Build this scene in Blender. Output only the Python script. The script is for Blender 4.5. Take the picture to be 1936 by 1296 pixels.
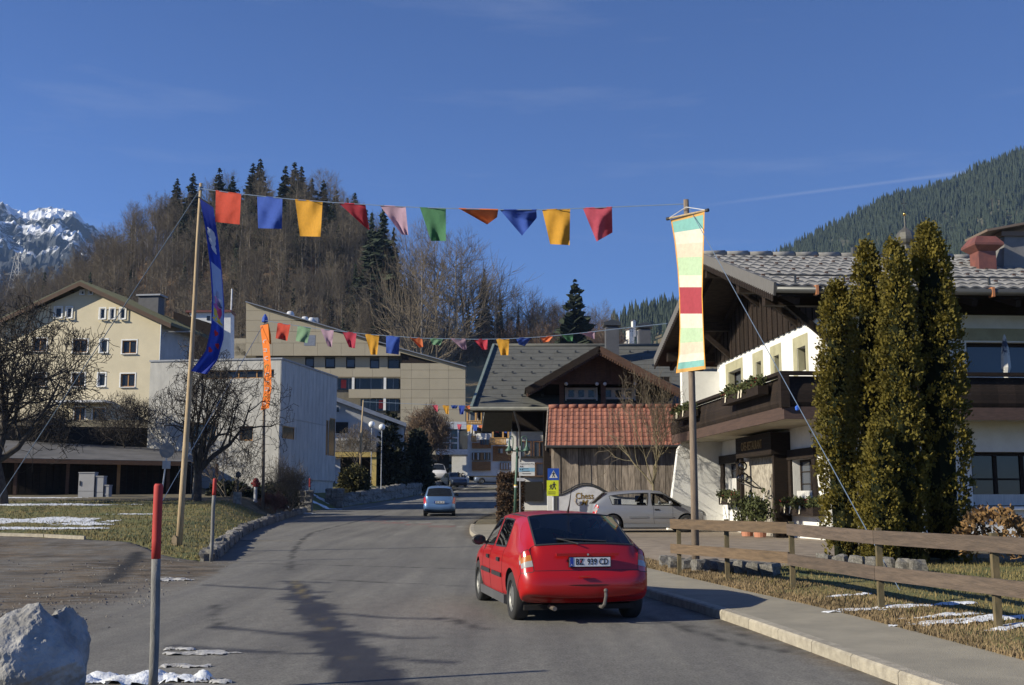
import bpy, bmesh, math, random
from math import sin, cos, pi, radians, sqrt, atan2, exp
from mathutils import Vector, Matrix, noise
import numpy as np

random.seed(7); np.random.seed(7)
SC = bpy.context.scene
COL = SC.collection
for o in list(bpy.data.objects): bpy.data.objects.remove(o)

# ------------------------------------------------------------------ camera
F, CX, CY = 2146.0, 968.0, 648.0          # focal length and centre, in pixels of the photograph
CAMZ, HORIZ = 1.6, 940.0
PITCH = math.atan((HORIZ - CY) / F)
cam_d = bpy.data.cameras.new('camera'); cam = bpy.data.objects.new('camera', cam_d); COL.objects.link(cam)
cam.location = (0, 0, CAMZ); cam.rotation_euler = (pi / 2 + PITCH, 0, 0)
cam_d.sensor_fit = 'HORIZONTAL'; cam_d.sensor_width = 36.0; cam_d.lens = 36.0 * F / 1936.0
cam_d.clip_start = 0.05; cam_d.clip_end = 20000
SC.camera = cam

# ------------------------------------------------------------------ sky and sun
SUN_EL, SUN_BACK = radians(26.0), radians(20.0)      # sun from the left, a little behind the camera
w = bpy.data.worlds.new('World'); SC.world = w; w.use_nodes = True
nt = w.node_tree; nt.nodes.clear()
out = nt.nodes.new('ShaderNodeOutputWorld'); bg = nt.nodes.new('ShaderNodeBackground')
sky = nt.nodes.new('ShaderNodeTexSky'); sky.sky_type = 'NISHITA'; sky.sun_disc = False
sky.sun_elevation = SUN_EL; sky.sun_rotation = radians(90) + SUN_BACK
sky.altitude = 1500; sky.air_density = 1.0; sky.dust_density = 0.0; sky.ozone_density = 6.0
# thin cirrus veils and a faded contrail, in sky directions
tcg = nt.nodes.new('ShaderNodeTexCoord'); mp = nt.nodes.new('ShaderNodeMapping')
mp.inputs['Rotation'].default_value = (0, radians(14), 0); mp.inputs['Scale'].default_value = (1.2, 1.2, 9.0)
nz = nt.nodes.new('ShaderNodeTexNoise'); nz.inputs['Scale'].default_value = 2.6; nz.inputs['Detail'].default_value = 7; nz.inputs['Roughness'].default_value = 0.6
rp = nt.nodes.new('ShaderNodeValToRGB'); rp.color_ramp.elements[0].position = 0.56; rp.color_ramp.elements[1].position = 0.9
rp.color_ramp.elements[0].color = (0, 0, 0, 1); rp.color_ramp.elements[1].color = (0.16, 0.16, 0.16, 1)
mx = nt.nodes.new('ShaderNodeMix'); mx.data_type = 'RGBA'; mx.inputs[7].default_value = (7.0, 7.3, 7.8, 1)
L = nt.links.new
L(tcg.outputs['Generated'], mp.inputs['Vector']); L(mp.outputs[0], nz.inputs['Vector']); L(nz.outputs[0], rp.inputs[0])
tn = nt.nodes.new('ShaderNodeMix'); tn.data_type = 'RGBA'; tn.blend_type = 'MULTIPLY'; tn.inputs[0].default_value = 1.0; tn.inputs[7].default_value = (0.76, 0.86, 1.14, 1)
L(sky.outputs[0], tn.inputs[6]); L(rp.outputs[0], mx.inputs[0]); L(tn.outputs[2], mx.inputs[6])
def px_dir(u, v):
    xc, yc = (u - CX) / F, (CY - v) / F
    return Vector((xc, cos(PITCH) - yc * sin(PITCH), sin(PITCH) + yc * cos(PITCH))).normalized()
cn = px_dir(1340, 388).cross(px_dir(1830, 326)).normalized()
dp = nt.nodes.new('ShaderNodeVectorMath'); dp.operation = 'DOT_PRODUCT'; dp.inputs[1].default_value = cn; L(tcg.outputs['Generated'], dp.inputs[0])
ab = nt.nodes.new('ShaderNodeMath'); ab.operation = 'ABSOLUTE'; L(dp.outputs['Value'], ab.inputs[0])
cr_ = nt.nodes.new('ShaderNodeMapRange'); cr_.interpolation_type = 'SMOOTHSTEP'; cr_.inputs['From Min'].default_value = 0.0; cr_.inputs['From Max'].default_value = 0.0022; cr_.inputs['To Min'].default_value = 0.10; cr_.inputs['To Max'].default_value = 0.0; L(ab.outputs[0], cr_.inputs['Value'])
sx_ = nt.nodes.new('ShaderNodeSeparateXYZ'); L(tcg.outputs['Generated'], sx_.inputs[0])
c2_ = nt.nodes.new('ShaderNodeMapRange'); c2_.interpolation_type = 'SMOOTHSTEP'; c2_.inputs['From Min'].default_value = 0.12; c2_.inputs['From Max'].default_value = 0.26; L(sx_.outputs['X'], c2_.inputs['Value'])
cm_ = nt.nodes.new('ShaderNodeMath'); cm_.operation = 'MULTIPLY'; L(cr_.outputs[0], cm_.inputs[0]); L(c2_.outputs[0], cm_.inputs[1])
mx2 = nt.nodes.new('ShaderNodeMix'); mx2.data_type = 'RGBA'; mx2.inputs[7].default_value = (7.0, 7.3, 7.8, 1); L(cm_.outputs[0], mx2.inputs[0]); L(mx.outputs[2], mx2.inputs[6])
L(mx2.outputs[2], bg.inputs['Color']); L(bg.outputs[0], out.inputs['Surface'])
bg.inputs['Strength'].default_value = 0.080

sl = bpy.data.lights.new('sun', 'SUN'); so = bpy.data.objects.new('sun', sl); COL.objects.link(so)
sl.energy = 5.0; sl.angle = radians(0.53); sl.color = (1.0, 0.925, 0.765)
SUN_TO = Vector((-cos(SUN_EL) * cos(SUN_BACK), -cos(SUN_EL) * sin(SUN_BACK), sin(SUN_EL)))
so.rotation_euler = (-SUN_TO).to_track_quat('-Z', 'Y').to_euler(); so.location = (-60, -20, 60)

vs = SC.view_settings
vs.view_transform = 'Standard'; vs.look = 'None'; vs.exposure = 0.42; vs.gamma = 1.0; vs.use_curve_mapping = False
SC.render.engine = 'CYCLES'
SC.cycles.max_bounces = 6; SC.cycles.diffuse_bounces = 3; SC.cycles.glossy_bounces = 3; SC.cycles.transparent_max_bounces = 12
SC.cycles.caustics_reflective = False; SC.cycles.caustics_refractive = False

# ------------------------------------------------------------------ helpers: pixels to places
def ray(u, v):
    xc, yc = (u - CX) / F, (CY - v) / F
    return Vector((xc, cos(PITCH) - yc * sin(PITCH), sin(PITCH) + yc * cos(PITCH)))
def at(u, v, Y):
    d = ray(u, v); t = Y / d.y
    return Vector((d.x * t, Y, CAMZ + d.z * t))
def interp(pts, y):
    if y <= pts[0][0]: return pts[0][1]
    for (a, b), (c, d) in zip(pts, pts[1:]):
        if y <= c:
            t = (y - a) / (c - a); return b + (d - b) * t
    return pts[-1][1]
def ss(a, b, x):
    t = max(0.0, min(1.0, (x - a) / (b - a))); return t * t * (3 - 2 * t)
def smooth_pts(pts, n=6):                  # Catmull-Rom through (y, x) points
    out = []
    P = [pts[0]] + list(pts) + [pts[-1]]
    for i in range(1, len(P) - 2):
        for k in range(n):
            t = k / n; r = []
            for c in range(2):
                p0, p1, p2, p3 = P[i-1][c], P[i][c], P[i+1][c], P[i+2][c]
                r.append(0.5 * (2*p1 + (p2-p0)*t + (2*p0-5*p1+4*p2-p3)*t*t + (3*p1-p0-3*p2+p3)*t*t*t))
            out.append(tuple(r))
    out.append(tuple(pts[-1])); return out
XL = smooth_pts([(-12, -4.5), (5, -5.0), (15, -5.6), (26.5, -6.95), (34, -8.3), (42.5, -9.7), (56, -11), (65, -11.4), (71, -10.85), (88, -9), (105, -7.4), (121, -6), (140, -5), (175, -4)])
XR = smooth_pts([(-12, 4.6), (5, 3.75), (9.65, 3.29), (14.6, 2.72), (18, 2.1), (24, 1.05), (30, 0), (36, -1.0), (42, -1.55), (52, -1.66), (60, -1.25), (67, -.75), (80, -0.7), (100, -1.0), (121, -1.2), (140, 0.5), (175, 3)])
def xl(y): return interp(XL, y)
def xr(y): return interp(XR, y)
def base(y):
    if y <= 0: return 0.0
    if y <= 140: return 1.8e-4 * y * y
    return 3.528 + 0.0504 * (y - 140)
def G(x, y):                                # height of the ground
    z = base(y)
    l = xl(y) - x
    if l > 0:
        z += ss(0, 2.5, l) * (0.16 * ss(20, 30, y) + 0.80 * ss(33, 60, y)) + (0.12 * ss(27, 30, y)) * ss(0, 0.4, l)
        z += 2.9 * ss(62.5, 70, y) * ss(5, 12, l) + 2.0 * ss(72, 84, y) * ss(4, 12, l)
    r = x - xr(y)
    if r > 0: z += ss(0.3, 3.6, r) * (0.16 - 0.10 * ss(30, 38, y)) + 0.10 * ss(0, 0.3, r) * ss(46, 30, y)
    return z
def gnd(u, v, dz=0.0):                      # where a pixel's ray meets the ground
    d = ray(u, v); p = Vector((0, 0, CAMZ)); s = 4.0
    lo = None
    while s < 260:
        q = p + d * s
        if q.z <= G(q.x, q.y) + dz: break
        lo = s; s *= 1.01
    a, b = lo or s, s
    for _ in range(20):
        m = (a + b) / 2; q = p + d * m
        if q.z <= G(q.x, q.y) + dz: b = m
        else: a = m
    return p + d * b

# ------------------------------------------------------------------ helpers: objects
def put(o, label=None, cat=None, group=None, kind=None):
    if label: o['label'] = label
    if cat: o['category'] = cat
    if group: o['group'] = group
    if kind: o['kind'] = kind
    return o
def thing(name, loc, label, cat, rz=0.0, group=None):
    o = bpy.data.objects.new(name, None); COL.objects.link(o); o.empty_display_size = 0.2
    o.location = loc; o.rotation_euler = (0, 0, rz)
    return put(o, label, cat, group)
class MB:                                   # collects faces, then links them as one mesh object
    def __init__(s): s.v, s.f, s.m = [], [], []
    def face(s, pts, mi=0):
        n = len(s.v); s.v.extend(tuple(p) for p in pts); s.f.append(tuple(range(n, n + len(pts)))); s.m.append(mi)
    def grid(s, rows, closed=False, mi=0):
        n = len(s.v); c = len(rows[0])
        for r in rows: s.v.extend(tuple(p) for p in r)
        for i in range(len(rows) - 1):
            for j in range(c if closed else c - 1):
                k = (j + 1) % c
                s.f.append((n + i*c + j, n + i*c + k, n + (i+1)*c + k, n + (i+1)*c + j)); s.m.append(mi)
    def box(s, x0, x1, y0, y1, z0, z1, mi=0, M=None):
        P = [Vector(p) for p in ((x0,y0,z0),(x1,y0,z0),(x1,y1,z0),(x0,y1,z0),(x0,y0,z1),(x1,y0,z1),(x1,y1,z1),(x0,y1,z1))]
        if M: P = [M @ p for p in P]
        n = len(s.v); s.v.extend(tuple(p) for p in P)
        for q in ((0,3,2,1),(4,5,6,7),(0,1,5,4),(1,2,6,5),(2,3,7,6),(3,0,4,7)): s.f.append(tuple(n + i for i in q)); s.m.append(mi)
    def bar(s, a, b, w, h=None, mi=0, up=Vector((0,0,1))):          # square bar from a to b
        a, b = Vector(a), Vector(b); h = h or w; d = (b - a).normalized()
        if abs(d.dot(up)) > 0.98: up = Vector((0, 1, 0))
        r = d.cross(up).normalized(); t = r.cross(d)
        n = len(s.v)
        for p in (a, b):
            for i, j in ((-1,-1),(1,-1),(1,1),(-1,1)): s.v.append(tuple(p + r*(w/2*i) + t*(h/2*j)))
        for q in ((0,1,2,3),(7,6,5,4),(0,4,5,1),(1,5,6,2),(2,6,7,3),(3,7,4,0)): s.f.append(tuple(n + i for i in q)); s.m.append(mi)
    def tube(s, path, rad, n=6, mi=0, cap=True):
        path = [Vector(p) for p in path]; k = len(path)
        if not hasattr(rad, '__len__'): rad = [rad] * k
        n0 = len(s.v); up = Vector((0.13, 0.21, 0.97)); r = None
        for i, p in enumerate(path):
            d = (path[min(i+1, k-1)] - path[max(i-1, 0)])
            d = d.normalized() if d.length > 1e-9 else Vector((0,0,1))
            if r is None:
                if abs(d.dot(up)) > 0.9: up = Vector((1, 0.1, 0))
                r = d.cross(up).normalized()
            else:
                r = (r - d * r.dot(d)); r = r.normalized() if r.length > 1e-6 else d.cross(up).normalized()
            t = d.cross(r)
            for j in range(n):
                a = 2*pi*j/n; s.v.append(tuple(p + (r*cos(a) + t*sin(a)) * rad[i]))
        for i in range(k - 1):
            for j in range(n):
                q = (j+1) % n; s.f.append((n0+i*n+j, n0+i*n+q, n0+(i+1)*n+q, n0+(i+1)*n+j)); s.m.append(mi)
        if cap:
            s.f.append(tuple(n0 + j for j in range(n))[::-1]); s.m.append(mi)
            s.f.append(tuple(n0+(k-1)*n + j for j in range(n))); s.m.append(mi)
    def lathe(s, prof, n=16, M=None, mi=0):  # (r, z) profile about z
        rows = []
        for r, z in prof:
            row = [Vector((r*cos(2*pi*j/n), r*sin(2*pi*j/n), z)) for j in range(n)]
            rows.append([M @ p for p in row] if M else row)
        s.grid(rows, True, mi)
    def prism(s, poly, a, b, mi=0):          # polygon (3-d points) swept from offset a to offset b
        a, b = Vector(a), Vector(b); n = len(poly); P = [Vector(p) for p in poly]
        n0 = len(s.v); s.v.extend(tuple(p + a) for p in P); s.v.extend(tuple(p + b) for p in P)
        s.f.append(tuple(n0 + i for i in range(n))); s.m.append(mi)
        s.f.append(tuple(n0 + n + i for i in range(n))[::-1]); s.m.append(mi)
        for i in range(n):
            j = (i+1) % n; s.f.append((n0+i, n0+n+i, n0+n+j, n0+j)); s.m.append(mi)
    def mesh(s, name, mats, smooth=False, fix=False):
        me = bpy.data.meshes.new(name); me.from_pydata(s.v, [], s.f)
        mats = mats if isinstance(mats, (list, tuple)) else [mats]
        for m in mats: me.materials.append(m)
        if len(mats) > 1: me.polygons.foreach_set('material_index', s.m)
        if fix:
            bm = bmesh.new(); bm.from_mesh(me); bmesh.ops.remove_doubles(bm, verts=bm.verts, dist=1e-5)
            bmesh.ops.recalc_face_normals(bm, faces=bm.faces); bm.to_mesh(me); bm.free()
        if smooth: me.polygons.foreach_set('use_smooth', [True] * len(me.polygons))
        me.update(); return me
    def build(s, name, mats, parent=None, smooth=False, fix=False):
        return link(name, s.mesh(name, mats, smooth, fix), parent)
def link(name, me, parent=None, loc=None, rz=None):
    o = bpy.data.objects.new(name, me); COL.objects.link(o)
    if parent: o.parent = parent
    if loc is not None: o.location = loc
    if rz is not None: o.rotation_euler = (0, 0, rz)
    return o
def clone(root, loc=None, rz=None, label=None, scale=None):
    c = root.copy(); COL.objects.link(c)
    if loc is not None: c.location = loc
    if rz is not None: c.rotation_euler = (0, 0, rz)
    if scale is not None: c.scale = (scale,)*3 if not hasattr(scale, '__len__') else scale
    if label: c['label'] = label
    for ch in root.children:
        d = ch.copy(); COL.objects.link(d); d.parent = c
        for g in ch.children:
            e = g.copy(); COL.objects.link(e); e.parent = d
    return c
def text_mesh(name, body, size, mat, depth=0.004, align='CENTER', shear=0.0, fat=0.0):
    cu = bpy.data.curves.new(name, 'FONT'); cu.body = body; cu.size = size; cu.extrude = depth; cu.align_x = align; cu.align_y = 'CENTER'; cu.shear = shear; cu.offset = fat
    cu.resolution_u = 2
    o = bpy.data.objects.new(name, cu); COL.objects.link(o); bpy.context.view_layer.update()
    me = bpy.data.meshes.new_from_object(o.evaluated_get(bpy.context.evaluated_depsgraph_get()))
    bpy.data.objects.remove(o); me.name = name; me.materials.clear(); me.materials.append(mat); return me
def add_text(name, body, size, mat, parent, loc, rot=(pi/2, 0, 0), **k):
    o = link(name, text_mesh(name, body, size, mat, **k), parent, loc); o.rotation_euler = rot; return o

# ------------------------------------------------------------------ materials
MATS = {}
def mat(name, col, rough=0.8, var=0.15, scale=3.0, bump=0.0, bscale=40.0, metal=0.0, coat=0.0, col2=None, stretch=None, detail=5, spec=0.5, lo=0.35, hi=0.65, perobj=0.0, trans=None):
    if name in MATS: return MATS[name]
    m = bpy.data.materials.new(name); m.use_nodes = True; t = m.node_tree; b = t.nodes['Principled BSDF']; K = t.links.new
    c = (*col, 1); c2 = (*(col2 or tuple(x * (1 - var) for x in col)), 1)
    if col2 is None: c = (*tuple(min(1, x * (1 + var*0.6)) for x in col), 1)
    tc = t.nodes.new('ShaderNodeTexCoord'); ma = t.nodes.new('ShaderNodeMapping')
    if stretch: ma.inputs['Scale'].default_value = stretch
    K(tc.outputs['Object'], ma.inputs['Vector'])
    n = t.nodes.new('ShaderNodeTexNoise'); n.inputs['Scale'].default_value = scale; n.inputs['Detail'].default_value = detail; n.inputs['Roughness'].default_value = 0.62
    K(ma.outputs[0], n.inputs['Vector'])
    r = t.nodes.new('ShaderNodeValToRGB'); r.color_ramp.elements[0].position = lo; r.color_ramp.elements[1].position = hi
    r.color_ramp.elements[0].color = c2; r.color_ramp.elements[1].color = c
    K(n.outputs[0], r.inputs[0]); last = r.outputs[0]
    if perobj:
        oi = t.nodes.new('ShaderNodeObjectInfo'); mr = t.nodes.new('ShaderNodeMapRange'); mr.inputs['To Min'].default_value = 1 - perobj; mr.inputs['To Max'].default_value = 1 + perobj
        K(oi.outputs['Random'], mr.inputs['Value'])
        mm = t.nodes.new('ShaderNodeMix'); mm.data_type = 'RGBA'; mm.blend_type = 'MULTIPLY'; mm.inputs[0].default_value = 1.0
        K(last, mm.inputs[6]); K(mr.outputs[0], mm.inputs[7]); last = mm.outputs[2]
    K(last, b.inputs['Base Color'])
    b.inputs['Roughness'].default_value = rough; b.inputs['Metallic'].default_value = metal; b.inputs['Specular IOR Level'].default_value = spec
    if coat: b.inputs['Coat Weight'].default_value = coat; b.inputs['Coat Roughness'].default_value = 0.04
    if bump:
        n2 = t.nodes.new('ShaderNodeTexNoise'); n2.inputs['Scale'].default_value = bscale; n2.inputs['Detail'].default_value = 4; K(ma.outputs[0], n2.inputs['Vector'])
        bp = t.nodes.new('ShaderNodeBump'); bp.inputs['Strength'].default_value = bump; bp.inputs['Distance'].default_value = 0.02
        K(n2.outputs[0], bp.inputs['Height']); K(bp.outputs[0], b.inputs['Normal'])
    if trans:                                # thin leaves and cloth let some light through
        o = t.nodes['Material Output']; tr = t.nodes.new('ShaderNodeBsdfTranslucent'); ms = t.nodes.new('ShaderNodeMixShader'); ms.inputs[0].default_value = trans
        K(last, tr.inputs['Color']); K(b.outputs[0], ms.inputs[1]); K(tr.outputs[0], ms.inputs[2]); K(ms.outputs[0], o.inputs['Surface'])
    MATS[name] = m; return m
def glass(name, tint=(0.03, 0.035, 0.04), see=0.0, rough=0.03):
    if name in MATS: return MATS[name]
    m = bpy.data.materials.new(name); m.use_nodes = True; t = m.node_tree; b = t.nodes['Principled BSDF']; K = t.links.new
    b.inputs['Base Color'].default_value = (*tint, 1); b.inputs['Roughness'].default_value = rough; b.inputs['IOR'].default_value = 1.5
    if see:
        o = t.nodes['Material Output']; tr = t.nodes.new('ShaderNodeBsdfTransparent'); tr.inputs['Color'].default_value = (see, see*1.02, see, 1)
        gl = t.nodes.new('ShaderNodeBsdfGlossy'); gl.inputs['Roughness'].default_value = rough; gl.inputs['Color'].default_value = (1, 1, 1, 1)
        fr = t.nodes.new('ShaderNodeFresnel'); fr.inputs['IOR'].default_value = 1.5
        ms = t.nodes.new('ShaderNodeMixShader'); K(fr.outputs[0], ms.inputs[0]); K(tr.outputs[0], ms.inputs[1]); K(gl.outputs[0], ms.inputs[2]); K(ms.outputs[0], o.inputs['Surface'])
    MATS[name] = m; return m
def fbm(x, y, z=0.0, o=4): return noise.fractal(Vector((x, y, z)), 1.0, 2.0, o)
# ================================================================== ground, road, lawns
def asphalt_material():
    m = bpy.data.materials.new('asphalt'); m.use_nodes = True; t = m.node_tree; b = t.nodes['Principled BSDF']; K = t.links.new; N = t.nodes.new
    tc = N('ShaderNodeTexCoord')
    def nse(sc, det=5, st=None):
        n = N('ShaderNodeTexNoise'); n.inputs['Scale'].default_value = sc; n.inputs['Detail'].default_value = det
        if st:
            ma = N('ShaderNodeMapping'); ma.inputs['Scale'].default_value = st; K(tc.outputs['Object'], ma.inputs['Vector']); K(ma.outputs[0], n.inputs['Vector'])
        else: K(tc.outputs['Object'], n.inputs['Vector'])
        return n.outputs[0]
    def ramp(i, p0, c0, p1, c1):
        r = N('ShaderNodeValToRGB'); e = r.color_ramp.elements; e[0].position = p0; e[0].color = (*c0, 1); e[1].position = p1; e[1].color = (*c1, 1); K(i, r.inputs[0]); return r.outputs[0]
    def mixc(f, a, c, mode='MIX', fac=None):
        x = N('ShaderNodeMix'); x.data_type = 'RGBA'; x.blend_type = mode
        if f is None: x.inputs[0].default_value = fac
        else: K(f, x.inputs[0])
        K(a, x.inputs[6])
        if isinstance(c, tuple): x.inputs[7].default_value = (*c, 1)
        else: K(c, x.inputs[7])
        return x.outputs[2]
    col = ramp(nse(0.5, 6, (1.6, 0.35, 1)), 0.3, (0.140, 0.134, 0.121), 0.72, (0.200, 0.191, 0.172))
    col = mixc(None, col, ramp(nse(55, 2), 0.3, (0.55, 0.55, 0.55), 0.72, (1.4, 1.4, 1.38)), 'MULTIPLY', 0.85)
    col = mixc(None, col, ramp(nse(5.5, 7, (1.5, .7, 1)), 0.32, (0.74, 0.73, 0.72), 0.68, (1.16, 1.15, 1.12)), 'MULTIPLY', 0.45)
    col = mixc(None, col, ramp(nse(1.0, 3, (2.2, .10, 1)), 0.35, (0.86, 0.86, 0.87), 0.62, (1.10, 1.10, 1.08)), 'MULTIPLY', 1.0)
    def attr(n):
        a = N('ShaderNodeAttribute'); a.attribute_name = n; return a.outputs['Fac']
    # gravel and soil washed over the forecourt
    g = attr('gravel'); gm = N('ShaderNodeMath'); gm.operation = 'MULTIPLY'; K(g, gm.inputs[0]); K(ramp(nse(2.4, 6, (1.0, 1.9, 1)), 0.30, (0, 0, 0), 0.52, (1, 1, 1)), gm.inputs[1])
    gcol = mixc(None, ramp(nse(30, 4), 0.3, (0.045, 0.038, 0.030), 0.72, (0.20, 0.165, 0.12)), ramp(nse(1.1, 6, (.8, 1.6, 1)), 0.38, (0.50, 0.46, 0.40), 0.6, (1.25, 1.15, 1.0)), 'MULTIPLY', 1.0)
    col = mixc(gm.outputs[0], col, gcol)
    s = attr('stain'); col = mixc(s, col, mixc(None, col, (0.25, 0.25, 0.275), 'MULTIPLY', 1.0))
    c = attr('crack'); col = mixc(c, col, (0.022, 0.021, 0.020))
    l = attr('line'); col = mixc(l, col, (0.55, 0.42, 0.12))
    p = attr('red'); col = mixc(p, col, (0.34, 0.06, 0.05))
    wl = attr('white'); col = mixc(wl, col, (0.6, 0.6, 0.57))
    K(col, b.inputs['Base Color'])
    mr = N('ShaderNodeMapRange'); mr.inputs['To Min'].default_value = 0.86; mr.inputs['To Max'].default_value = 0.5; K(s, mr.inputs['Value']); K(mr.outputs[0], b.inputs['Roughness'])
    bp = N('ShaderNodeBump'); bp.inputs['Strength'].default_value = 0.5; bp.inputs['Distance'].default_value = 0.012
    ad = N('ShaderNodeMath'); ad.operation = 'ADD'; K(nse(120, 2), ad.inputs[0]); K(gm.outputs[0], ad.inputs[1]); K(ad.outputs[0], bp.inputs['Height']); K(bp.outputs[0], b.inputs['Normal'])
    b.inputs['Specular IOR Level'].default_value = 0.35
    return m
M_ASPH = asphalt_material()
M_GRASS = mat('lawn_grass', (0.17, 0.135, 0.045), 0.95, scale=1.1, col2=(0.085, 0.105, 0.028), bump=0.9, bscale=30, lo=0.38, hi=0.62, detail=9)
M_DRY = mat('dry_grass', (0.30, 0.225, 0.12), 0.95, scale=5.0, col2=(0.13, 0.10, 0.05), bump=0.9, bscale=30, detail=8)
M_SOIL = mat('soil', (0.16, 0.125, 0.08), 0.95, scale=2.5, col2=(0.07, 0.065, 0.03), bump=0.8, bscale=18, detail=8)
M_PAVE = mat('pavement_asphalt', (0.305, 0.275, 0.21), 0.9, scale=1.3, col2=(0.225, 0.205, 0.16), bump=0.4, bscale=90, detail=6)
M_PAVER = mat('paving', (0.29, 0.235, 0.175), 0.9, scale=2.2, col2=(0.18, 0.145, 0.11), bump=0.3, bscale=25, detail=8)
M_KERB = mat('kerb_stone', (0.40, 0.36, 0.28), 0.9, scale=9, col2=(0.27, 0.24, 0.19), bump=0.5, bscale=60, detail=6, perobj=0.08)
M_STONE = mat('wall_stone', (0.25, 0.235, 0.21), 0.9, scale=7, col2=(0.095, 0.09, 0.08), bump=0.9, bscale=25, detail=7, perobj=0.22)
M_DSNOW = mat('dirty_snow', (0.46, 0.455, 0.44), 0.8, scale=14, col2=(0.24, 0.225, 0.20), bump=0.8, bscale=30, detail=7, lo=0.3, hi=0.6)
M_SNOW = mat('snow', (0.74, 0.77, 0.82), 0.7, scale=12, col2=(0.52, 0.53, 0.53), bump=0.7, bscale=30, detail=6, lo=0.25, hi=0.6)

def lin(a, b, n): return [a + (b - a) * i / n for i in range(n + 1)]
def in_road(x, y):
    if xl(y) - 0.05 < x < xr(y): return True
    return y < forecourt_end(x) and x < xr(y) and y > -12
def forecourt_end(x):                       # where the left forecourt meets the lawn
    return 26.5 if x > -7.2 else interp([(-40, 37.0), (-20, 34.5), (-14, 33.0), (-10.0, 30.0), (-8.2, 27.5), (-7.0, 26.6)], x)
def pave_edge(y): return interp([(20.5, 3.9), (21.5, 5.6), (23, 7.2), (26, 9.2), (30, 10.2), (46, 9)], y)
def paved(x, y): return 20.8 < y < 45.8 and xr(y) + 1.6 < x < pave_edge(y) - .3
# ---- ground: one sheet out to the hills, lowered where the asphalt lies on it
def ground():
    xs = lin(-900, -90, 16)[:-1] + lin(-90, -30, 20)[:-1] + lin(-30, 20, 110)[:-1] + lin(20, 90, 24)[:-1] + lin(90, 1200, 18)
    ys = lin(-60, -12, 4)[:-1] + lin(-12, 50, 120)[:-1] + lin(50, 120, 60)[:-1] + lin(120, 240, 30)[:-1] + lin(240, 1400, 16)
    mb = MB(); rows = []
    for y in ys:
        r = []
        for x in xs:
            z = G(x, y)
            if in_road(x, y) and in_road(x + .45, y) and in_road(x - .45, y): z -= 0.14
            elif in_road(x, y): z -= 0.03
            if 0 < x - xr(y) < 1.28 and y < 46: z -= 0.10
            elif paved(x, y): z -= 0.05
            elif y < 75 and -45 < x < 25: z += 0.03 * fbm(x * .5, y * .5)
            r.append((x, y, z))
        rows.append(r)
    mb.grid(rows)
    o = mb.build('ground', [M_SOIL, M_GRASS, M_DRY], smooth=True); put(o, kind='structure')
    for p in o.data.polygons:
        c = p.center; i = 0
        if c.x < xl(c.y): i = 1 if (27 < c.y < 52 or (c.y > 66 and c.x > -16)) else (0 if c.y < 95 else 2)
        elif c.x > xr(c.y): i = 1 if c.y < 22 else (0 if c.y < 60 else 2)
        if c.y > 130: i = 2
        p.material_index = i
    return o
ground()

# ---- asphalt: the road and the forecourt that runs into it
def seg_dist(px, py, a, b):
    dx, dy = b[0]-a[0], b[1]-a[1]; t = max(0, min(1, ((px-a[0])*dx + (py-a[1])*dy) / (dx*dx+dy*dy+1e-9)))
    return math.hypot(px-a[0]-t*dx, py-a[1]-t*dy), t
def poly_g(pts): return [tuple(gnd(u, v)[:2]) for u, v in pts]
STAIN = [(poly_g([(556, 1100), (575, 1125), (600, 1160), (640, 1215), (690, 1275), (740, 1330)]), [.05, .13, .22, .26, .30, .34])]
STREAK = [poly_g(p) for p in ([(385, 1107), (470, 1112), (565, 1117)], [(410, 1187), (520, 1198), (600, 1203)], [(620, 1160), (740, 1170), (835, 1172)], [(640, 1197), (760, 1208), (815, 1207)],
          [(330, 1222), (450, 1232), (560, 1237), (650, 1237)], [(690, 1240), (780, 1250), (850, 1254)], [(540, 1100), (620, 1103)], [(545, 1125), (615, 1120)], [(560, 1140), (640, 1152)])]
CRACK = [poly_g(p) for p in ([(572, 1021), (555, 1042), (551, 1060), (551, 1078)], [(572, 1021), (590, 1008), (640, 995), (720, 975)], [(420, 1065), (600, 1069), (760, 1073), (895, 1077)], [(600, 1096), (740, 1103), (900, 1110)],
         [(835, 1170), (870, 1178), (905, 1190)], [(1220, 1165), (1300, 1192), (1380, 1215), (1500, 1236), (1590, 1240)], [(1250, 1180), (1350, 1190), (1430, 1208)], [(410, 1145), (405, 1170), (412, 1190)])]
WIDE = poly_g([(262, 1046), (235, 1075), (205, 1102)])
CENTRE = poly_g([(556, 1098), (600, 1165), (650, 1225), (700, 1290), (740, 1340)])
REDS = [gnd(u, v) for u, v in ((655, 984), (705, 986), (745, 989), (790, 992), (835, 996))]
MANHOLE = gnd(1115, 1270)
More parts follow.
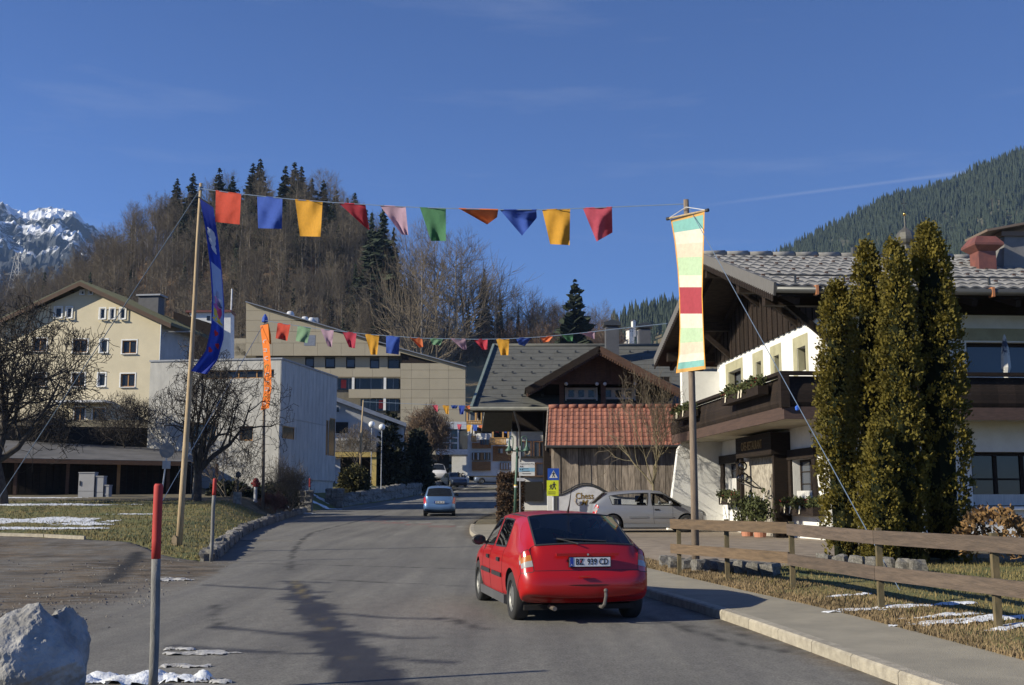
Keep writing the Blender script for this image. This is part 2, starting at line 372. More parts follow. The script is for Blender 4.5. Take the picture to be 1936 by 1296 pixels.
def road():
    mb = MB()
    ys = lin(-12, 4, 10)[:-1] + lin(4, 34, 250)[:-1] + lin(34, 70, 120)[:-1] + lin(70, 175, 70)
    rows = []; S = []; C = []; Gv = []; Ln = []; R = []; Wt = []
    for y in ys:
        near = y < 36
        a = -34 if y < 26.4 else xl(y) - 0.15
        row = []
        if near: xs = lin(-34, -16, 40)[:-1] + lin(-16, xr(y), 150)
        else: xs = lin(a, xr(y), 190)
        for x in xs:
            if near:
                lim = forecourt_end(x)
                if y > lim and x < xl(y) - 0.15: yy, xx = y, x; zz = G(x, y) - 0.25       # tucked under the lawn
                else: yy, xx = y, x; zz = G(x, y) + 0.006
            else: xx, yy = x, y; zz = base(y) + 0.006
            if xl(y) < xx: zz = base(y) + 0.006
            row.append((xx, yy, zz))
            st = 0.0; cr = 0.0; ln = 0.0; rd = 0.0; wh = 0.0
            if -14 < xx < 4 and 3 < yy < 60:
                wob = 0.22 * fbm(xx*1.6, yy*1.1, 3) + 0.10 * fbm(xx*5, yy*4, 5)
                for pl, wd in STAIN:
                    for k in range(len(pl)-1):
                        d, t = seg_dist(xx, yy, pl[k], pl[k+1]); wdt = wd[k] + (wd[k+1]-wd[k])*t
                        st = max(st, ss(wdt + .10, wdt - .05, d + wob))
                for pl in STREAK:
                    for k in range(len(pl)-1):
                        d, t = seg_dist(xx, yy, pl[k], pl[k+1])
                        if d < 0.6: st = max(st, 0.9 * ss(0.15, 0.02, d + wob * 0.3))
                for pl in CRACK:
                    for k in range(len(pl)-1):
                        d, t = seg_dist(xx, yy, pl[k], pl[k+1])
                        if d < 0.5: cr = max(cr, 0.8 * ss(0.07 + yy*0.0012, 0.0, abs(d + 0.10 * fbm(xx*2, yy*2, 9))))
                for k in range(2):
                    d, t = seg_dist(xx, yy, WIDE[k], WIDE[k+1]); cr = max(cr, ss(0.28, 0.05, d + .12*fbm(xx*3, yy*3, 1)))
                for k in range(len(CENTRE)-1):
                    d, t = seg_dist(xx, yy, CENTRE[k], CENTRE[k+1])
                    if d < .3: ln = max(ln, 0.30 * ss(0.09, 0.0, d) * ss(0.0, 0.5, fbm(xx*.7, yy*.7, 2)))
                for q in REDS:
                    if abs(xx - q.x) < 0.55 and abs(yy - q.y) < 0.9: rd = max(rd, 0.42 * ss(-.2, .5, fbm(xx*3, yy*3, 4)))
                    elif abs(xx - q.x - 1.1) < 0.5 and abs(yy - q.y) < 0.9: wh = max(wh, 0.15 * ss(-.2, .3, fbm(xx*3, yy*3, 6)))
                # edge of the forecourt: gravel gathers; tyre-worn right edge
            if yy > 88 and abs(yy - 92) < .5: wh = max(wh, 0.45)
            if yy > 70:
                if abs(xx - (xl(yy) + 1.7)) < 0.10 : wh = max(wh, 0.35)
            g = 0.0
            if xx < xl(yy) + 0.6:
                g = ss(xl(yy) + .8, xl(yy) - 1.0, xx) * (0.72 + 1.0 * fbm(xx*.30, yy*.42, 7))
                q2 = gnd_spot2; g += 0.9 * exp(-((xx - q2.x)**2 / 2.2 + (yy - q2.y)**2 / 9))
                q = gnd_spot; g += 0.5 * exp(-((xx - q.x)**2 / 6 + (yy - q.y)**2 / 5))
            if xr(yy) - xx < 0.35: g = max(g, 0.75 * ss(.4, 0, xr(yy) - xx))
            S.append(st); C.append(cr); Gv.append(max(0, min(1, g))); Ln.append(ln); R.append(rd); Wt.append(wh)
        rows.append(row)
    nn = max(len(r) for r in rows)
    mb.grid(rows)
    o = mb.build('road', M_ASPH, smooth=True); put(o, kind='structure')
    for n, a in (('stain', S), ('crack', C), ('gravel', Gv), ('line', Ln), ('red', R), ('white', Wt)):
        at_ = o.data.attributes.new(n, 'FLOAT', 'POINT'); at_.data.foreach_set('value', a)
gnd_spot = gnd(330, 1240); gnd_spot2 = gnd(335, 1085)
road()

# ---- right pavement with its kerb stones
def strip(name, f0, f1, ys, nx, dz, m, kind='structure'):
    mb = MB(); mb.grid([[(lambda x: (x, y, dz(x, y)))(f0(y) + (f1(y) - f0(y)) * k / nx) for k in range(nx + 1)] for y in ys])
    return put(mb.build(name, m, smooth=True), kind=kind)
pav = strip('pavement', lambda y: xr(y) + .15, lambda y: xr(y) + 1.40 + 0.12 * fbm(0, y * .8), lin(-12, 46, 190), 8, lambda x, y: base(y) + 0.125 + 0.02 * ss(0.2, 1.6, x - xr(y)), M_PAVE)
y = -3.0; k = 0
while y < 46:
    y2 = y + 0.98; mb = MB()
    a0, a1 = Vector((xr(y), y, 0)), Vector((xr(y2), y2, 0)); d = (a1 - a0).normalized(); n = Vector((d.y, -d.x, 0))
    low = 0.055 if 22 < y < 27 else 0.0
    P = [a0, a0 + n * .15, a1 + n * .15, a1]
    b = [Vector((p.x, p.y, base(p.y) - .08)) for p in P]; t = [Vector((p.x, p.y, base(p.y) + .128 - low)) for p in P]
    ins = [t[0] + n * .02 - Vector((0, 0, 0)), t[1], t[2], t[3] + n * .02]
    mb.grid([[b[0], b[3]], [t[0] - Vector((0, 0, .02)), t[3] - Vector((0, 0, .02))], [ins[0], ins[3]], [t[1], t[2]], [b[1], b[2]]])
    mb.face([b[0], t[0] - Vector((0, 0, .02)), ins[0], t[1], b[1]]); mb.face([b[3], b[2], t[2], ins[3], t[3] - Vector((0, 0, .02))])
    mb.build('kerb_stone', M_KERB, pav); y = y2 + 0.012; k += 1

# ---- chalet forecourt paving, dry verge beside the fence
strip('paved_forecourt', lambda y: xr(y) + 1.42, pave_edge, lin(20.5, 46, 80), 16, lambda x, y: G(x, y) + 0.004, M_PAVER)

# ---- left lawn kerb: rough stones along the road, each a stone of its own
def rough_stone(sx, sy, sz, seed, n=2, amp=0.16):
    bm = bmesh.new(); bmesh.ops.create_cube(bm, size=1.0)
    bmesh.ops.subdivide_edges(bm, edges=bm.edges, cuts=n, use_grid_fill=True)
    for v in bm.verts:
        c = v.co; l = max(abs(c.x), abs(c.y), abs(c.z)); s = c.normalized() * 0.56; c = c * .72 + s * .28
        q = Vector((c.x*2.1 + seed*7.3, c.y*2.1 + seed*3.1, c.z*2.1)); c = c * (1 + amp * noise.noise(q) * 2)
        v.co = Vector((c.x*sx, c.y*sy, c.z*sz))
    me = bpy.data.meshes.new('stone'); bm.to_mesh(me); bm.free(); me.materials.append(M_STONE); return me
STONES = [rough_stone(1, 1, 1, i) for i in range(7)]
def stone(parent, p, s, rz, i, name='stone', m=None):
    o = link(name, STONES[i % 7], parent, p); o.scale = s; o.rotation_euler = (0.1*sin(i*3.7), 0.1*sin(i*2.3), rz); return o
kw = thing('stone_kerb_wall', (xl(30), 30, base(30)), 'low rough stone kerb wall edging the lawn along the curving road', 'kerb wall')
off = Vector(kw.location); y = 26.6; i = 0
while y < 63:
    stp = 0.55 + 0.25 * random.random(); x = xl(y) - 0.12; a = atan2(1, (xl(y + .5) - xl(y)) / .5)
    h = 0.26 + 0.10 * random.random()
    stone(kw, Vector((x, y + stp/2, base(y) + h*.42)) - off, (stp*1.12, 0.34, h*1.1), a, i); y += stp; i += 1

# ---- concrete edging between forecourt and lawn
for k in range(9):
    x0 = -26 + k * 1.6; x1 = x0 + 1.57; mb = MB()
    P = [(x0, forecourt_end(x0) + .05), (x1, forecourt_end(x1) + .05), (x1, forecourt_end(x1) + .19), (x0, forecourt_end(x0) + .19)]
    mb.prism([(a, b, G(a, b) - .05) for a, b in P], (0, 0, 0), (0, 0, .14)); e = mb.build('edging_slab', M_KERB)
    if k == 0: edg = thing('lawn_edging', (x0, forecourt_end(x0), G(x0, forecourt_end(x0))), 'worn concrete edging between gravelly forecourt and lawn', 'edging')
    e.parent = edg; e.matrix_parent_inverse = Matrix.Translation(-Vector(edg.location))

# ---- snow left in the shade
def snow(u, v, wx, wy, seed, h=0.05, ang=0.0, m_=None):
    c = gnd(u, v); mb = MB(); n = max(18, min(110, int(max(wx, 1.2*wy) / 0.03))); m = max(10, min(60, int(wy / 0.02)))
    idx = {}; zz = {}
    for i in range(m + 1):
        for j in range(n + 1):
            a_, b_ = j/n*2 - 1, i/m*2 - 1; x, y = a_*wx/2*1.25, b_*wy/2*1.25
            e = 1.0 - (a_*a_ + b_*b_) + 0.9*fbm(x*1.7/max(wx, .6)*2.2 + seed*3, y*1.7/max(wy, .3), seed) + 0.55*fbm(x*5 + seed, y*9, 2)
            zz[i, j] = (x, y, e)
    for i in range(m):
        for j in range(n):
            q = [zz[i, j], zz[i, j+1], zz[i+1, j+1], zz[i+1, j]]
            if sum(1 for t in q if t[2] > 0.30) < 3: continue
            pts = []
            for t in ((i, j), (i, j+1), (i+1, j+1), (i+1, j)):
                if t not in idx:
                    x, y, e = zz[t]; k_ = max(0, min(1, (e - .2)*1.4)); jx, jy = .012*sin(17*x + 31*y), .012*sin(23*x - 29*y)
                    idx[t] = len(mb.v); mb.v.append((x + jx, y + jy, G(c.x + x, c.y + y) - c.z + .008 + h*k_*(.75 + .5*fbm(x*6, y*6, seed))))
                pts.append(idx[t])
            mb.f.append(tuple(pts)); mb.m.append(0)
    if mb.f: o = mb.build('snow_patch', m_ or M_SNOW, smooth=True); o.location = c; put(o, kind='stuff')
for k, a in enumerate([(40, 986, 5.5, 3.2, 1), (90, 955, 6.5, 1.1, 2), (20, 1000, 4.5, 1.2, 3), (165, 992, 1.6, 1.0, 4), (130, 1000, 2.4, .7, 5), (322, 1098, 0.75, 0.5, 6), (385, 1237, 0.62, .32, 7), (340, 1230, .3, .14, 8),
        (345, 1262, .5, .16, 9), (560, 965, 2.0, .6, 10), (600, 940, 2.4, .8, 11), (612, 958, 2.0, .8, 12), (735, 914, 3.5, 1.2, 13), (785, 914, 2.4, .8, 14), (1600, 1128, .7, .14, 15), (1700, 1150, 1.8, .26, 16),
        (1870, 1172, 1.8, .36, 17), (1800, 1165, 1.0, .2, 18), (250, 973, 1.6, .3, 19), (1935, 1187, .8, .3, 20), (60, 942, 5, .7, 21)]):
    snow(a[0], a[1], a[2], a[3], a[4], 0.03 if k != 5 else .05, 0.0, M_DSNOW if 5 <= k <= 8 else None)
snow(270, 1290, 1.05, .42, 30, 0.09); snow(400, 1292, .5, .12, 31, .03, 0, M_DSNOW)
# ================================================================== trees (bare and evergreen), hills, mountains
M_BARK = mat('bark', (0.115, 0.092, 0.070), 0.95, scale=6, col2=(0.045, 0.037, 0.030), bump=0.8, bscale=30)
M_BARKG = mat('bark_pale', (0.34, 0.30, 0.245), 0.95, scale=4, col2=(0.16, 0.135, 0.105), bump=0.5, bscale=20)
M_TWIG = mat('twigs', (0.185, 0.148, 0.100), 0.95, scale=3, col2=(0.105, 0.085, 0.060))
M_TWIGD = mat('twigs_dark', (0.06, 0.048, 0.038), 0.95, scale=3, col2=(0.03, 0.025, 0.02))
M_FIR = mat('fir_needles', (0.036, 0.050, 0.022), 0.9, scale=1.2, col2=(0.014, 0.024, 0.011), perobj=0.25)
M_FIRFAR = mat('fir_far', (0.042, 0.055, 0.030), 0.95, scale=0.02, col2=(0.020, 0.032, 0.018), detail=8)
M_THUJA = mat('thuja_leaf', (0.195, 0.150, 0.015), 0.85, scale=3.0, col2=(0.066, 0.062, 0.008), detail=5, trans=0.2, lo=0.3, hi=0.7)
M_HEDGE = mat('hedge_leaf', (0.085, 0.07, 0.03), 0.9, scale=5, col2=(0.03, 0.028, 0.012))
M_DARKGREEN = mat('dark_leaf_and_core', (0.016, 0.020, 0.008), 0.95, spec=0.1, scale=3, col2=(0.007, 0.009, 0.004))  # shrub leaves, and the near-black cores added inside evergreens to stop light

def bare_tree(seed, H, trunk_h, r0, spread=0.9, first=7, lv=3, kids=(7, 6, 5), twig=0.010, up=0.35, crook=0.25, seg=4, kn=(7, 5, 3, 3, 3), lr=0.62, wide=0.6):
    rnd = random.Random(seed); A, B = MB(), MB()
    def path(p, d, ln, ns, cr, bias):
        pts = [p.copy()]
        for i in range(ns):
            d = (d + Vector((rnd.gauss(0, cr), rnd.gauss(0, cr), rnd.gauss(0, cr) + bias))).normalized(); p = p + d * (ln / ns); pts.append(p.copy())
        return pts
    def grow(p, d, ln, r, l):
        ns = seg if l < 2 else max(2, seg - l + 1)
        pts = path(p, d, ln, ns, crook * (0.8 + .3*l), up * 0.22 if l else 0.1)
        rads = [max(twig, r * (1 - 0.75 * i / ns)) for i in range(ns + 1)]
        (A if l <= 1 else B).tube(pts, rads, kn[min(l, 4)], cap=False)
        if l >= lv: return
        n = kids[min(l, len(kids)-1)]
        for k in range(n):
            t = 0.25 + 0.75 * (k + rnd.random()) / n; i = min(int(t * ns), ns - 1); f = t * ns - i
            q = pts[i].lerp(pts[i+1], f); dd = (pts[i+1] - pts[i]).normalized()
            a = rnd.random() * 2*pi; s = dd.cross(Vector((cos(a), sin(a), 0.3))).normalized()
            nd = (dd * (1 - wide*spread*.8) + s * spread + Vector((0, 0, up*.5))).normalized()
            grow(q, nd, ln * (lr + .2*rnd.random()) * (1.15 - 0.5*t), max(twig, rads[i] * 0.6), l + 1)
    tp = path(Vector((0, 0, -0.2)), Vector((0.03*rnd.gauss(0, 1), .03*rnd.gauss(0, 1), 1)), trunk_h + .2, 4, crook * .3, 0.15)
    A.tube(tp, [r0 * (1.25 - .1*i) for i in range(5)], 8, cap=False)
    top = tp[-1]
    for k in range(first):
        a = 2*pi*k/first + rnd.random()*.8; el = 0.35 + rnd.random()*0.9
        d = Vector((cos(a)*spread, sin(a)*spread, el + up)).normalized()
        st = top - Vector((0, 0, trunk_h * 0.22 * rnd.random()))
        grow(st, d, (H - trunk_h) * (0.62 + 0.3*rnd.random()), r0 * 0.62, 0)
    return A, B
def tall_tree(seed, H, r0, nb=26, lv=2, twig=0.02, clear=0.4, blen=0.30, kids=(6, 4), kn=(6, 4, 3, 3), lift=.55):
    """forest-grown tree: one straight stem, branches on its upper part"""
    rnd = random.Random(seed); A, B = MB(), MB(); pts = []; p = Vector((0, 0, -1))
    d = Vector((rnd.gauss(0, .04), rnd.gauss(0, .04), 1))
    for i in range(9): pts.append(p.copy()); d = (d + Vector((rnd.gauss(0, .035), rnd.gauss(0, .035), .1))).normalized(); p = p + d * (H + 1) / 8
    rads = [max(twig, r0 * (1.05 - .98 * i / 8)) for i in range(9)]; A.tube(pts, rads, 6, cap=False)
    def grow(q, d, ln, r, l):
        pp = [q]; ns = 3
        for i in range(ns): d = (d + Vector((rnd.gauss(0, .16), rnd.gauss(0, .16), .12 + rnd.gauss(0, .1)))).normalized(); pp.append(pp[-1] + d * ln / ns)
        B.tube(pp, [r, r*.75, r*.5, r*.3], kn[min(l+1, 3)], cap=False)
        if l >= lv: return
        for k in range(kids[min(l, len(kids)-1)]):
            t = .2 + .8*rnd.random(); i = min(int(t*ns), ns-1); b = pp[i].lerp(pp[i+1], t*ns-i); dd = (pp[i+1]-pp[i]).normalized()
            s = dd.cross(Vector((rnd.gauss(0, 1), rnd.gauss(0, 1), rnd.gauss(0, 1)))).normalized()
            grow(b, (dd*.75 + s*.65 + Vector((0, 0, .15))).normalized(), ln*(.45 + .25*rnd.random()), max(twig*.6, r*.6), l+1)
    for k in range(nb):
        t = clear + (1 - clear) * (k + rnd.random()) / nb * 0.98; i = min(int(t*8), 7); q = pts[i].lerp(pts[i+1], t*8-i)
        a = rnd.random()*2*pi; ln = H*blen*(1.15 - t)*(.7 + .6*rnd.random()) + H*.05
        grow(q, Vector((cos(a), sin(a), lift + .5*rnd.random())).normalized(), ln, max(twig, rads[i]*.42), 0)
    return A, B
def conifer(seed, H, R, whorls=16, per=7, droop=0.25, sub=2, trunk=True, bare=0.05):
    rnd = random.Random(seed); A, B = MB(), MB()
    A.tube([(0, 0, -1), (0, 0, H*.5), (0, 0, H)], [H*.016, H*.010, 0.01], 5, cap=False)
    for w in range(whorls):
        t = bare + (1 - bare) * (w + .6*rnd.random()) / whorls; z0_ = H * t; r = R * (1 - t)**0.85 * (.8 + .4*rnd.random()) + R*.05
        for k in range(per):
            z = min(H*.985, z0_ + rnd.gauss(0, .45)*H/whorls); a = 2*pi*(k + rnd.random()*.7)/per + w*1.3; rr = r*(.65 + .55*rnd.random()); dz = -droop*rr*(.5 + rnd.random()*.8) + .25*rr*t
            c, s = cos(a), sin(a); wd = rr*.30 + .08*R
            tip = Vector((c*rr, s*rr, z + dz)); mid = Vector((c*rr*.55, s*rr*.55, z + dz*.25)); root = Vector((0, 0, z + .02*H)); sd = Vector((-s, c, 0))
            for q in range(sub):
                e = Vector((rnd.gauss(0, .05), rnd.gauss(0, .05), rnd.gauss(0, .06)))*rr; h = Vector((0, 0, -wd*(.35 + .4*rnd.random())))
                B.face([root, mid + sd*wd*(.5+.5*rnd.random()) + h + e, tip + e, mid + e + Vector((0, 0, wd*.15))])
                B.face([root, mid + e + Vector((0, 0, wd*.15)), tip + e, mid - sd*wd*(.5+.5*rnd.random()) + h + e])
    return A, B
def tree_meshes(AB, name, m1, m2): return AB[0].mesh(name + '_trunk', m1, smooth=True), AB[1].mesh(name + '_crown', m2)
def plant_tree(name, meshes, loc, label, cat='tree', rz=0.0, s=1.0, group=None, parts=('trunk', 'crown')):
    t = thing(name, loc, label, cat, rz, group); t.scale = (s,)*3 if not hasattr(s, '__len__') else s
    link(parts[0], meshes[0], t); link(parts[1], meshes[1], t); return t

# ---- the wooded hill
RIDGE = [(-400, 740), (-100, 655), (90, 606), (190, 535), (270, 480), (340, 462), (430, 440), (490, 426), (560, 424), (620, 446), (680, 482), (720, 520), (755, 590), (800, 628), (880, 652), (940, 640), (1010, 625), (1080, 622), (1150, 640), (1220, 690), (1330, 750), (1500, 800)]
HY = 320.0
def ridge_z(x):
    u = CX + x / HY * F * 1.0; v = interp(RIDGE, u); return at(u, v, HY).z
def HILL(x, y):
    y0 = 175 + 0.10 * abs(x + 40)
    b = base(min(y, y0)); z = ridge_z(x * HY / max(y, 60) if y < HY else x)
    if y < HY: t = ss(y0, HY + 12, y); h = b + (z - b) * (0.35*t + 0.65*t**1.25)
    else: h = z - (y - HY) * 0.55
    return h + 1.6 * fbm(x * .03, y * .03) * ss(y0, y0 + 40, y)
M_FLOOR = mat('forest_floor', (0.26, 0.155, 0.082), 0.95, scale=0.09, col2=(0.085, 0.058, 0.036), bump=1.0, bscale=0.5, detail=10)
M_MEADOW = mat('winter_meadow', (0.31, 0.225, 0.115), 0.95, scale=0.06, col2=(0.20, 0.145, 0.068), bump=0.7, bscale=0.9, detail=9)
def hill():
    mb = MB(); xs = lin(-330, 140, 110); ys = lin(150, 400, 60)
    mb.grid([[(x, y, HILL(x, y) - (0.4 if y < 190 else 0)) for x in xs] for y in ys])
    o = mb.build('hill', [M_FLOOR, M_MEADOW], smooth=True); put(o, kind='structure')
    for p in o.data.polygons:
        c = p.center; u = CX + c.x / c.y * F
        if u > 740 + (c.y - 200) * 0.35 and c.y < 330: p.material_index = 1
hill()
BEECH = [tree_meshes(tall_tree(11 + i, 17 + 2*i, 0.20 + .03*i, nb=24 + 2*i, clear=.35 + .06*i, twig=.030), 'forest_tree', M_BARKG, M_TWIG) for i in range(4)]
FIRS = [tree_meshes(conifer(31 + i, 17 + 3*i, 3.1 + .3*i, whorls=22 + i, per=7), 'fir', M_BARK, M_FIR) for i in range(3)]
FOREST_POINTS = []; rnd = random.Random(5); n_ind = 0
def clear_of_meadow(u, y): return not (u > 650 + (y - 200) * 1.15 and y < 300)
pts = []
for k in range(9000):
    y = 185 + (340 - 185) * rnd.random()**0.75; u = -60 + 850 * rnd.random(); x = (u - CX) / F * y
    if not clear_of_meadow(u, y): continue
    if y < 215 and rnd.random() < .4: continue
    if all((x - a)**2 + (y - b)**2 > 13 for a, b, _ in pts[-260:]): pts.append((x, y, u))
pts = pts[:1150]
pts.sort(key=lambda p: p[1])
conif = lambda u, y: (0.62 if (y > 285 and 320 < u < 700) else 0.07) if u < 640 else 0.42
nb_, nf_ = 0, 0; far_b, far_f = [[] for _ in range(4)], [[] for _ in range(3)]
for i, (x, y, u) in enumerate(pts):
    z = HILL(x, y) - .3; rz = rnd.random()*6.28; s = 0.5 + .36*rnd.random()
    if rnd.random() < conif(u, y):
        j = rnd.randrange(3); s *= .85
        if nf_ < 120: nf_ += 1; plant_tree('fir_tree', FIRS[j], (x, y, z), 'dark green fir standing among bare trees on the wooded hill', 'fir tree', rz, s, 'firs on the wooded hill')
        else: far_f[j].append((x, y, z, rz, s))
    else:
        j = rnd.randrange(4)
        if nb_ < 290: nb_ += 1; plant_tree('bare_tree', BEECH[j], (x, y, z), 'leafless grey-brown forest tree on the wooded hillside', 'bare tree', rz, s, 'bare trees on the wooded hill')
        else: far_b[j].append((x, y, z, rz, s))
def merged_forest(name, protos, lists, mats, label):
    V, Fc, Mi = [], [], []; n = 0
    for pr, ls in zip(protos, lists):
        for part, mi in ((pr[0], 0), (pr[1], 1)):
            co = np.empty(len(part.vertices)*3); part.vertices.foreach_get('co', co); co = co.reshape(-1, 3)
            fs = [tuple(p.vertices) for p in part.polygons]
            for (x, y, z, rz, s) in ls:
                c, q = cos(rz), sin(rz); R = np.array([[c, q, 0], [-q, c, 0], [0, 0, 1]]) * s
                V.append(co @ R + np.array([x, y, z])); Fc.append((fs, n)); Mi.append((mi, len(fs))); n += len(co)
    return V, Fc, Mi
def gn_forest(name, proto, pts, label):
    """a mass of trees nobody could count: one object, its points carrying the tree mesh"""
    me = bpy.data.meshes.new(name); me.from_pydata([p[:3] for p in pts], [], [])
    a = me.attributes.new('rz', 'FLOAT', 'POINT'); a.data.foreach_set('value', [p[3] for p in pts])
    a = me.attributes.new('sc', 'FLOAT', 'POINT'); a.data.foreach_set('value', [p[4] for p in pts])
    o = link(name, me); put(o, label, kind='stuff')
    src = bpy.data.collections.new(name + '_source')
    for i, pm in enumerate(proto): src.objects.link(bpy.data.objects.new(name + '_piece', pm))
    ng = bpy.data.node_groups.new(name, 'GeometryNodeTree'); ng.interface.new_socket('Geometry', in_out='INPUT', socket_type='NodeSocketGeometry'); ng.interface.new_socket('Geometry', in_out='OUTPUT', socket_type='NodeSocketGeometry')
    N = ng.nodes.new; K = ng.links.new; gi, go = N('NodeGroupInput'), N('NodeGroupOutput')
    ci = N('GeometryNodeCollectionInfo'); ci.inputs['Collection'].default_value = src; ci.inputs['Separate Children'].default_value = False
    ip = N('GeometryNodeInstanceOnPoints'); r1, s1 = N('GeometryNodeInputNamedAttribute'), N('GeometryNodeInputNamedAttribute')
    for q, nm in ((r1, 'rz'), (s1, 'sc')): q.data_type = 'FLOAT'; q.inputs['Name'].default_value = nm
    cx = N('ShaderNodeCombineXYZ'); K(r1.outputs['Attribute'], cx.inputs['Z'])
    K(gi.outputs[0], ip.inputs['Points']); K(ci.outputs[0], ip.inputs['Instance']); K(cx.outputs[0], ip.inputs['Rotation']); K(s1.outputs['Attribute'], ip.inputs['Scale']); K(ip.outputs[0], go.inputs[0])
    md = o.modifiers.new('scatter', 'NODES'); md.node_group = ng; return o
for j in range(4): gn_forest('forest', BEECH[j], far_b[j], 'far mass of bare forest trees covering the hill')
for j in range(3):
    if far_f[j]: gn_forest('forest', FIRS[j], far_f[j], 'far mass of firs among the bare forest on the hill')
M_BRUSH = mat('brushwood', (0.185, 0.118, 0.070), 0.95, scale=3, col2=(0.10, 0.066, 0.044))
# brushwood between the stems of the hill
BRUSH = tree_meshes(tall_tree(77, 5, .05, nb=16, clear=.05, blen=.5, twig=.022, lv=1, kids=(5, 3)), 'brush', M_BRUSH, M_BRUSH)
bp_ = []
for k in range(1500):
    y = 178 + 150*rnd.random(); u = -60 + 860*rnd.random(); x = (u - CX)/F*y
    if clear_of_meadow(u, y): bp_.append((x, y, HILL(x, y) - .2, rnd.random()*6.28, .6 + .8*rnd.random()))
gn_forest('undergrowth', BRUSH, bp_, 'brown brushwood under the hillside trees')
ORD = ['first', 'second', 'third', 'fourth', 'fifth', 'sixth', 'seventh', 'eighth', 'ninth', 'tenth', 'eleventh', 'twelfth', 'thirteenth', 'fourteenth', 'fifteenth', 'sixteenth', 'seventeenth', 'eighteenth']
# skyline firs on the hilltop and the row of trees right of it
for n_, (u, v, h) in enumerate(((335, 350, 13), (365, 342, 15), (415, 332, 15), (440, 345, 13), (478, 325, 17), (492, 318, 18), (540, 330, 17), (557, 324, 18), (570, 330, 16), (590, 350, 13), (612, 355, 14), (636, 372, 13), (671, 378, 14))):
    p = at(u, v, 316); j = rnd.randrange(3); hh = (17, 20, 23)[j]; s = h/hh
    plant_tree('fir_tree', FIRS[j], (p.x, p.y, p.z - h), ORD[n_] + ' dark fir from the peeled pole side along the hilltop skyline', 'fir tree', rnd.random()*6, (s*1.9, s*1.9, s*1.15), 'firs along the hilltop skyline')
DENSEFIR = [tree_meshes(conifer(61 + i, 20, 3.6, whorls=24, per=9, sub=2, droop=.35), 'dense_fir', M_BARK, M_FIR) for i in range(2)]
for n_, (u, v, vb, wd) in enumerate(((722, 388, 610, 1.15), (700, 402, 600, 1.0), (742, 430, 620, .9), (915, 508, 650, .8), (945, 545, 650, .7), (885, 560, 660, .6), (980, 575, 650, .6))):
    D = 262 if n_ < 3 else 302; p, b = at(u, v, D), at(u, vb, D); h = p.z - b.z
    plant_tree('tall_fir', DENSEFIR[n_ % 2], (b.x, D, b.z), ['tallest dark fir at the steep end of the wooded hill', 'dark fir just uphill of the tallest one at the steep end', 'lower dark fir just downhill of the tallest one at the steep end', 'tallest dark fir between bare trees behind the grey roof', 'dark fir nearer the spruce than the tallest behind the grey roof', 'short dark fir nearest the hill behind the grey roof', 'shortest dark fir nearest the spruce behind the grey roof'][n_], 'fir tree', n_, (h/20*wd,)*2 + (h/20,), ('firs at the steep end of the hill', 'firs behind the grey-roofed house')[n_ > 2])
AIRY = [tree_meshes(tall_tree(91 + i, 20, 0.34, nb=30, lv=2, clear=.30, blen=.50, twig=.026, kids=(6, 5), lift=.15), 'tall_bare', M_BARKG if i else M_BARK, M_TWIG) for i in range(3)]
rowt = [(770, 455, 640), (800, 470, 650), (828, 448, 655), (862, 450, 660), (880, 470, 655), (905, 515, 660), (935, 520, 655), (960, 560, 650), (1003, 545, 650), (1035, 570, 650), (1055, 575, 650), (1130, 575, 640), (1150, 590, 640), (1120, 600, 650), (850, 560, 665), (790, 540, 650), (1020, 600, 655), (1070, 600, 650)]
for n_, (u, v, vb) in enumerate(sorted(rowt)):
    D = (235 + 18*sin(n_*2.1)) if u < 840 else 300 + 10*sin(n_*2.1); p, b = at(u, v, D), at(u, vb, D); h = p.z - b.z
    plant_tree('tall_bare_tree', AIRY[n_ % 3], (b.x, D, min(b.z, HILL(b.x, D))), ORD[n_] + ' tall leafless tree from the hill towards the lone spruce', 'bare tree', n_*1.7, (h/20*1.05,)*2 + ((p.z - min(b.z, HILL(b.x, D)))/20,), 'tall bare trees in the gap behind the houses')
# thicket under the row
th = []
for k in range(420):
    u = 760 + 420*rnd.random(); D = 282 + 36*rnd.random(); x = (u-CX)/F*D
    th.append((x, D, HILL(x, D) - .3, rnd.random()*6, 0.8 + 1.1*rnd.random()))
gn_forest('thicket', BRUSH, th, 'brown leafless thicket below the tall bare trees')
# the lone spruce
p, b = at(1088, 528, 190), at(1088, 662, 190); h = p.z - b.z
SPR = tree_meshes(conifer(123, 20, 6.2, whorls=19, per=9, sub=3, droop=.12), 'spruce', M_BARK, M_FIR)
plant_tree('spruce_tree', SPR, (b.x, 190, b.z), 'lone broad spruce standing above the grey roof', 'spruce tree', 1.0, h/20)
LOWCON = [(1140, 600, 655), (1165, 606, 650), (1100, 600, 660)]

# ---- far valley side with meadow, wood and farmhouses
def far_slope(name, ridge, D, depth, foot, m, nx=70, ny=16, rough=10, amp=.04):
    mb = MB(); rows = []; us = lin(ridge[0][0], ridge[-1][0], nx)
    for i in range(ny + 1):
        t = i / ny; r = []
        for u in us:
            top = at(u, interp(ridge, u), D); y = D - depth*(1 - t); zf = foot
            z = zf + (top.z - zf)*t + rough*fbm(u*.02, t*3, 4)*sin(pi*t)
            r.append((top.x * y / D, y, z))
        rows.append(r)
    rows.append([(a[0], a[1] + depth*.6, foot) for a in rows[-1]])
    mb.grid(rows); return put(mb.build(name, m, smooth=True), kind='structure'), rows
M_FARMEADOW = mat('far_meadow', (0.15, 0.115, 0.06), 0.95, scale=0.012, col2=(0.085, 0.078, 0.04), detail=9)
M_FARWOOD = mat('far_wood_floor', (0.085, 0.082, 0.050), 0.95, scale=0.012, col2=(0.040, 0.046, 0.030), detail=9)
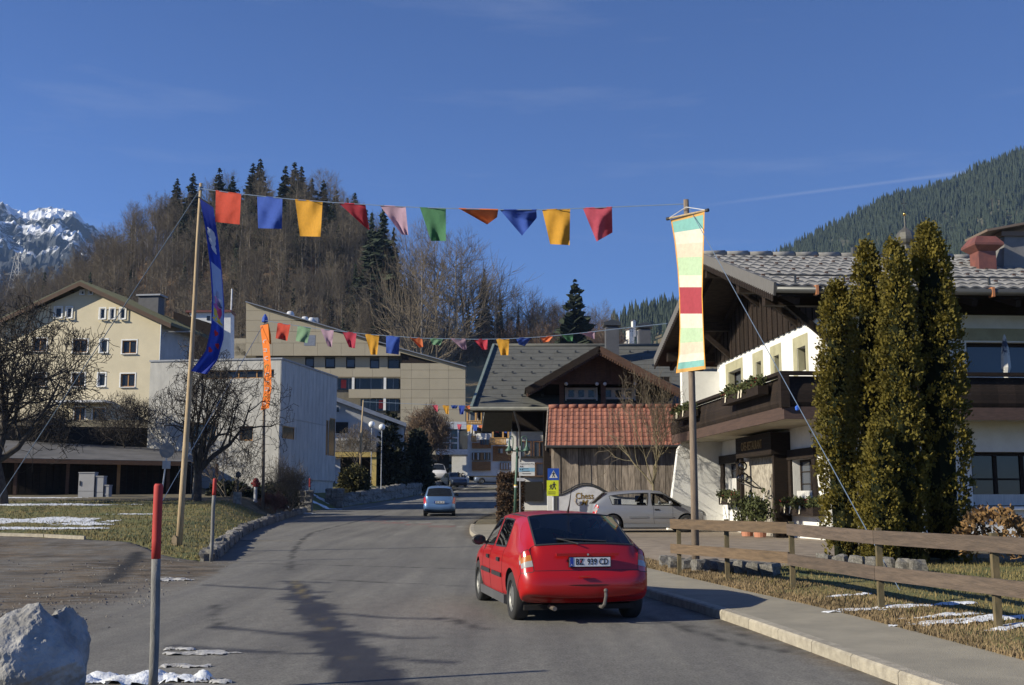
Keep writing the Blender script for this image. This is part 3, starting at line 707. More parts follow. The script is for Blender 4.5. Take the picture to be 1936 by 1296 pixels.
mid, mrows = far_slope('valley_slope', [(1040, 650), (1120, 632), (1180, 606), (1262, 583), (1340, 560), (1500, 520)], 900, 330, 20, M_FARMEADOW)
right, rrows = far_slope('forested_mountain', [(1300, 545), (1465, 492), (1500, 474), (1560, 442), (1620, 412), (1680, 382), (1740, 368), (1800, 352), (1850, 325), (1936, 292), (2150, 215), (2500, 170)], 1300, 620, 30, M_FARWOOD, rough=26)
def far_fir(seed, H=20, R=3.0):
    r_ = random.Random(seed); A, B = MB(), MB(); n = 7
    for k in range(4):
        z0, z1 = H*(.08 + .21*k), H*(.08 + .21*k) + H*(.42 if k < 3 else .30); rr = R*(1 - .22*k); ap = Vector((r_.gauss(0, .15), r_.gauss(0, .15), min(z1, H)))
        ring = [Vector((cos(6.283*j/n + k)*rr*(.65 + .7*r_.random()), sin(6.283*j/n + k)*rr*(.65 + .7*r_.random()), z0 - 1.6*r_.random())) for j in range(n)]
        for j in range(n): B.face([ring[j], ring[(j+1) % n], ap])
    return A, B
FARFIR = [far_fir(201 + i) for i in range(3)]
FARFIRM = [((lambda: (MB()))().mesh('none', M_BARK), f[1].mesh('far_fir_crown', M_FIRFAR)) for f in FARFIR]
def bil(rows, s, t):
    i = min(int(t*(len(rows)-2)), len(rows)-3); f = t*(len(rows)-2) - i; c = len(rows[0]) - 1; j = min(int(s*c), c-1); g = s*c - j
    a = Vector(rows[i][j]).lerp(Vector(rows[i][j+1]), g); b = Vector(rows[i+1][j]).lerp(Vector(rows[i+1][j+1]), g); return a.lerp(b, f)
for j in range(3):
    P = []
    for k in range(6500):
        s, t = rnd.random(), 1 - rnd.random()**1.6*.85
        p = bil(rrows, s, t)
        if fbm(p.x*.012, p.z*.02, 8) > 0.42: continue
        P.append((p.x, p.y, p.z - 1, rnd.random()*6, .34 + .40*rnd.random()))
    for k in range(150): p = bil(rrows, rnd.random(), 1.0); P.append((p.x, p.y, p.z - 1, rnd.random()*6, .42 + .42*rnd.random()))
    gn_forest('mountain_forest', FARFIRM[j], P, 'dense evergreen forest covering the mountainside')
    P = []
    for k in range(330):
        s, t = .25 + .75*rnd.random(), 1 - .34*rnd.random(); p = bil(mrows, s, t)
        if t < .80 and rnd.random() < .8: continue
        P.append((p.x, p.y, p.z - .5, rnd.random()*6, .45 + .4*rnd.random()))
    gn_forest('slope_forest', FARFIRM[j], P, 'belt of evergreens along the top of the meadow slope')
M_WHITEF = mat('far_plaster', (0.75, 0.72, 0.66), 0.9); M_ROOFF = mat('far_roof', (0.10, 0.07, 0.055), 0.9); M_DARKF = mat('far_dark', (0.03, 0.03, 0.03), 0.6)
for (u, v, s, lab) in ((1210, 619, 1.0, 'white farmhouse topmost on the far meadow'), (1192, 626, 1.25, 'grey-roofed farmhouse beside the chimney on the far meadow'), (1186, 645, .9, 'small pale farmhouse lowest on the far meadow'), (1198, 606, .7, 'tiny barn at the upper edge of the far meadow')):
    D = 700; s *= .36; p = at(u, v + 4, D); t = thing('farmhouse', p, lab, 'farmhouse', 0.5)
    w_ = 4.2*s; mb = MB(); mb.box(-w_, w_, -3*s, 5*s, -9, 4*s); mb.prism([(-w_, -3*s, 4*s), (w_, -3*s, 4*s), (0, -3*s, 6.4*s)], (0, 0, 0), (0, 8*s, 0)); mb.build('wall', M_WHITEF, t)
    mb = MB(); mb.prism([(-w_-.8, -4*s, 3.9*s), (0, -4*s, 6.7*s), (w_+.8, -4*s, 3.9*s), (w_+.8, -4*s, 4.4*s), (0, -4*s, 7.2*s), (-w_-.8, -4*s, 4.4*s)], (0, 0, 0), (0, 10*s, 0)); mb.build('roof', M_ROOFF, t)
    for q in (-2.2*s, 1.0*s):
        mb = MB(); mb.box(q, q + 1.2*s, -3.06*s, -3*s, 1.2*s, 2.8*s); mb.build('window', M_DARKF, t)

# ---- snow mountain
def snow_material():
    m = bpy.data.materials.new('snow_rock'); m.use_nodes = True; t = m.node_tree; b = t.nodes['Principled BSDF']; K = t.links.new; N = t.nodes.new
    tc = N('ShaderNodeTexCoord'); n = N('ShaderNodeTexNoise'); n.inputs['Scale'].default_value = 0.009; n.inputs['Detail'].default_value = 12; n.inputs['Roughness'].default_value = .72; K(tc.outputs['Object'], n.inputs['Vector'])
    g = N('ShaderNodeNewGeometry'); sp = N('ShaderNodeSeparateXYZ'); K(g.outputs['Position'], sp.inputs[0])
    mr = N('ShaderNodeMapRange'); mr.inputs['From Min'].default_value = 150; mr.inputs['From Max'].default_value = 660; mr.inputs['To Min'].default_value = -.14; mr.inputs['To Max'].default_value = .055; K(sp.outputs['Z'], mr.inputs['Value'])
    ad = N('ShaderNodeMath'); K(n.outputs[0], ad.inputs[0]); K(mr.outputs[0], ad.inputs[1])
    r = N('ShaderNodeValToRGB'); e = r.color_ramp.elements; e[0].position = .50; e[0].color = (.030, .038, .050, 1); e[1].position = .57; e[1].color = (.78, .80, .84, 1); K(ad.outputs[0], r.inputs[0]); K(r.outputs[0], b.inputs['Base Color']); b.inputs['Roughness'].default_value = .9
    return m
def snow_mountain():
    prof = [(-700, 330), (-300, 300), (-120, 340), (-40, 372), (0, 382), (25, 396), (48, 402), (75, 396), (105, 394), (140, 402), (160, 420), (190, 440), (240, 470), (320, 500), (480, 560), (800, 640)]
    D = 2500; mb = MB(); rows = []; us = lin(-700, 800, 260); ny = 90
    for i in range(ny + 1):
        t = i/ny; r = []
        for u in us:
            top = at(u, interp(prof, u), D); y = D - 1500*(1 - t)**1.1; z = 40 + (top.z - 40)*t**1.05
            x = top.x*y/D
            rg = 1 - abs(noise.fractal(Vector((x*.0045, y*.0045, z*.004)), 0.9, 2.1, 6))
            z += (120*(rg - .72))*sin(pi*min(1, t*.96 + .02))*ss(0, .3, t) + (16*fbm(x*.03, y*.03, 2) + 9*fbm(x*.1, z*.1, 2))*ss(.1, .5, t)*(1 if t < 1 else .5)
            r.append((x, y + 40*(rg - .7)*sin(pi*t), z))
        rows.append(r)
    mb.grid(rows); put(mb.build('snow_mountain', snow_material()), kind='structure')
snow_mountain()

# ---- power pylon
M_STEEL = mat('galvanised_steel', (0.34, 0.35, 0.36), 0.6, metal=0.4)
top, bot = at(33, 478, 330), at(20, 600, 330); t = thing('power_pylon', (bot.x + 1, 330, bot.z - 4), 'lattice steel power pylon in front of the snowy mountain', 'pylon')
H = top.z - bot.z + 4; mb = MB(); wf = lambda q: 2.6*(1 - q)**1.1 + .35
for sx in (-1, 1):
    for sy in (-1, 1): mb.bar((sx*wf(0), sy*wf(0), 0), (sx*wf(1), sy*wf(1), H), .17)
for k in range(9):
    q, q2 = k/9, (k+1)/9
    for sy in (-1, 1):
        mb.bar((-wf(q), sy*wf(q), q*H), (wf(q2), sy*wf(q2), q2*H), .12); mb.bar((wf(q), sy*wf(q), q*H), (-wf(q2), sy*wf(q2), q2*H), .12)
mb.build('mast', M_STEEL, t)
for q, wd in ((.93, 2.0), (.72, 3.7), (.52, 3.2)):
    mb = MB()
    for s in (-1, 1): mb.bar((0, 0, q*H + .8), (s*wd, 0, q*H), .13); mb.bar((0, 0, q*H - .25), (s*wd, 0, q*H), .13)
    mb.build('cross_arm', M_STEEL, t)
# ================================================================== buildings
M_WHITE = mat('white_plaster', (0.80, 0.79, 0.75), 0.9, scale=2, col2=(0.70, 0.69, 0.65), bump=0.4, bscale=40)
M_YEL = mat('cream_plaster', (0.62, 0.545, 0.385), 0.9, scale=0.8, col2=(0.56, 0.495, 0.35), bump=0.3, bscale=30)
M_BEIGE = mat('beige_panel', (0.41, 0.355, 0.25), 0.7, scale=0.5, col2=(0.375, 0.325, 0.228), perobj=0.04)
M_CONC = mat('board_concrete', (0.49, 0.475, 0.43), 0.85, scale=1.6, col2=(0.37, 0.36, 0.33), stretch=(1.5, 1.5, 0.5), bump=0.3, bscale=30, perobj=0.05)
M_GREYW = mat('grey_render', (0.42, 0.42, 0.42), 0.9, scale=1.2, col2=(0.34, 0.34, 0.34))
M_DWOOD = mat('dark_wood', (0.032, 0.022, 0.016), 0.8, spec=0.2, scale=5, col2=(0.014, 0.010, 0.008), stretch=(1, 1, 8), bump=0.4, bscale=20, perobj=0.25)
M_BWOOD = mat('brown_wood', (0.14, 0.070, 0.038), 0.75, scale=5, col2=(0.075, 0.038, 0.022), stretch=(1, 1, 6), bump=0.4, perobj=0.15)
M_GWOOD = mat('weathered_board', (0.40, 0.335, 0.27), 0.9, scale=3.2, col2=(0.10, 0.078, 0.06), stretch=(6, 6, 0.7), bump=0.7, bscale=25, perobj=0.38, detail=8, lo=.3, hi=.72)
M_OAK = mat('honey_wood', (0.50, 0.29, 0.095), 0.7, scale=4, col2=(0.40, 0.22, 0.07), stretch=(1, 1, 5))
M_SHING = mat('wood_shingle', (0.40, 0.20, 0.075), 0.85, scale=9, col2=(0.24, 0.115, 0.045), bump=0.6, bscale=30)
M_SLATE = mat('grey_roof_tile', (0.112, 0.112, 0.100), 0.85, spec=0.25, scale=3, col2=(0.090, 0.090, 0.082), perobj=0.03)
M_METALROOF = mat('green_metal_roof', (0.075, 0.080, 0.048), 0.5, scale=2, metal=0.3)
M_TILE = mat('clay_tile', (0.33, 0.130, 0.080), 0.85, scale=3, col2=(0.20, 0.08, 0.055), bump=0.3, bscale=40, perobj=0.22, detail=7)
M_GTILE = mat('concrete_tile', (0.275, 0.268, 0.255), 0.85, scale=5, col2=(0.17, 0.165, 0.158), bump=0.3, perobj=0.12)
M_DGLASS = glass('window_glass', (0.018, 0.021, 0.025), rough=0.06)
M_BGLASS = glass('curtained_glass', (0.055, 0.065, 0.085), rough=0.08)
M_WFRAME = mat('white_frame', (0.74, 0.74, 0.72), 0.6)
M_OFRAME = mat('wood_frame', (0.33, 0.17, 0.055), 0.6)
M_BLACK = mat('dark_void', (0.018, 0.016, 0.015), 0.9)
M_TRIM = mat('olive_surround', (0.36, 0.34, 0.22), 0.9)
M_STEELG = mat('grey_metal', (0.30, 0.31, 0.33), 0.45, metal=0.5)
M_ALU = mat('alu_white', (0.55, 0.56, 0.58), 0.5)
M_COPPER = mat('copper_sheet', (0.23, 0.085, 0.062), 0.55, scale=4, col2=(0.15, 0.06, 0.048), metal=0.2)
M_RED = mat('red_cloth', (0.40, 0.04, 0.045), 0.8)
M_CURT = mat('curtain', (0.62, 0.60, 0.56), 0.9, scale=14, stretch=(6, 1, .3), col2=(0.45, 0.44, 0.42))
M_GUTTER = mat('gutter', (0.07, 0.072, 0.072), 0.4, metal=0.4)

class Wall:                                  # a facade plane: pixel -> local (x along, z up)
    def __init__(s, root, inset=0.0): s.r, s.b = root, inset
    def p(s, u, v):
        M = s.r.matrix_basis.inverted(); o = M @ Vector((0, 0, CAMZ)); d = M.to_3x3() @ ray(u, v); t = (s.b - o.y) / d.y; q = o + d * t; return q.x, q.z
    def rect(s, u0, v0, u1, v1):
        um, vm = (u0+u1)/2, (v0+v1)/2
        x0 = s.p(u0, vm)[0]; x1 = s.p(u1, vm)[0]; z1 = s.p(um, v0)[1]; z0 = s.p(um, v1)[1]
        return min(x0, x1), max(x0, x1), z0, z1
def wall_holes(name, x0, x1, z0, z1, holes, th, m, parent, y=0.0):
    """upright wall with openings; front face at local y, thickness th away from the viewer"""
    xs = sorted({x0, x1, *[max(x0, min(x1, h[0])) for h in holes], *[max(x0, min(x1, h[1])) for h in holes]}); zs = sorted({z0, z1, *[max(z0, min(z1, h[2])) for h in holes], *[max(z0, min(z1, h[3])) for h in holes]})
    mb = MB(); inh = lambda a, b: any(h[0] < a < h[1] and h[2] < b < h[3] for h in holes)
    for i in range(len(xs)-1):
        for j in range(len(zs)-1):
            a, b, c, d = xs[i], xs[i+1], zs[j], zs[j+1]
            if b - a < 1e-6 or d - c < 1e-6 or inh((a+b)/2, (c+d)/2): continue
            mb.face([(a, y, c), (b, y, c), (b, y, d), (a, y, d)]); mb.face([(a, y+th, c), (a, y+th, d), (b, y+th, d), (b, y+th, c)])
    for h in holes:
        a, b, c, d = h[:4]
        mb.face([(a, y, c), (a, y, d), (a, y+th, d), (a, y+th, c)]); mb.face([(b, y, c), (b, y+th, c), (b, y+th, d), (b, y, d)])
        mb.face([(a, y, d), (b, y, d), (b, y+th, d), (a, y+th, d)]); mb.face([(a, y, c), (a, y+th, c), (b, y+th, c), (b, y, c)])
    mb.face([(x0, y, z0), (x0, y, z1), (x0, y+th, z1), (x0, y+th, z0)]); mb.face([(x1, y, z0), (x1, y+th, z0), (x1, y+th, z1), (x1, y, z1)])
    mb.face([(x0, y, z1), (x1, y, z1), (x1, y+th, z1), (x0, y+th, z1)])
    return mb.build(name, m, parent)
def window(parent, h, y=0.0, dep=0.14, fm=None, gm=None, fw=0.07, mull=0, bars=0, surround=None, sill=None, sw=0.12, name='window'):
    a, b, c, d = h; mb = MB(); fm = fm or M_WFRAME; yy = y + dep
    mb.box(a, a+fw, yy-.03, yy+.04, c, d); mb.box(b-fw, b, yy-.03, yy+.04, c, d); mb.box(a+fw, b-fw, yy-.03, yy+.04, c, c+fw); mb.box(a+fw, b-fw, yy-.03, yy+.04, d-fw, d)
    for k in range(mull): x = a + (b-a)*(k+1)/(mull+1); mb.box(x-fw*.5, x+fw*.5, yy-.028, yy+.038, c+fw, d-fw)
    for k in range(bars): z = c + (d-c)*(k+1)/(bars+1); mb.box(a+fw, b-fw, yy-.025, yy+.03, z-fw*.25, z+fw*.25)
    o = mb.build(name, fm, parent)
    g = MB(); g.face([(a+fw*.5, yy+.01, c+fw*.5), (b-fw*.5, yy+.01, c+fw*.5), (b-fw*.5, yy+.01, d-fw*.5), (a+fw*.5, yy+.01, d-fw*.5)]); g.build('pane', gm or M_DGLASS, o)
    if surround:
        s = MB(); p = 0.025; s.box(a-sw, a, y-p, y+.01, c-sw*.6, d+sw); s.box(b, b+sw, y-p, y+.01, c-sw*.6, d+sw); s.box(a, b, y-p, y+.01, d, d+sw); s.box(a, b, y-p-.03, y+.01, c-sw*.6, c)
        s.build('surround', surround, o)
    if sill: s = MB(); s.box(a-.05, b+.05, y-.14, y+.02, c-.06, c-.003); s.build('sill', sill, o)
    return o
def slab(mb, P, n, t, mi=0): # polygon thickened along -n
    n = Vector(n).normalized(); mb.prism(P, (0, 0, 0), -n*t, mi)
BACK = lambda root, m, x0, x1, y0, y1, z0, z1: (lambda mb: (mb.box(x0, x1, y0, y1, z0, z1), mb.build('inner_dark', m, root)))(MB())

# ---------------------------------------------------------------- cream apartment house on the left
rt = thing('cream_house', at(20, 830, 88), 'cream plastered gabled house with white-framed windows above the low garage', 'house', radians(-7)); bpy.context.view_layer.update()
Wl = Wall(rt); xa, za = Wl.p(160, 540); xR = Wl.p(303, 640)[0]; xL = 2*xa - xR - .3; zev = Wl.p(303, 612)[1] + .2
holes = []; specs = []
for (u0, v0, u1, v1, mull) in ((190, 584, 200, 604, 0), (209, 584, 218, 604, 0), (228, 584, 238, 604, 0), (105, 582, 118, 602, 0), (127, 582, 137, 602, 0), (138, 642, 165, 667, 1), (189, 642, 203, 667, 0), (231, 644, 258, 669, 1),
        (136, 706, 160, 731, 1), (185, 706, 199, 731, 0), (228, 707, 255, 732, 1), (62, 640, 88, 665, 1), (62, 706, 86, 731, 1), (140, 770, 160, 808, 1), (175, 772, 198, 800, 1)):
    h = Wl.rect(u0, v0, u1, v1); (holes.append(h) if v0 > 620 else None); specs.append((h, mull))
wall_holes('wall', xL, xR, -5, zev, holes[:], .3, M_YEL, rt)
mb = MB(); mb.prism([(xL, 0, zev), (xR, 0, zev), (xa, 0, za - .25)], (0, 0, 0), (0, .3, 0)); mb.build('gable', M_YEL, rt)
for k, (h, mull) in enumerate(specs):
    window(rt, h, y=-.12 if k < 5 else 0, dep=.12 if k > 4 else .09, fm=M_OFRAME if mull else M_WFRAME, mull=mull, fw=.08, surround=M_WFRAME, sill=M_WFRAME, sw=.09)
for (u0, v0, u1, v1) in ((153, 550, 160, 558), (169, 550, 176, 558)):
    h = Wl.rect(u0, v0, u1, v1); window(rt, h, y=-.1, dep=.09, surround=M_WFRAME, sw=.06)
for q_ in (xR - .3, xL):
    mb = MB(); mb.box(q_, q_ + .3, .31, 6.5, -5, zev); mb.build('side_wall', M_GREYW, rt)
k = (za - zev) / (xR - xa); ov = 1.15
for s, nm in ((1, 'roof_slope'), (-1, 'roof_slope')):
    e = (xR if s > 0 else xL); ex = e + s*ov; ez = zev - k*ov
    mb = MB(); mb.prism([(xa, -.75, za + .05), (ex, -.75, ez + .05), (ex, -.75, ez + .27), (xa, -.75, za + .27)], (0, 0, 0), (0, 7.6, 0)); r = mb.build(nm, M_METALROOF, rt)
    mb = MB(); mb.prism([(xa, -.80, za - .18), (ex, -.80, ez - .18), (ex, -.80, ez + .16), (xa, -.80, za + .16)], (0, 0, 0), (0, .06, 0)); mb.build('barge_board', mat('rake_board', (.075, .042, .026), .8), r)
    if s > 0:
        for q in range(9):
            y_ = -.6 + q*.88; mb = MB(); d_ = Vector((ex - xa, 0, ez - za)); mb.bar((xa, y_, za + .29), (ex, y_, ez + .29), .06, .07); mb.build('seam', M_METALROOF, r)
    mb = MB()
    for q in range(5): t_ = .12 + .2*q; mb.box(xa + (ex-xa)*t_ - .08, xa + (ex-xa)*t_ + .08, -.7, 0, za + (ez-za)*t_ - .16, za + (ez-za)*t_ + .06)
    mb.build('purlin', M_DWOOD, r)
cx_, cz_ = Wl.p(240, 560); mb = MB(); mb.box(cx_ - .95, cx_ + .75, 4, 5.2, za - 3, cz_ + .68); ch = mb.build('chimney', mat('dark_chimney', (.10, .10, .105), .8), rt); mb = MB(); mb.box(cx_ - 1.1, cx_ + .95, 3.85, 5.35, cz_ + .72, cz_ + .85); mb.build('chimney_cap', M_STEELG, ch)
mb = MB(); mb.tube([(xR + .1, -.12, zev - .3), (xR + .12, -.12, -2)], .07, 6); mb.tube([(xR + 2.6, .2, zev + .15 - 1.0), (xR + .4, .1, zev - .85), (xR + .12, -.1, zev - 1.4)], .06, 6); mb.build('downpipe', M_STEELG, rt)
mb = MB(); h = Wl.rect(118, 760, 215, 764); mb.box(h[0], h[1], -1.5, 0, h[2], h[3]); mb.build('canopy', M_ALU, rt)
# annex wall behind, right of the cream house
mb = MB(); mb.box(xL + .3, xR - .3, 6.2, 6.5, -5, zev); mb.build('rear_wall', M_GREYW, rt)

# ---------------------------------------------------------------- long low garage in the bank
a, b = at(-60, 862, 58), at(338, 888, 61); d = (b - a); g0 = Vector((a.x, a.y, G(a.x + 8, 57) - .2))
rt = thing('low_garage', g0, 'long low dark garage with flat grey roof below the cream house', 'garage', atan2(d.y, d.x)); Lg = math.hypot(d.x, d.y); hz = a.z - g0.z
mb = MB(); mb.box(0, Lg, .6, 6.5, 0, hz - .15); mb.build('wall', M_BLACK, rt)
mb = MB(); mb.prism([(-.3, -.5, hz - .28), (Lg + .3, -.5, hz - .4), (Lg + .3, 7.5, hz + .55), (-.3, 7.5, hz + 1.0)], (0, 0, 0), (0, 0, .2)); rf = mb.build('roof', mat('bitumen_roof', (.13, .125, .12), .9, scale=.8, col2=(.07, .068, .066), detail=8), rt)
mb = MB(); mb.bar((-.3, -.55, hz - .22), (Lg + .3, -.55, hz - .34), .08, .22); mb.build('fascia', M_BWOOD, rf)
for q in range(5): mb = MB(); mb.box(2.2 + q*2.5, 2.36 + q*2.5, -.1, .08, 0, hz - .3); mb.build('post', M_BWOOD if q != 2 else M_OFRAME, rt)
for q in range(34): mb = MB(); mb.box(.1 + q*.33, .1 + q*.33 + .3, .54, .6, 0, hz - .2); mb.build('board', M_DWOOD, rt)
# terrace hedge wall on top of the bank
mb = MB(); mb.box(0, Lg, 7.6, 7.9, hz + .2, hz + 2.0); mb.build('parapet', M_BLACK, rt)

# ---------------------------------------------------------------- concrete house
c0 = at(525, 905, 66); rt = thing('concrete_house', (c0.x, 66, 1.3), 'flat-roofed house of pale board-marked concrete behind the bare garden tree', 'house', radians(-9)); bpy.context.view_layer.update()
Wl = Wall(rt); ztop = Wl.p(525, 680)[1]; xl_ = Wl.p(284, 700)[0]; DEP = 10.6
hl = [Wl.rect(380, 700, 518, 716), Wl.rect(452, 806, 478, 834), Wl.rect(345, 800, 408, 836)]
npan = 7
wall_holes('wall', xl_, 0, 0, ztop, hl, .3, M_CONC, rt)
for h in hl[1:]: window(rt, h, dep=.2, fm=M_OFRAME, fw=.09, mull=0)
h = hl[0]; window(rt, h, dep=.22, fm=M_OFRAME, fw=.07, mull=3)
for k in range(1, 6):
    for z_ in ():
        pass
# right side, board by board: seams are gaps between the panels
M_ = Matrix.Rotation(radians(90), 4, 'Z'); holesR = [(.55, 2.5, 5.0 - 1.3, 5.75 - 1.3), (8.6, 8.95, 3.0, 5.3), (9.15, 10.4, 3.0, 5.5)]
side = thing('x', (0, 0, 0), None, None); bpy.data.objects.remove(side)
npn = 15; pw = DEP / npn
def zroof(t): return ztop - 0.05
for q in range(npn):
    for (za_, zb_) in ((1.35, 4.9), (4.93, ztop)):
        a_, b_ = q*pw + .012, (q+1)*pw - .012
        parts = [(za_, zb_)]
        for (h0, h1, c_, d_) in holesR:
            if b_ > h0 + .05 and a_ < h1 - .05:
                nw = []
                for (s0, s1) in parts:
                    if d_ <= s0 or c_ >= s1: nw.append((s0, s1))
                    else:
                        if c_ > s0: nw.append((s0, c_))
                        if d_ < s1: nw.append((d_, s1))
                parts = nw
        for (s0, s1) in parts:
            mb = MB(); mb.box(.001, .04, a_, b_, s0, s1); mb.build('concrete_panel', M_CONC, rt)
mb = MB(); mb.box(-.25, 0, .31, DEP, 1.35, ztop); mb.box(-.35, -.05, 1.5, DEP - .2, 0, 1.35); mb.build('side_wall', M_CONC, rt)
for (h0, h1, c_, d_) in holesR:
    mb = MB(); mb.box(.0005, .012, h0, h1, c_, d_); w_ = mb.build('window', M_DGLASS, rt)
    mb = MB(); mb.box(.004, .03, h0, h0+.06, c_, d_); mb.box(.004, .03, h1-.06, h1, c_, d_); mb.box(.004, .03, h0+.06, h1-.06, c_, c_+.06); mb.box(.004, .03, h0+.06, h1-.06, d_-.06, d_); mb.build('frame', M_OFRAME, w_)
mb = MB(); mb.box(xl_ - .05, .10, -.06, DEP + .05, ztop, ztop + .10); mb.build('roof', M_STEELG, rt)
mb = MB(); mb.box(-3.6, -3.3, 1.2, 1.5, 0, 1.35); mb.build('pier', M_CONC, rt)

# ---------------------------------------------------------------- white house glimpsed behind the pole
c0 = at(360, 680, 118); rt = thing('white_house', (c0.x, 118, c0.z - 4), 'small white house with slanted roof glimpsed behind the blue banner', 'house', radians(4)); bpy.context.view_layer.update(); Wl = Wall(rt)
P = [Wl.p(*q) for q in ((357, 591), (436, 590), (436, 700), (412, 700), (412, 616), (362, 600))]
mb = MB(); mb.prism([(x, 0, z) for x, z in P], (0, 0, 0), (0, 2.2, 0)); mb.build('wall', M_WHITE, rt, fix=True)
h = Wl.rect(391, 598, 397, 606); mb = MB(); mb.box(h[0], h[1], -.04, .02, h[2], h[3]); mb.build('window', M_DGLASS, rt)
P = [Wl.p(*q) for q in ((352, 588), (438, 587), (438, 591), (352, 592))]; mb = MB(); mb.prism([(x, -.3, z) for x, z in P], (0, 0, 0), (0, 2.8, 0)); mb.build('roof', M_COPPER, rt, fix=True)
P = [Wl.p(*q) for q in ((330, 590), (362, 602), (412, 618), (412, 720), (330, 720))]; mb = MB(); mb.prism([(x, -.5, z) for x, z in P], (0, 0, 0), (0, 2.4, 0)); mb.build('shingled_wing', M_DWOOD, rt, fix=True)
mb = MB(); x_, z_ = Wl.p(437, 545); z2 = Wl.p(437, 595)[1]; mb.tube([(x_, .5, z2), (x_, .5, z_)], .09, 6); mb.build('mast', M_ALU, rt)

# ---------------------------------------------------------------- big beige panelled building
D = 145; c0 = at(440, 850, D); rt = thing('panelled_building', (c0.x, D, c0.z - 3), 'large beige panelled building with long sloping roofline below the wooded hill', 'building', radians(2)); bpy.context.view_layer.update()
Wl = Wall(rt); X = lambda u: Wl.p(u, 700)[0]; Z = lambda v, u=660: Wl.p(u, v)[1]
body_out = [(465, 572), (600, 612), (758, 660), (880, 694), (880, 870), (440, 870), (440, 640), (465, 640)]
wins = [Wl.rect(*q) for q in ((575, 676, 592, 693), (613, 676, 632, 694), (653, 677, 670, 694), (698, 679, 716, 696))]
# the recessed dark body behind the panels
P = [Wl.p(*q) for q in ((466, 573), (758, 661), (879, 695), (879, 870), (441, 870), (441, 641), (466, 641))]
mb = MB(); mb.prism([(x, 1.2, z - .15) for x, z in P], (0, 0, 0), (0, 14, 0)); mb.build('core', mat('core_grey', (.16, .145, .115), .9), rt, fix=True)
def top_v(u): return interp([(465, 572), (600, 612), (758, 661), (880, 694)], u)
def panel_row(v0, v1, us, y=0.0, skip=()):
    for i, (a, b) in enumerate(zip(us, us[1:])):
        if i in skip: continue
        pts = [Wl.p(a, max(v0, top_v(a))), Wl.p(b, max(v0, top_v(b))), Wl.p(b, v1), Wl.p(a, v1)]
        if pts[3][1] >= pts[0][1] - .05 and pts[2][1] >= pts[1][1] - .05: continue
        pts = [(x + (.012 if k in (0, 3) else -.012), z - (.014 if k < 2 else -.014)) for k, (x, z) in enumerate(pts)]
        if pts[0][1] < pts[3][1]: pts = [pts[1], pts[2], pts[3]] if pts[1][1] > pts[2][1] else None
        if not pts: continue
        if len(pts) == 4 and pts[1][1] < pts[2][1]:      # triangle where the roofline cuts the row
            x0_, z0_ = pts[0]; x1_, z1_ = pts[1]; zb = pts[2][1]; t_ = (z0_ - zb) / (z0_ - z1_ + 1e-9); pts = [pts[0], (x0_ + (x1_ - x0_)*t_, zb), pts[3]]
        mb = MB(); mb.prism([(x, y, z) for x, z in pts], (0, 0, 0), (0, .3, 0)); mb.build('panel', M_BEIGE, rt)
U1 = [440, 465, 500, 540, 578, 620, 660, 700, 757]
panel_row(560, 588, U1[1:]); panel_row(588, 606, [465, 510, 550, 590, 630]); panel_row(606, 627, [465, 505, 552, 596, 640, 690]); panel_row(627, 649, [465, 488, 533, 578, 622, 665, 712, 757])
panel_row(649, 673, [440, 475, 515, 555, 600, 645, 690, 735, 757])
panel_row(673, 697, [530, 575], .9); panel_row(673, 697, [592, 613], .9); panel_row(673, 697, [632, 653], .9); panel_row(673, 698, [670, 698], .9); panel_row(673, 698, [716, 732], .9)
for h in wins: window(rt, h, y=.9, dep=.1, fm=M_BLACK, fw=.12, gm=M_BGLASS)
h = Wl.rect(733, 679, 754, 697); window(rt, h, y=.9, dep=.15, fm=M_BLACK, gm=M_DGLASS)
panel_row(697, 713, [545, 590, 625, 667, 704, 757]); panel_row(736, 753, [659, 700, 757]); 
panel_row(640, 690, [440, 465]); panel_row(690, 720, [440, 480, 530])
hs = Wl.rect(575, 634, 596, 654)
mb = MB(); mb.box(hs[0], hs[1], -.02, .06, hs[2], hs[3]); mb.build('window', M_STEELG, rt)
for (v0, v1) in ((660, 685),): pass
# right part: triangle opening, then solid rows of panels
UR = [757, 778, 812, 848, 880]
panel_row(687, 700, UR); panel_row(700, 716, UR); panel_row(716, 737, UR); panel_row(737, 753, UR); panel_row(753, 775, UR); panel_row(775, 800, UR); panel_row(800, 860, UR)
P = [Wl.p(*q) for q in ((757, 660), (880, 694), (880, 700), (757, 667))]; mb = MB(); mb.prism([(x, -.02, z) for x, z in P], (0, 0, 0), (0, .34, 0)); mb.build('roof_edge_panel', M_BEIGE, rt)
P = [Wl.p(*q) for q in ((759, 668), (800, 680), (826, 687), (759, 687))]; mb = MB(); mb.prism([(x, .35, z) for x, z in P], (0, 0, 0), (0, .1, 0)); mb.build('opening_screen', M_DWOOD, rt)
for (u0, v0, u1, v1, posts) in ((626, 714, 753, 736, (668, 728)), (680, 753, 753, 776, (728,))):
    h = Wl.rect(u0, v0, u1, v1); mb = MB(); mb.box(h[0], h[1], 1.05, 1.15, h[2], h[3]); w_ = mb.build('loggia_glazing', M_DGLASS, rt)
    for u in posts: x_ = X(u); mb = MB(); mb.box(x_ - .16, x_ + .16, .05, .4, h[2], h[3]); mb.build('white_post', M_WHITE, rt)
    for k in range(6): x_ = h[0] + (h[1]-h[0])*(k+.5)/6; mb = MB(); mb.box(x_ - .03, x_ + .03, 1.0, 1.05, h[2], h[3]); mb.build('mullion', M_STEELG, w_)
for u in (648, 720): 
    h = Wl.rect(u - 5, 717 if u < 700 else 756, u + 5, 733 if u < 700 else 772); mb = MB(); mb.box(h[0], h[1], .95, 1.0, h[2], h[3]); mb.build('red_curtain', M_RED, rt)
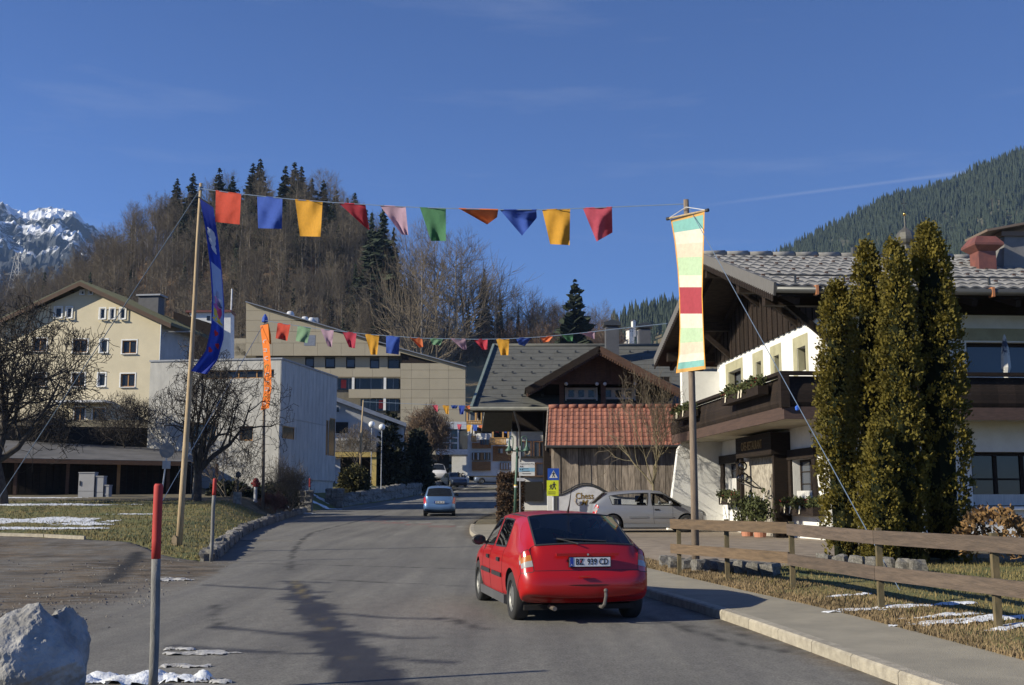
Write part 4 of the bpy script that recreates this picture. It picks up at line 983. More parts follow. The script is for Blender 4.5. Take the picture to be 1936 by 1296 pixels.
mb = MB(); P0, P1 = Wl.p(465, 571.5), Wl.p(758, 660); P2 = Wl.p(881, 694); mb.bar((P0[0], 6, P0[1]), (P1[0], 6, P1[1]), 13, .12); mb.bar((P1[0], 6, P1[1]), (P2[0], 6, P2[1]), 13, .12); mb.build('roof', M_STEELG, rt)
for u, v in ((545, 592), (573, 602), (586, 604)):
    x_, z_ = Wl.p(u, v + 5); mb = MB(); mb.lathe([(0, .95), (.35, .85), (.55, .5), (.5, 0), (0, 0)], 10, Matrix.Translation((x_, 1.5, z_ - .1))); mb.build('roof_vent', M_ALU, rt, smooth=True)
h = Wl.rect(590, 598, 599, 612); mb = MB(); mb.box(h[0], h[1], 1.2, 2.4, h[2], h[3]); mb.build('plant_box', M_STEELG, rt)

# ---------------------------------------------------------------- glass link and its base, far end of the street
D = 128; c0 = at(830, 850, D); rt = thing('glazed_link', (c0.x, D, c0.z - 4), 'glazed upper storey with grey frames over a dark passage at the street end', 'building', radians(4)); bpy.context.view_layer.update(); Wl = Wall(rt)
h = Wl.rect(826, 812, 889, 850); mb = MB(); mb.box(h[0], h[1], 0, 5, h[2], h[3]); mb.build('glazing', glass('blue_glass', (.03, .05, .06)), rt)
for (v0, v1) in ((798, 812), (850, 860)):
    q = Wl.rect(824, v0, 892, v1); mb = MB(); mb.box(q[0], q[1], -.25, 5.1, q[2], q[3]); mb.build('grey_band', M_ALU, rt)
for u in (829, 851, 866, 888): x_ = Wl.p(u, 830)[0]; mb = MB(); mb.box(x_ - .09, x_ + .09, -.12, 0, h[2], h[3]); mb.build('mullion', M_ALU, rt)
for v in (828, 838): z_ = Wl.p(850, v)[1]; mb = MB(); mb.box(h[0], Wl.p(866, v)[0], -.1, -.003, z_ - .08, z_ + .08); mb.build('transom', M_ALU, rt)
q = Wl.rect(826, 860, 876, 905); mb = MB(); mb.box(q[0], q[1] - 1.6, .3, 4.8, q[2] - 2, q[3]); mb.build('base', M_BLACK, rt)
q = Wl.rect(856, 860, 890, 890); mb = MB(); mb.box(q[0], q[1], 6, 6.2, q[2] - 2, q[3]); mb.build('pale_wall', M_WHITE, rt)

# ---------------------------------------------------------------- grey shed-roofed house right of the concrete house
D = 92; c0 = at(620, 850, D); rt = thing('grey_house', (c0.x, D, c0.z - 3), 'grey house with mono-pitch roof above a yellow garage front', 'house', radians(6)); bpy.context.view_layer.update(); Wl = Wall(rt)
P = [Wl.p(*q) for q in ((600, 745), (628, 757), (764, 806), (764, 880), (600, 880))]; mb = MB(); mb.prism([(x, 0, z) for x, z in P], (0, 0, 0), (0, 8, 0)); mb.build('wall', M_GREYW, rt, fix=True)
P = [Wl.p(*q) for q in ((596, 738), (628, 749), (768, 801), (768, 808), (628, 757), (596, 746))]; mb = MB(); mb.prism([(x, -.6, z) for x, z in P], (0, 0, 0), (0, 9, 0)); mb.build('roof', M_STEELG, rt, fix=True)
for q in ((629, 769, 643, 781), (629, 797, 660, 822)): h = Wl.rect(*q); window(rt, h, y=-.2, dep=.12, fm=M_STEELG)
q = Wl.rect(615, 822, 700, 834); mb = MB(); mb.box(q[0], q[1], -1.6, -.003, q[2] - .05, q[2] + .12); bl = mb.build('balcony', M_CONC, rt)
mb = MB()
for k in range(24): x_ = q[0] + (q[1]-q[0])*k/23; mb.box(x_ - .02, x_ + .02, -1.58, -1.54, q[2] + .1, q[3])
mb.box(q[0], q[1], -1.6, -1.52, q[3] - .06, q[3]); mb.build('railing', M_STEELG, bl)
q = Wl.rect(608, 836, 712, 856); mb = MB(); mb.box(q[0], q[1], -2.0, -1.62, q[2], q[3]); tw = mb.build('terrace_wall', M_STONE, rt)
q = Wl.rect(608, 857, 712, 866); mb = MB(); mb.box(q[0], q[1], -2.2, -.4, q[2], q[3]); mb.build('yellow_beam', mat('yellow_paint', (.62, .45, .14), .8), rt)
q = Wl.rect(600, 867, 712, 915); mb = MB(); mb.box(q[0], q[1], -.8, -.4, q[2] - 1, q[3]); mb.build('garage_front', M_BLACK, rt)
for (u0, u1) in ((627, 634), (636, 645)): q = Wl.rect(u0, 868, u1, 912); mb = MB(); mb.box(q[0], q[1], -1.7, -1.6, q[2] - 1, q[3]); mb.build('pale_door', M_ALU, rt)
q = Wl.rect(703, 866, 712, 912); mb = MB(); mb.box(q[0], q[1], -2.1, -.9, q[2] - 1, q[3]); mb.build('yellow_pier', MATS['yellow_paint'], rt)
for k, (u, v) in enumerate(((703, 803), (722, 808))):
    p = at(u, v, 84); t = thing('globe_lamp', (p.x, 84, G(p.x, 84) + 2.4), ('white globe lamp nearer the pole behind the gardens', 'white globe lamp beside the dark conifer top')[k], 'lamp')
    mb = MB(); mb.lathe([(.001, -.24)] + [(.24*cos(a_), .24*sin(a_)) for a_ in lin(-1.4, 1.4, 8)] + [(.001, .24)], 12, Matrix.Translation((0, 0, p.z - t.location.z))); mb.build('globe', mat('opal_glass', (.82, .82, .8), .3), t, smooth=True)
    mb = MB(); mb.tube([(0, 0, -2.4), (0, 0, p.z - t.location.z - .2)], .04, 6); mb.build('pole', M_STEELG, t)
# ================================================================== right-hand buildings
# ---------------------------------------------------------------- old house with the grey roof
def P3(u, v, D): return at(u, v, D)
DE, DR = 52.0, 60.0
e0, r0 = at(893, 773, DE), at(935, 655, DR)
rt = thing('grey_roofed_house', (e0.x, DE, G(e0.x + 3, DE)), 'old house with broad grey tiled roof and dark wooden gable balcony', 'house'); bpy.context.view_layer.update(); oz = Vector(rt.location)
W = lambda p: Vector(p) - oz
XE = 9.2
sl = (r0.z - e0.z) / (DR - DE); nrm = Vector((0, -sl, 1)).normalized()
def roof_pt(x, y): return Vector((x, y, e0.z + sl*(y - DE)))
# roof courses: overlapping rows of grey tiles
ncr = 15; n_ = 0
for i in range(ncr):
    t0, t1 = i/ncr, (i+1)/ncr; y0, y1 = DE + (DR-DE)*t0, DE + (DR-DE)*t1 + .06
    xa_ = e0.x + (r0.x - e0.x)*t0
    k = 0; x = xa_ - (0.0 if i % 2 else .0)
    while x < XE:
        x2 = min(x + 1.1, XE)
        mb = MB(); a, b, c, d = roof_pt(x, y0), roof_pt(x2 - .004, y0), roof_pt(x2 - .004, y1), roof_pt(x, y1)
        lift = nrm*.026
        mb.prism([W(a + lift), W(b + lift), W(c + nrm*.012), W(d + nrm*.012)], (0, 0, 0), tuple(-nrm*.03)); mb.build('roof_tile', M_SLATE, rt)
        x = x2
# small snow guards dotted over the slope
mb = MB()
for i in range(1, 8):
    for j in range(9):
        x = e0.x + .9 + j*.95 + (.45 if i % 2 else 0); y = DE + .35 + i*.95
        if x < e0.x + (r0.x-e0.x)*(y-DE)/(DR-DE) + .3: continue
        p = W(roof_pt(x, y) + nrm*.05); mb.box(p.x-.05, p.x+.05, p.y-.03, p.y+.05, p.z, p.z+.09)
sg = mb.build('snow_guards', M_GUTTER, rt); sg['kind'] = 'stuff'
mb = MB(); P = [roof_pt(e0.x, DE), roof_pt(XE, DE), roof_pt(XE, DR), roof_pt(r0.x, DR)]; mb.prism([W(p - nrm*.05) for p in P], (0, 0, 0), tuple(-nrm*.14)); mb.build('roof_deck', M_DWOOD, rt)
mb = MB(); mb.prism([W((r0.x, DR, r0.z)), W((XE, DR, r0.z)), W((XE, DR + 8, e0.z)), W((e0.x, DR + 8, e0.z))], (0, 0, 0), (0, 0, -.15)); mb.build('rear_slope', M_SLATE, rt)
mb = MB(); mb.tube([W(roof_pt(r0.x, DR) + nrm*.05), W(roof_pt(XE, DR) + nrm*.05)], .10, 8); mb.build('ridge_cap', M_SLATE, rt, smooth=True)
mb = MB(); mb.bar(W(roof_pt(e0.x - .04, DE - .05)), W(roof_pt(r0.x - .04, DR)), .12, .30); mb.build('barge_board', mat('verge_metal', (.16, .20, .18), .5), rt)
mb = MB(); mb.tube([W((e0.x - .1, DE - .1, e0.z - .02)), W((XE, DE - .1, e0.z - .02))], .10, 8); mb.build('gutter', mat('zinc_gutter', (.38, .37, .30), .5, scale=1.5, col2=(.22, .22, .18)), rt)
p = W((1.75, DE + .2, 0)); dp = at(972, 790, DE); mb = MB(); mb.tube([W((dp.x, DE, e0.z - .1)), W((dp.x + .25, DE + 1.4, e0.z - .9)), W((dp.x + .3, DE + 2.2, e0.z - 1.6)), W((dp.x + .3, DE + 2.2, oz.z))], .05, 6); mb.build('downpipe', M_STEELG, rt)
# body: white plaster ground floor, dark timber above
DW = 55.0
f = lambda u, v, D=DW: W(at(u, v, D))
def bx(nm, u0, v0, u1, v1, m, D=DW, t=.25, par=None):
    a, b = f(u0, v1, D), f(u1, v0, D); mb = MB(); mb.box(a.x, b.x, a.y, a.y + t, a.z, b.z); return mb.build(nm, m, par or rt)
bx('timber_wall', 968, 772, 1130, 816, M_DWOOD, t=6)
bx('wall', 967, 816, 1060, 965, M_WHITE, D=DW + .12, t=5.5)
bx('wall_corner', 967, 812, 976, 965, M_WHITE, D=DW + .08, t=.5)
for (u0, v0, u1, v1, mu) in ((981, 834, 1005, 866, 1), (1008, 834, 1032, 866, 1)):
    a, b = f(u0, v1), f(u1, v0); window(rt, (a.x, b.x, a.z, b.z), y=a.y, dep=.06, fm=M_BWOOD, fw=.06, mull=mu, gm=M_BGLASS)
bx('shelf_beam', 978, 863, 1034, 866, M_BLACK, D=DW - .05, t=.15)
bx('doorway', 988, 911, 1026, 948, M_BLACK, D=DW - .02, t=.1)
bx('timber_frame_bar', 986, 899, 1034, 902, M_BWOOD, D=DW - .06, t=.15); bx('timber_frame_post', 1011, 876, 1014, 899, M_BWOOD, D=DW - .06, t=.15); bx('timber_frame_bar', 1011, 875, 1034, 877, M_BWOOD, D=DW - .06, t=.15)
# cross gable
DG = 50.6; ap, lf, rg = at(1133, 655, DG), at(995, 735, DG), at(1287, 738, DG)
for (q, nm) in ((lf, 'gable_roof'), (rg, 'gable_roof')):
    d_ = (q - ap); n2 = Vector((-d_.z, 0, d_.x)).normalized()
    if n2.z < 0: n2 = -n2
    L_ = d_.length; nr = 8
    base_ = None
    mb = MB(); mb.prism([W(ap), W(q), W(q + Vector((0, 9.5, 0))), W(ap + Vector((0, 9.5, 0)))], (0, 0, 0), tuple(-n2*.16)); base_ = mb.build(nm, M_DWOOD, rt)
    for i in range(nr):
        a_, b_ = ap + d_*(i/nr), ap + d_*((i+1)/nr + .01)
        for k in range(8):
            y0, y1 = k*1.15, k*1.15 + 1.135
            mb = MB(); mb.prism([W(a_ + n2*.02 + Vector((0, y0, 0))), W(b_ + n2*.05 + Vector((0, y0, 0))), W(b_ + n2*.05 + Vector((0, y1, 0))), W(a_ + n2*.02 + Vector((0, y1, 0)))], (0, 0, 0), tuple(n2*.02)); mb.build('roof_tile', M_SLATE, base_)
    mb = MB(); mb.bar(W(ap + Vector((0, -.04, -.13))), W(q + Vector((0, -.04, -.13))), .07, .28); mb.build('barge_board', M_DWOOD if q is lf else M_BWOOD, base_)
    mb = MB()
    n_ = 34
    for k in range(n_): c_ = ap.lerp(q, (k+.5)/n_) + Vector((0, -.03, -.33)); c_ = W(c_); mb.box(c_.x - .035, c_.x + .035, c_.y, c_.y + .03, c_.z - .06, c_.z + .08)
    mb.build('scalloped_trim', M_BWOOD, base_)['kind'] = 'stuff'
DGW = 51.9
g = lambda u, v: W(at(u, v, DGW))
# boarded gable wall (boards one by one), loggia with white windows
ztop_ = lambda u: interp([(1010, 742), (1133, 672), (1275, 742)], u)
u = 1040
while u < 1262:
    a, b = g(u, 722), g(u + 9.2, 722); za_, zb_ = g(u, ztop_(u)).z, g(u + 9, ztop_(u + 9)).z
    if max(za_, zb_) > a.z + .05:
        mb = MB(); mb.prism([(a.x, a.y, a.z), (b.x, a.y, a.z), (b.x, a.y, max(zb_, a.z + .02)), (a.x, a.y, max(za_, a.z + .02))], (0, 0, 0), (0, .06, 0)); mb.build('gable_board', M_BWOOD, rt)
    u += 9.6
mb = MB(); a, b = g(1030, 800), g(1275, 722); mb.box(a.x, b.x, a.y + 1.6, a.y + 6, a.z - 3, b.z + .4); mb.build('loggia_back', M_DWOOD, rt)
for u in (1058, 1137, 1213): a, b = g(u, 800), g(u + 8, 720); mb = MB(); mb.box(a.x, b.x, a.y, a.y + .2, a.z - 1, b.z); mb.build('loggia_post', M_BWOOD, rt)
a, b = g(1040, 727), g(1262, 722); mb = MB(); mb.box(a.x, b.x, a.y - .04, a.y - .003, a.z, b.z); mb.build('loggia_beam', M_BWOOD, rt)
for (u0, u1) in ((1073, 1130), (1144, 1203)):
    a, b = g(u0, 772), g(u1, 729); mb = MB(); yb = a.y + 1.0; mb.box(a.x, b.x, yb + .13, yb + .18, a.z - .4, b.z); fr = mb.build('window_wall', M_WFRAME, rt)
    w3 = (b.x - a.x) / 3
    for k in range(3):
        x0 = a.x + w3*k + .10; x1 = a.x + w3*(k+1) - .10
        for (z0, z1, br) in ((a.z - .2, a.z + .50, 3), (a.z + .60, b.z - .12, 0)):
            mb = MB(); mb.face([(x0, yb + .10, z0), (x1, yb + .10, z0), (x1, yb + .10, z1), (x0, yb + .10, z1)]); pn = mb.build('pane', M_DGLASS, fr)
            if br:
                mb = MB()
                for q in range(1, 4): mb.box(x0 + (x1-x0)*q/4 - .006, x0 + (x1-x0)*q/4 + .006, yb + .075, yb + .095, z0, z1)
                for q in range(1, 5): z = z0 + (z1-z0)*q/5; mb.box(x0, x1, yb + .07, yb + .09, z - .006, z + .006)
                mb.build('glazing_bar', M_WFRAME, fr)['kind'] = 'stuff'
    mb = MB(); mb.box(a.x - .06, a.x, yb - .05, yb + .1, a.z - .4, b.z); mb.build('shutter', M_WFRAME, fr); mb = MB(); mb.box(b.x, b.x + .06, yb - .05, yb + .1, a.z - .4, b.z); mb.build('shutter', M_WFRAME, fr)
for u in (1070, 1128, 1143, 1200): q = g(u, 727); mb = MB(); mb.lathe([(.001, -.09), (.07, -.05), (.09, 0), (.07, .05), (.001, .09)], 8, Matrix.Translation((q.x, q.y - .2, q.z))); mb.build('lamp_globe', MATS['opal_glass'], rt, smooth=True)
for (u0, v0, u1, v1, D_) in ((1146, 618, 1170, 670, 57.5), (1209, 622, 1230, 660, 61)):
    a, b = W(at(u0, v1, D_)), W(at(u1, v0, D_)); mb = MB(); mb.box(a.x, b.x, a.y, a.y + .8, a.z - 1.6, b.z); c_ = mb.build('chimney', mat('chimney_clad', (.085, .085, .09), .6), rt)
    mb = MB(); mb.box(a.x - .1, b.x + .1, a.y - .1, a.y + .9, b.z + .06, b.z + .22); mb.prism([(a.x - .1, a.y - .1, b.z + .22), (b.x + .1, a.y - .1, b.z + .22), ((a.x+b.x)/2, a.y - .1, b.z + .36)], (0, 0, 0), (0, 1.0, 0)); mb.build('chimney_cap', M_GUTTER, c_)

# ---------------------------------------------------------------- old barn with clay tiles
DB = 45.6; a, b = at(1036, 843, DB), at(1318, 847, DB + 1.0)
rt = thing('tiled_barn', (a.x + .25, DB, G(a.x + 1, DB) - .1), 'old weathered board barn under an orange clay tile roof', 'barn', radians(-4)); bpy.context.view_layer.update(); Wl = Wall(rt); bz = rt.location.z
ez = a.z - bz; Lb = 6.6; rise = 1.72; run = 2.7
nR, nC = 9, 31; tw = (Lb + .6) / nC; th = run / nR
tm = MB(); prof = []
for k in range(9):
    t = k/8; prof.append((t*tw*1.03, .030*sin(pi*min(1, t*1.5)) if t < .67 else .004))
rows = []
for (yy, lift) in ((0, .022), (sqrt(th*th + (rise/nR)**2)*1.06, .0)): rows.append([(x, yy, z + lift) for x, z in prof])
tm.grid(rows); tm.grid([[(x, 0, z + .022 - .028) for x, z in prof], [(x, 0, z + .022) for x, z in prof]])
TILE = tm.mesh('clay_tile', M_TILE, smooth=False); pa = atan2(rise, run)
mb = MB(); mb.prism([(-.3, -.45, ez - .05), (Lb + .3, -.45, ez - .05), (Lb + .3, run - .45, ez + rise - .05), (-.3, run - .45, ez + rise - .05)], (0, 0, 0), (0, 0, -.08)); mb.build('roof_deck', M_DWOOD, rt)
mb = MB(); mb.prism([(-.3, run*2 - .45, ez - .05), (Lb + .3, run*2 - .45, ez - .05), (Lb + .3, run - .45, ez + rise + .0), (-.3, run - .45, ez + rise + .0)], (0, 0, 0), (0, 0, -.08)); mb.build('rear_slope', M_TILE, rt)
rr = random.Random(4)
for i in range(nR):
    for j in range(nC):
        o = link('roof_tile', TILE, rt, (-.3 + j*tw, -.45 + i*th, ez - .045 + i*rise/nR)); o.rotation_euler = (pa + rr.gauss(0, .012), rr.gauss(0, .012), rr.gauss(0, .008))
for j in range(18):
    x0 = -.3 + j*(Lb + .6)/18; mb = MB(); mb.tube([(x0, run - .45, ez + rise + .01), (x0 + (Lb + .6)/18 + .03, run - .45, ez + rise + .025)], [.10, .115], 8); mb.build('ridge_tile', M_TILE, rt, smooth=True)
nb = 27; bw = Lb/nb
for j in range(nb):
    w_ = bw*(.90 + .1*rr.random()); x0 = j*bw + .004; hgt = rr.gauss(0, .02)
    mb = MB(); mb.box(x0, x0 + w_, rr.random()*.035, .07, 1.02 + hgt, ez - .12); mb.build('board', M_GWOOD, rt)
mb = MB(); mb.box(0, Lb, .08, .14, .9, ez - .1); mb.build('inner_lining', M_BLACK, rt)
mb = MB(); mb.box(-.05, Lb + .05, -.05, .3, 0, 1.0); mb.build('stone_base', mat('limewash', (.55, .55, .53), .9, scale=3, col2=(.38, .38, .37), bump=.6, bscale=9), rt)
mb = MB(); mb.box(-.12, -.003, .05, .22, 0, ez - .1); mb.build('corner_post', M_GWOOD, rt)
for k in range(14): mb = MB(); mb.box(-.06, -.005, .3 + k*.36, .3 + k*.36 + .33, .9, ez + min(k*.23, (13-k)*.23) - .1); mb.build('end_board', M_GWOOD, rt)
mb = MB(); mb.bar((-.33, -.5, ez - .12), (-.33, run - .45, ez + rise - .12), .05, .22); mb.build('barge_board', M_GWOOD, rt); mb = MB(); mb.bar((-.33, run*2 - .4, ez - .12), (-.33, run - .45, ez + rise - .12), .05, .22); mb.build('barge_board', M_GWOOD, rt)
mb = MB(); mb.tube([(-.3, -.52, ez - .06), (Lb + .3, -.52, ez - .06)], .055, 6); mb.build('gutter', M_GUTTER, rt)

# ---------------------------------------------------------------- honey-wood hotel at the bend
D = 112; c0 = at(880, 905, D); rt = thing('wooden_hotel', (c0.x, D, base(D)), 'hotel with honey-coloured wooden balconies, shingled bands and lace curtains', 'hotel', radians(-6)); bpy.context.view_layer.update(); Wl = Wall(rt)
def rb(nm, u0, v0, u1, v1, m, y0=0.0, y1=.3, par=None):
    h = Wl.rect(u0, v0, u1, v1); mb = MB(); mb.box(h[0], h[1], y0, y1, h[2], h[3]); return mb.build(nm, m, par or rt)
rb('wall', 884, 776, 985, 900, M_WHITE, 0, 8)
for (q) in ((893, 838, 928, 848), (893, 873, 928, 890), (932, 860, 968, 872), (932, 844, 968, 861)): rb('shingle_band', *q, M_SHING, -.3 if q[0] < 930 else -.15, -.003)
rb('window_band', 893, 856, 928, 871, M_OFRAME, -.28, -.2)
for (u0, u1) in ((894, 900), (902, 909), (915, 920), (922, 927)): w_ = rb('window', u0, 857, u1, 870, M_DGLASS, -.32, -.285); rb('curtain', u0 + 1.5, 857, u1 - 2.5, 870, M_CURT, -.36, -.33, w_)
w_ = rb('window', 908, 831, 926, 842, M_OFRAME, -.35, -.303); 
for (u0, u1) in ((909, 913), (914, 919), (920, 925)): rb('pane', u0, 832, u1, 841.5, M_BGLASS, -.38, -.352, w_)
w_ = rb('window', 946, 875, 966, 889, M_OFRAME, -.3, -.16)
for u0 in (948, 953, 958, 963): rb('curtain', u0, 876, u0 + 3, 888, M_CURT, -.33, -.303, w_)
w_ = rb('window', 941, 848, 953, 858, M_OFRAME, -.3, -.153); rb('pane', 943, 849, 946, 857.5, M_DGLASS, -.33, -.303, w_); rb('curtain', 947, 849, 951, 857.5, M_CURT, -.33, -.303, w_)
rb('canopy_wall', 903, 820, 930, 832, M_WHITE, -.4, -.31)
for (u0, v0, u1, v1, dep) in ((929, 829, 960, 842, 1.3), (885, 797, 914, 804, 1.2), (893, 825, 902, 836, .8)):
    b_ = rb('balcony', u0, v1 - 2.0, u1, v1, M_OAK, -dep, -.31); h = Wl.rect(u0, v0, u1, v1); n_ = max(3, int((h[1]-h[0])/.16)); 
    rb('balcony_rail', u0, v0, u1, v0 + 1.6, M_OAK, -dep - .06, -dep + .06, b_)
    for k in range(n_):
        x0 = h[0] + (h[1]-h[0])*k/n_; mb = MB(); mb.box(x0, x0 + (h[1]-h[0])/n_ - .03, -dep, -dep + .04, h[2], h[3] - .05); mb.build('baluster', M_OAK, b_)
for (u0, v0, u1, v1) in ((885, 773, 888, 812), (901, 773, 904, 797), (912, 776, 914, 797), (933, 818, 936, 830), (952, 815, 955, 830), (962, 815, 965, 830), (895, 806, 897, 826)): rb('balcony_post', u0, v0, u1, v1, M_OAK, -1.2, -1.05)
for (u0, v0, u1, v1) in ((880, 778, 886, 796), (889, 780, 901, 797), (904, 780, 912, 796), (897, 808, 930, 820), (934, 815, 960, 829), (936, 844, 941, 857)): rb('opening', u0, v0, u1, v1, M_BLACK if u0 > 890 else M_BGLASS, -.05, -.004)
rb('pale_pier', 912, 778, 918, 804, M_WHITE, -.9, -.31)
P = [Wl.p(*q) for q in ((918, 778), (952, 772), (930, 806), (918, 806))]; mb = MB(); mb.prism([(x, -1.6, z) for x, z in P], (0, 0, 0), (0, 1.2, 0)); mb.build('porch_roof', M_SLATE, rt, fix=True)
rb('roof', 876, 768, 990, 776, M_SLATE, -1.5, 8.5)

# ---------------------------------------------------------------- chalet restaurant on the right
N = Vector((7.54, 27.0, 0)); ang = radians(3.92)
KS = 1.14      # size of the chalet
rt = thing('chalet', (N.x*KS, N.y*KS, CAMZ - (CAMZ - .25)*KS), 'white alpine chalet restaurant with dark wooden balcony and grey tiled roof', 'chalet', ang); bpy.context.view_layer.update()
rt.scale = (KS,)*3; bpy.context.view_layer.update(); CHALET = rt
ZB = .25
class Gab:                                   # pixel -> (local y, z) on the gable plane local x = c
    def __init__(s, c=0.0): s.c = c
    def p(s, u, v):
        M = rt.matrix_basis.inverted(); o = M @ Vector((0, 0, CAMZ)); d = M.to_3x3() @ ray(u, v); t = (s.c - o.x)/d.x; q = o + d*t; return q.y, q.z
    def rect(s, u0, v0, u1, v1):
        um, vm = (u0+u1)/2, (v0+v1)/2; a = s.p(u0, vm)[0]; b = s.p(u1, vm)[0]; return min(a, b), max(a, b), s.p(um, v1)[1], s.p(um, v0)[1]
GA = Gab(0.0); FR = Wall(rt)
LY, LX = 10.52, 13.0; WT = 6.0 - ZB; EZ = 6.3 - ZB; RZ = 8.5 - ZB; RY = LY/2; OVY = 1.7; OVX = 1.72
def gable_rect(nm, h, x0, x1, m, par=None): mb = MB(); mb.box(x0, x1, h[0], h[1], h[2], h[3]); return mb.build(nm, m, par or rt)
# gable wall (faces left) with openings: build as holes in (y,z)
up = [GA.rect(1378, 700, 1402, 745), GA.rect(1430, 684, 1440, 730), GA.rect(1464, 672, 1474, 720), GA.rect(1508, 656, 1524, 702)]
lo = [GA.rect(1372, 876, 1396, 932), GA.rect(1500, 868, 1540, 962)]
def gable_wall(y0, y1, z0, z1, holes, th, m):
    xs = sorted({y0, y1, *[h[0] for h in holes], *[h[1] for h in holes]}); zs = sorted({z0, z1, *[h[2] for h in holes], *[h[3] for h in holes]}); mb = MB()
    for i in range(len(xs)-1):
        for j in range(len(zs)-1):
            a, b, c, d = xs[i], xs[i+1], zs[j], zs[j+1]
            if any(h[0] < (a+b)/2 < h[1] and h[2] < (c+d)/2 < h[3] for h in holes): continue
            mb.face([(0, a, c), (0, a, d), (0, b, d), (0, b, c)]); mb.face([(th, a, c), (th, b, c), (th, b, d), (th, a, d)])
    for h in holes:
        a, b, c, d = h; mb.face([(0, a, c), (0, a, d), (th, a, d), (th, a, c)]); mb.face([(0, b, c), (th, b, c), (th, b, d), (0, b, d)]); mb.face([(0, a, d), (0, b, d), (th, b, d), (th, a, d)]); mb.face([(0, a, c), (th, a, c), (th, b, c), (0, b, c)])
    return mb.build('wall', m, rt)
gable_wall(0, LY, -.3, WT, up + lo, .35, M_WHITE)
def gwin(h, fm, gm, tr=None, mull=0, dep=.22, bars=0):
    a, b, c, d = h; mb = MB(); f_ = .06; x = dep
    mb.box(x - .03, x + .04, a, a + f_, c, d); mb.box(x - .03, x + .04, b - f_, b, c, d); mb.box(x - .03, x + .04, a + f_, b - f_, c, c + f_); mb.box(x - .03, x + .04, a + f_, b - f_, d - f_, d)
    for k in range(mull): y_ = a + (b-a)*(k+1)/(mull+1); mb.box(x - .028, x + .038, y_ - f_*.5, y_ + f_*.5, c + f_, d - f_)
    for k in range(bars): z_ = c + (d-c)*(k+1)/(bars+1); mb.box(x - .026, x + .03, a + f_, b - f_, z_ - .012, z_ + .012)
    o = mb.build('window', fm, rt); g_ = MB(); g_.face([(x, a, c), (x, a, d), (x, b, d), (x, b, c)]); g_.build('pane', gm, o)
    if tr:
        q = .30; mb = MB(); mb.box(-.012, -.002, a - q*.6, a, c - .1, d + q); mb.box(-.012, -.002, b, b + q*1.1, c - .1, d + q); mb.box(-.012, -.002, a, b, d, d + q); mb.build('surround', tr, o)
        mb = MB(); mb.box(.01, dep - .04, b - .015, b - .004, c, d); mb.build('reveal', tr, o)
    return o
for h in up: gwin(h, M_DWOOD, M_BGLASS, M_TRIM)
for k, h in enumerate(lo):
    o = gwin(h, M_DWOOD, M_BGLASS, None, 1, bars=3); a, b, c, d = h
    mb = MB(); mb.box(-.10, -.003, a - .25, b + .45, d + .0, d + .26); mb.build('lintel', M_DWOOD, o)
    for (y0, y1) in ((a - .26, a - .01), (b + .01, b + .42)):
        mb = MB(); n_ = 8; rows = []
        for i in range(n_ + 1): t_ = i/n_; wv = .05*sin(t_*pi*2); z_ = c + (d-c)*t_; rows.append([(-.07, y0 - wv*(y0 < a), z_), (-.07, y1 + wv*(y0 > a), z_), (-.02, y1 + wv*(y0 > a), z_), (-.02, y0 - wv*(y0 < a), z_)])
        mb.grid(rows, True); mb.face(rows[0]); mb.face(rows[-1][::-1]); mb.build('shutter', M_DWOOD, o)
    mb = MB(); mb.box(.05, .06, a + .1, b - .1, c + .05, c + .45); mb.build('curtain', M_CURT, o)
# front wall (in the shade of the eaves)
fw_ = [FR.rect(1828, 648, 1990, 712), FR.rect(1838, 855, 1990, 958)]
wall_holes('front_wall', 0, LX, -.3, WT, fw_, .35, M_WHITE, rt, y=0.0)
for k, h in enumerate(fw_): window(rt, h, dep=.18, fm=M_DWOOD, gm=M_BGLASS if k == 0 else M_DGLASS, fw=.09, mull=1 + k, bars=k)
q = FR.rect(1815, 622, 1990, 645); mb = MB(); mb.box(q[0], q[1], -.02, -.002, q[2], q[3]); mb.build('window_surround', M_TRIM, rt)
q = FR.rect(1820, 958, 1995, 964); mb = MB(); mb.box(q[0], q[1], -.2, -.002, q[2], q[3]); mb.build('sill', M_WFRAME, rt)
q = FR.rect(1838, 935, 1990, 956); mb = MB(); mb.box(q[0], q[1], .1, .11, q[2], q[3]); mb.build('net_curtain', M_CURT, rt)
mb = MB(); mb.box(LX - .35, LX, .36, LY, -.3, WT); mb.build('rear_wall', M_WHITE, rt); mb = MB(); mb.box(.36, LX - .36, LY - .35, LY - .003, -.3, WT); mb.build('rear_wall', M_WHITE, rt)
# dark boarded gable
gz = lambda y: EZ + (RZ - EZ)*(1 - abs(y - RY)/(RY + OVY)) - .28
nb = 44
for j in range(nb):
    y0, y1 = LY*j/nb, LY*(j+1)/nb - .02; jag = .03*(1 if j % 2 else 0)
    mb = MB(); mb.prism([(-.06 - .02*(j % 2), y0, WT - .05 - jag*.6), (-.06 - .02*(j % 2), y1, WT - .05 - jag*.6), (-.06 - .02*(j % 2), y1, gz(y1)), (-.06 - .02*(j % 2), y0, gz(y0))], (0, 0, 0), (.05, 0, 0)); mb.build('gable_board', M_DWOOD, rt)
mb = MB(); mb.box(0, LX, -.10, -.003, WT - .02, WT + .55); mb.build('frieze', M_DWOOD, rt)
# purlins and braces carrying the overhang
for y_ in (-.35, 1.9, RY, LY - 1.9, LY + .35):
    z_ = gz(y_) - .06; mb = MB(); mb.box(-OVX + .12, 0, y_ - .13, y_ + .13, z_ - .30, z_); mb.build('purlin', M_DWOOD, rt)
    mb = MB(); mb.bar((-.05, y_, z_ - 1.1), (-1.1, y_, z_ - .2), .14, .14); mb.build('brace', M_DWOOD, rt)
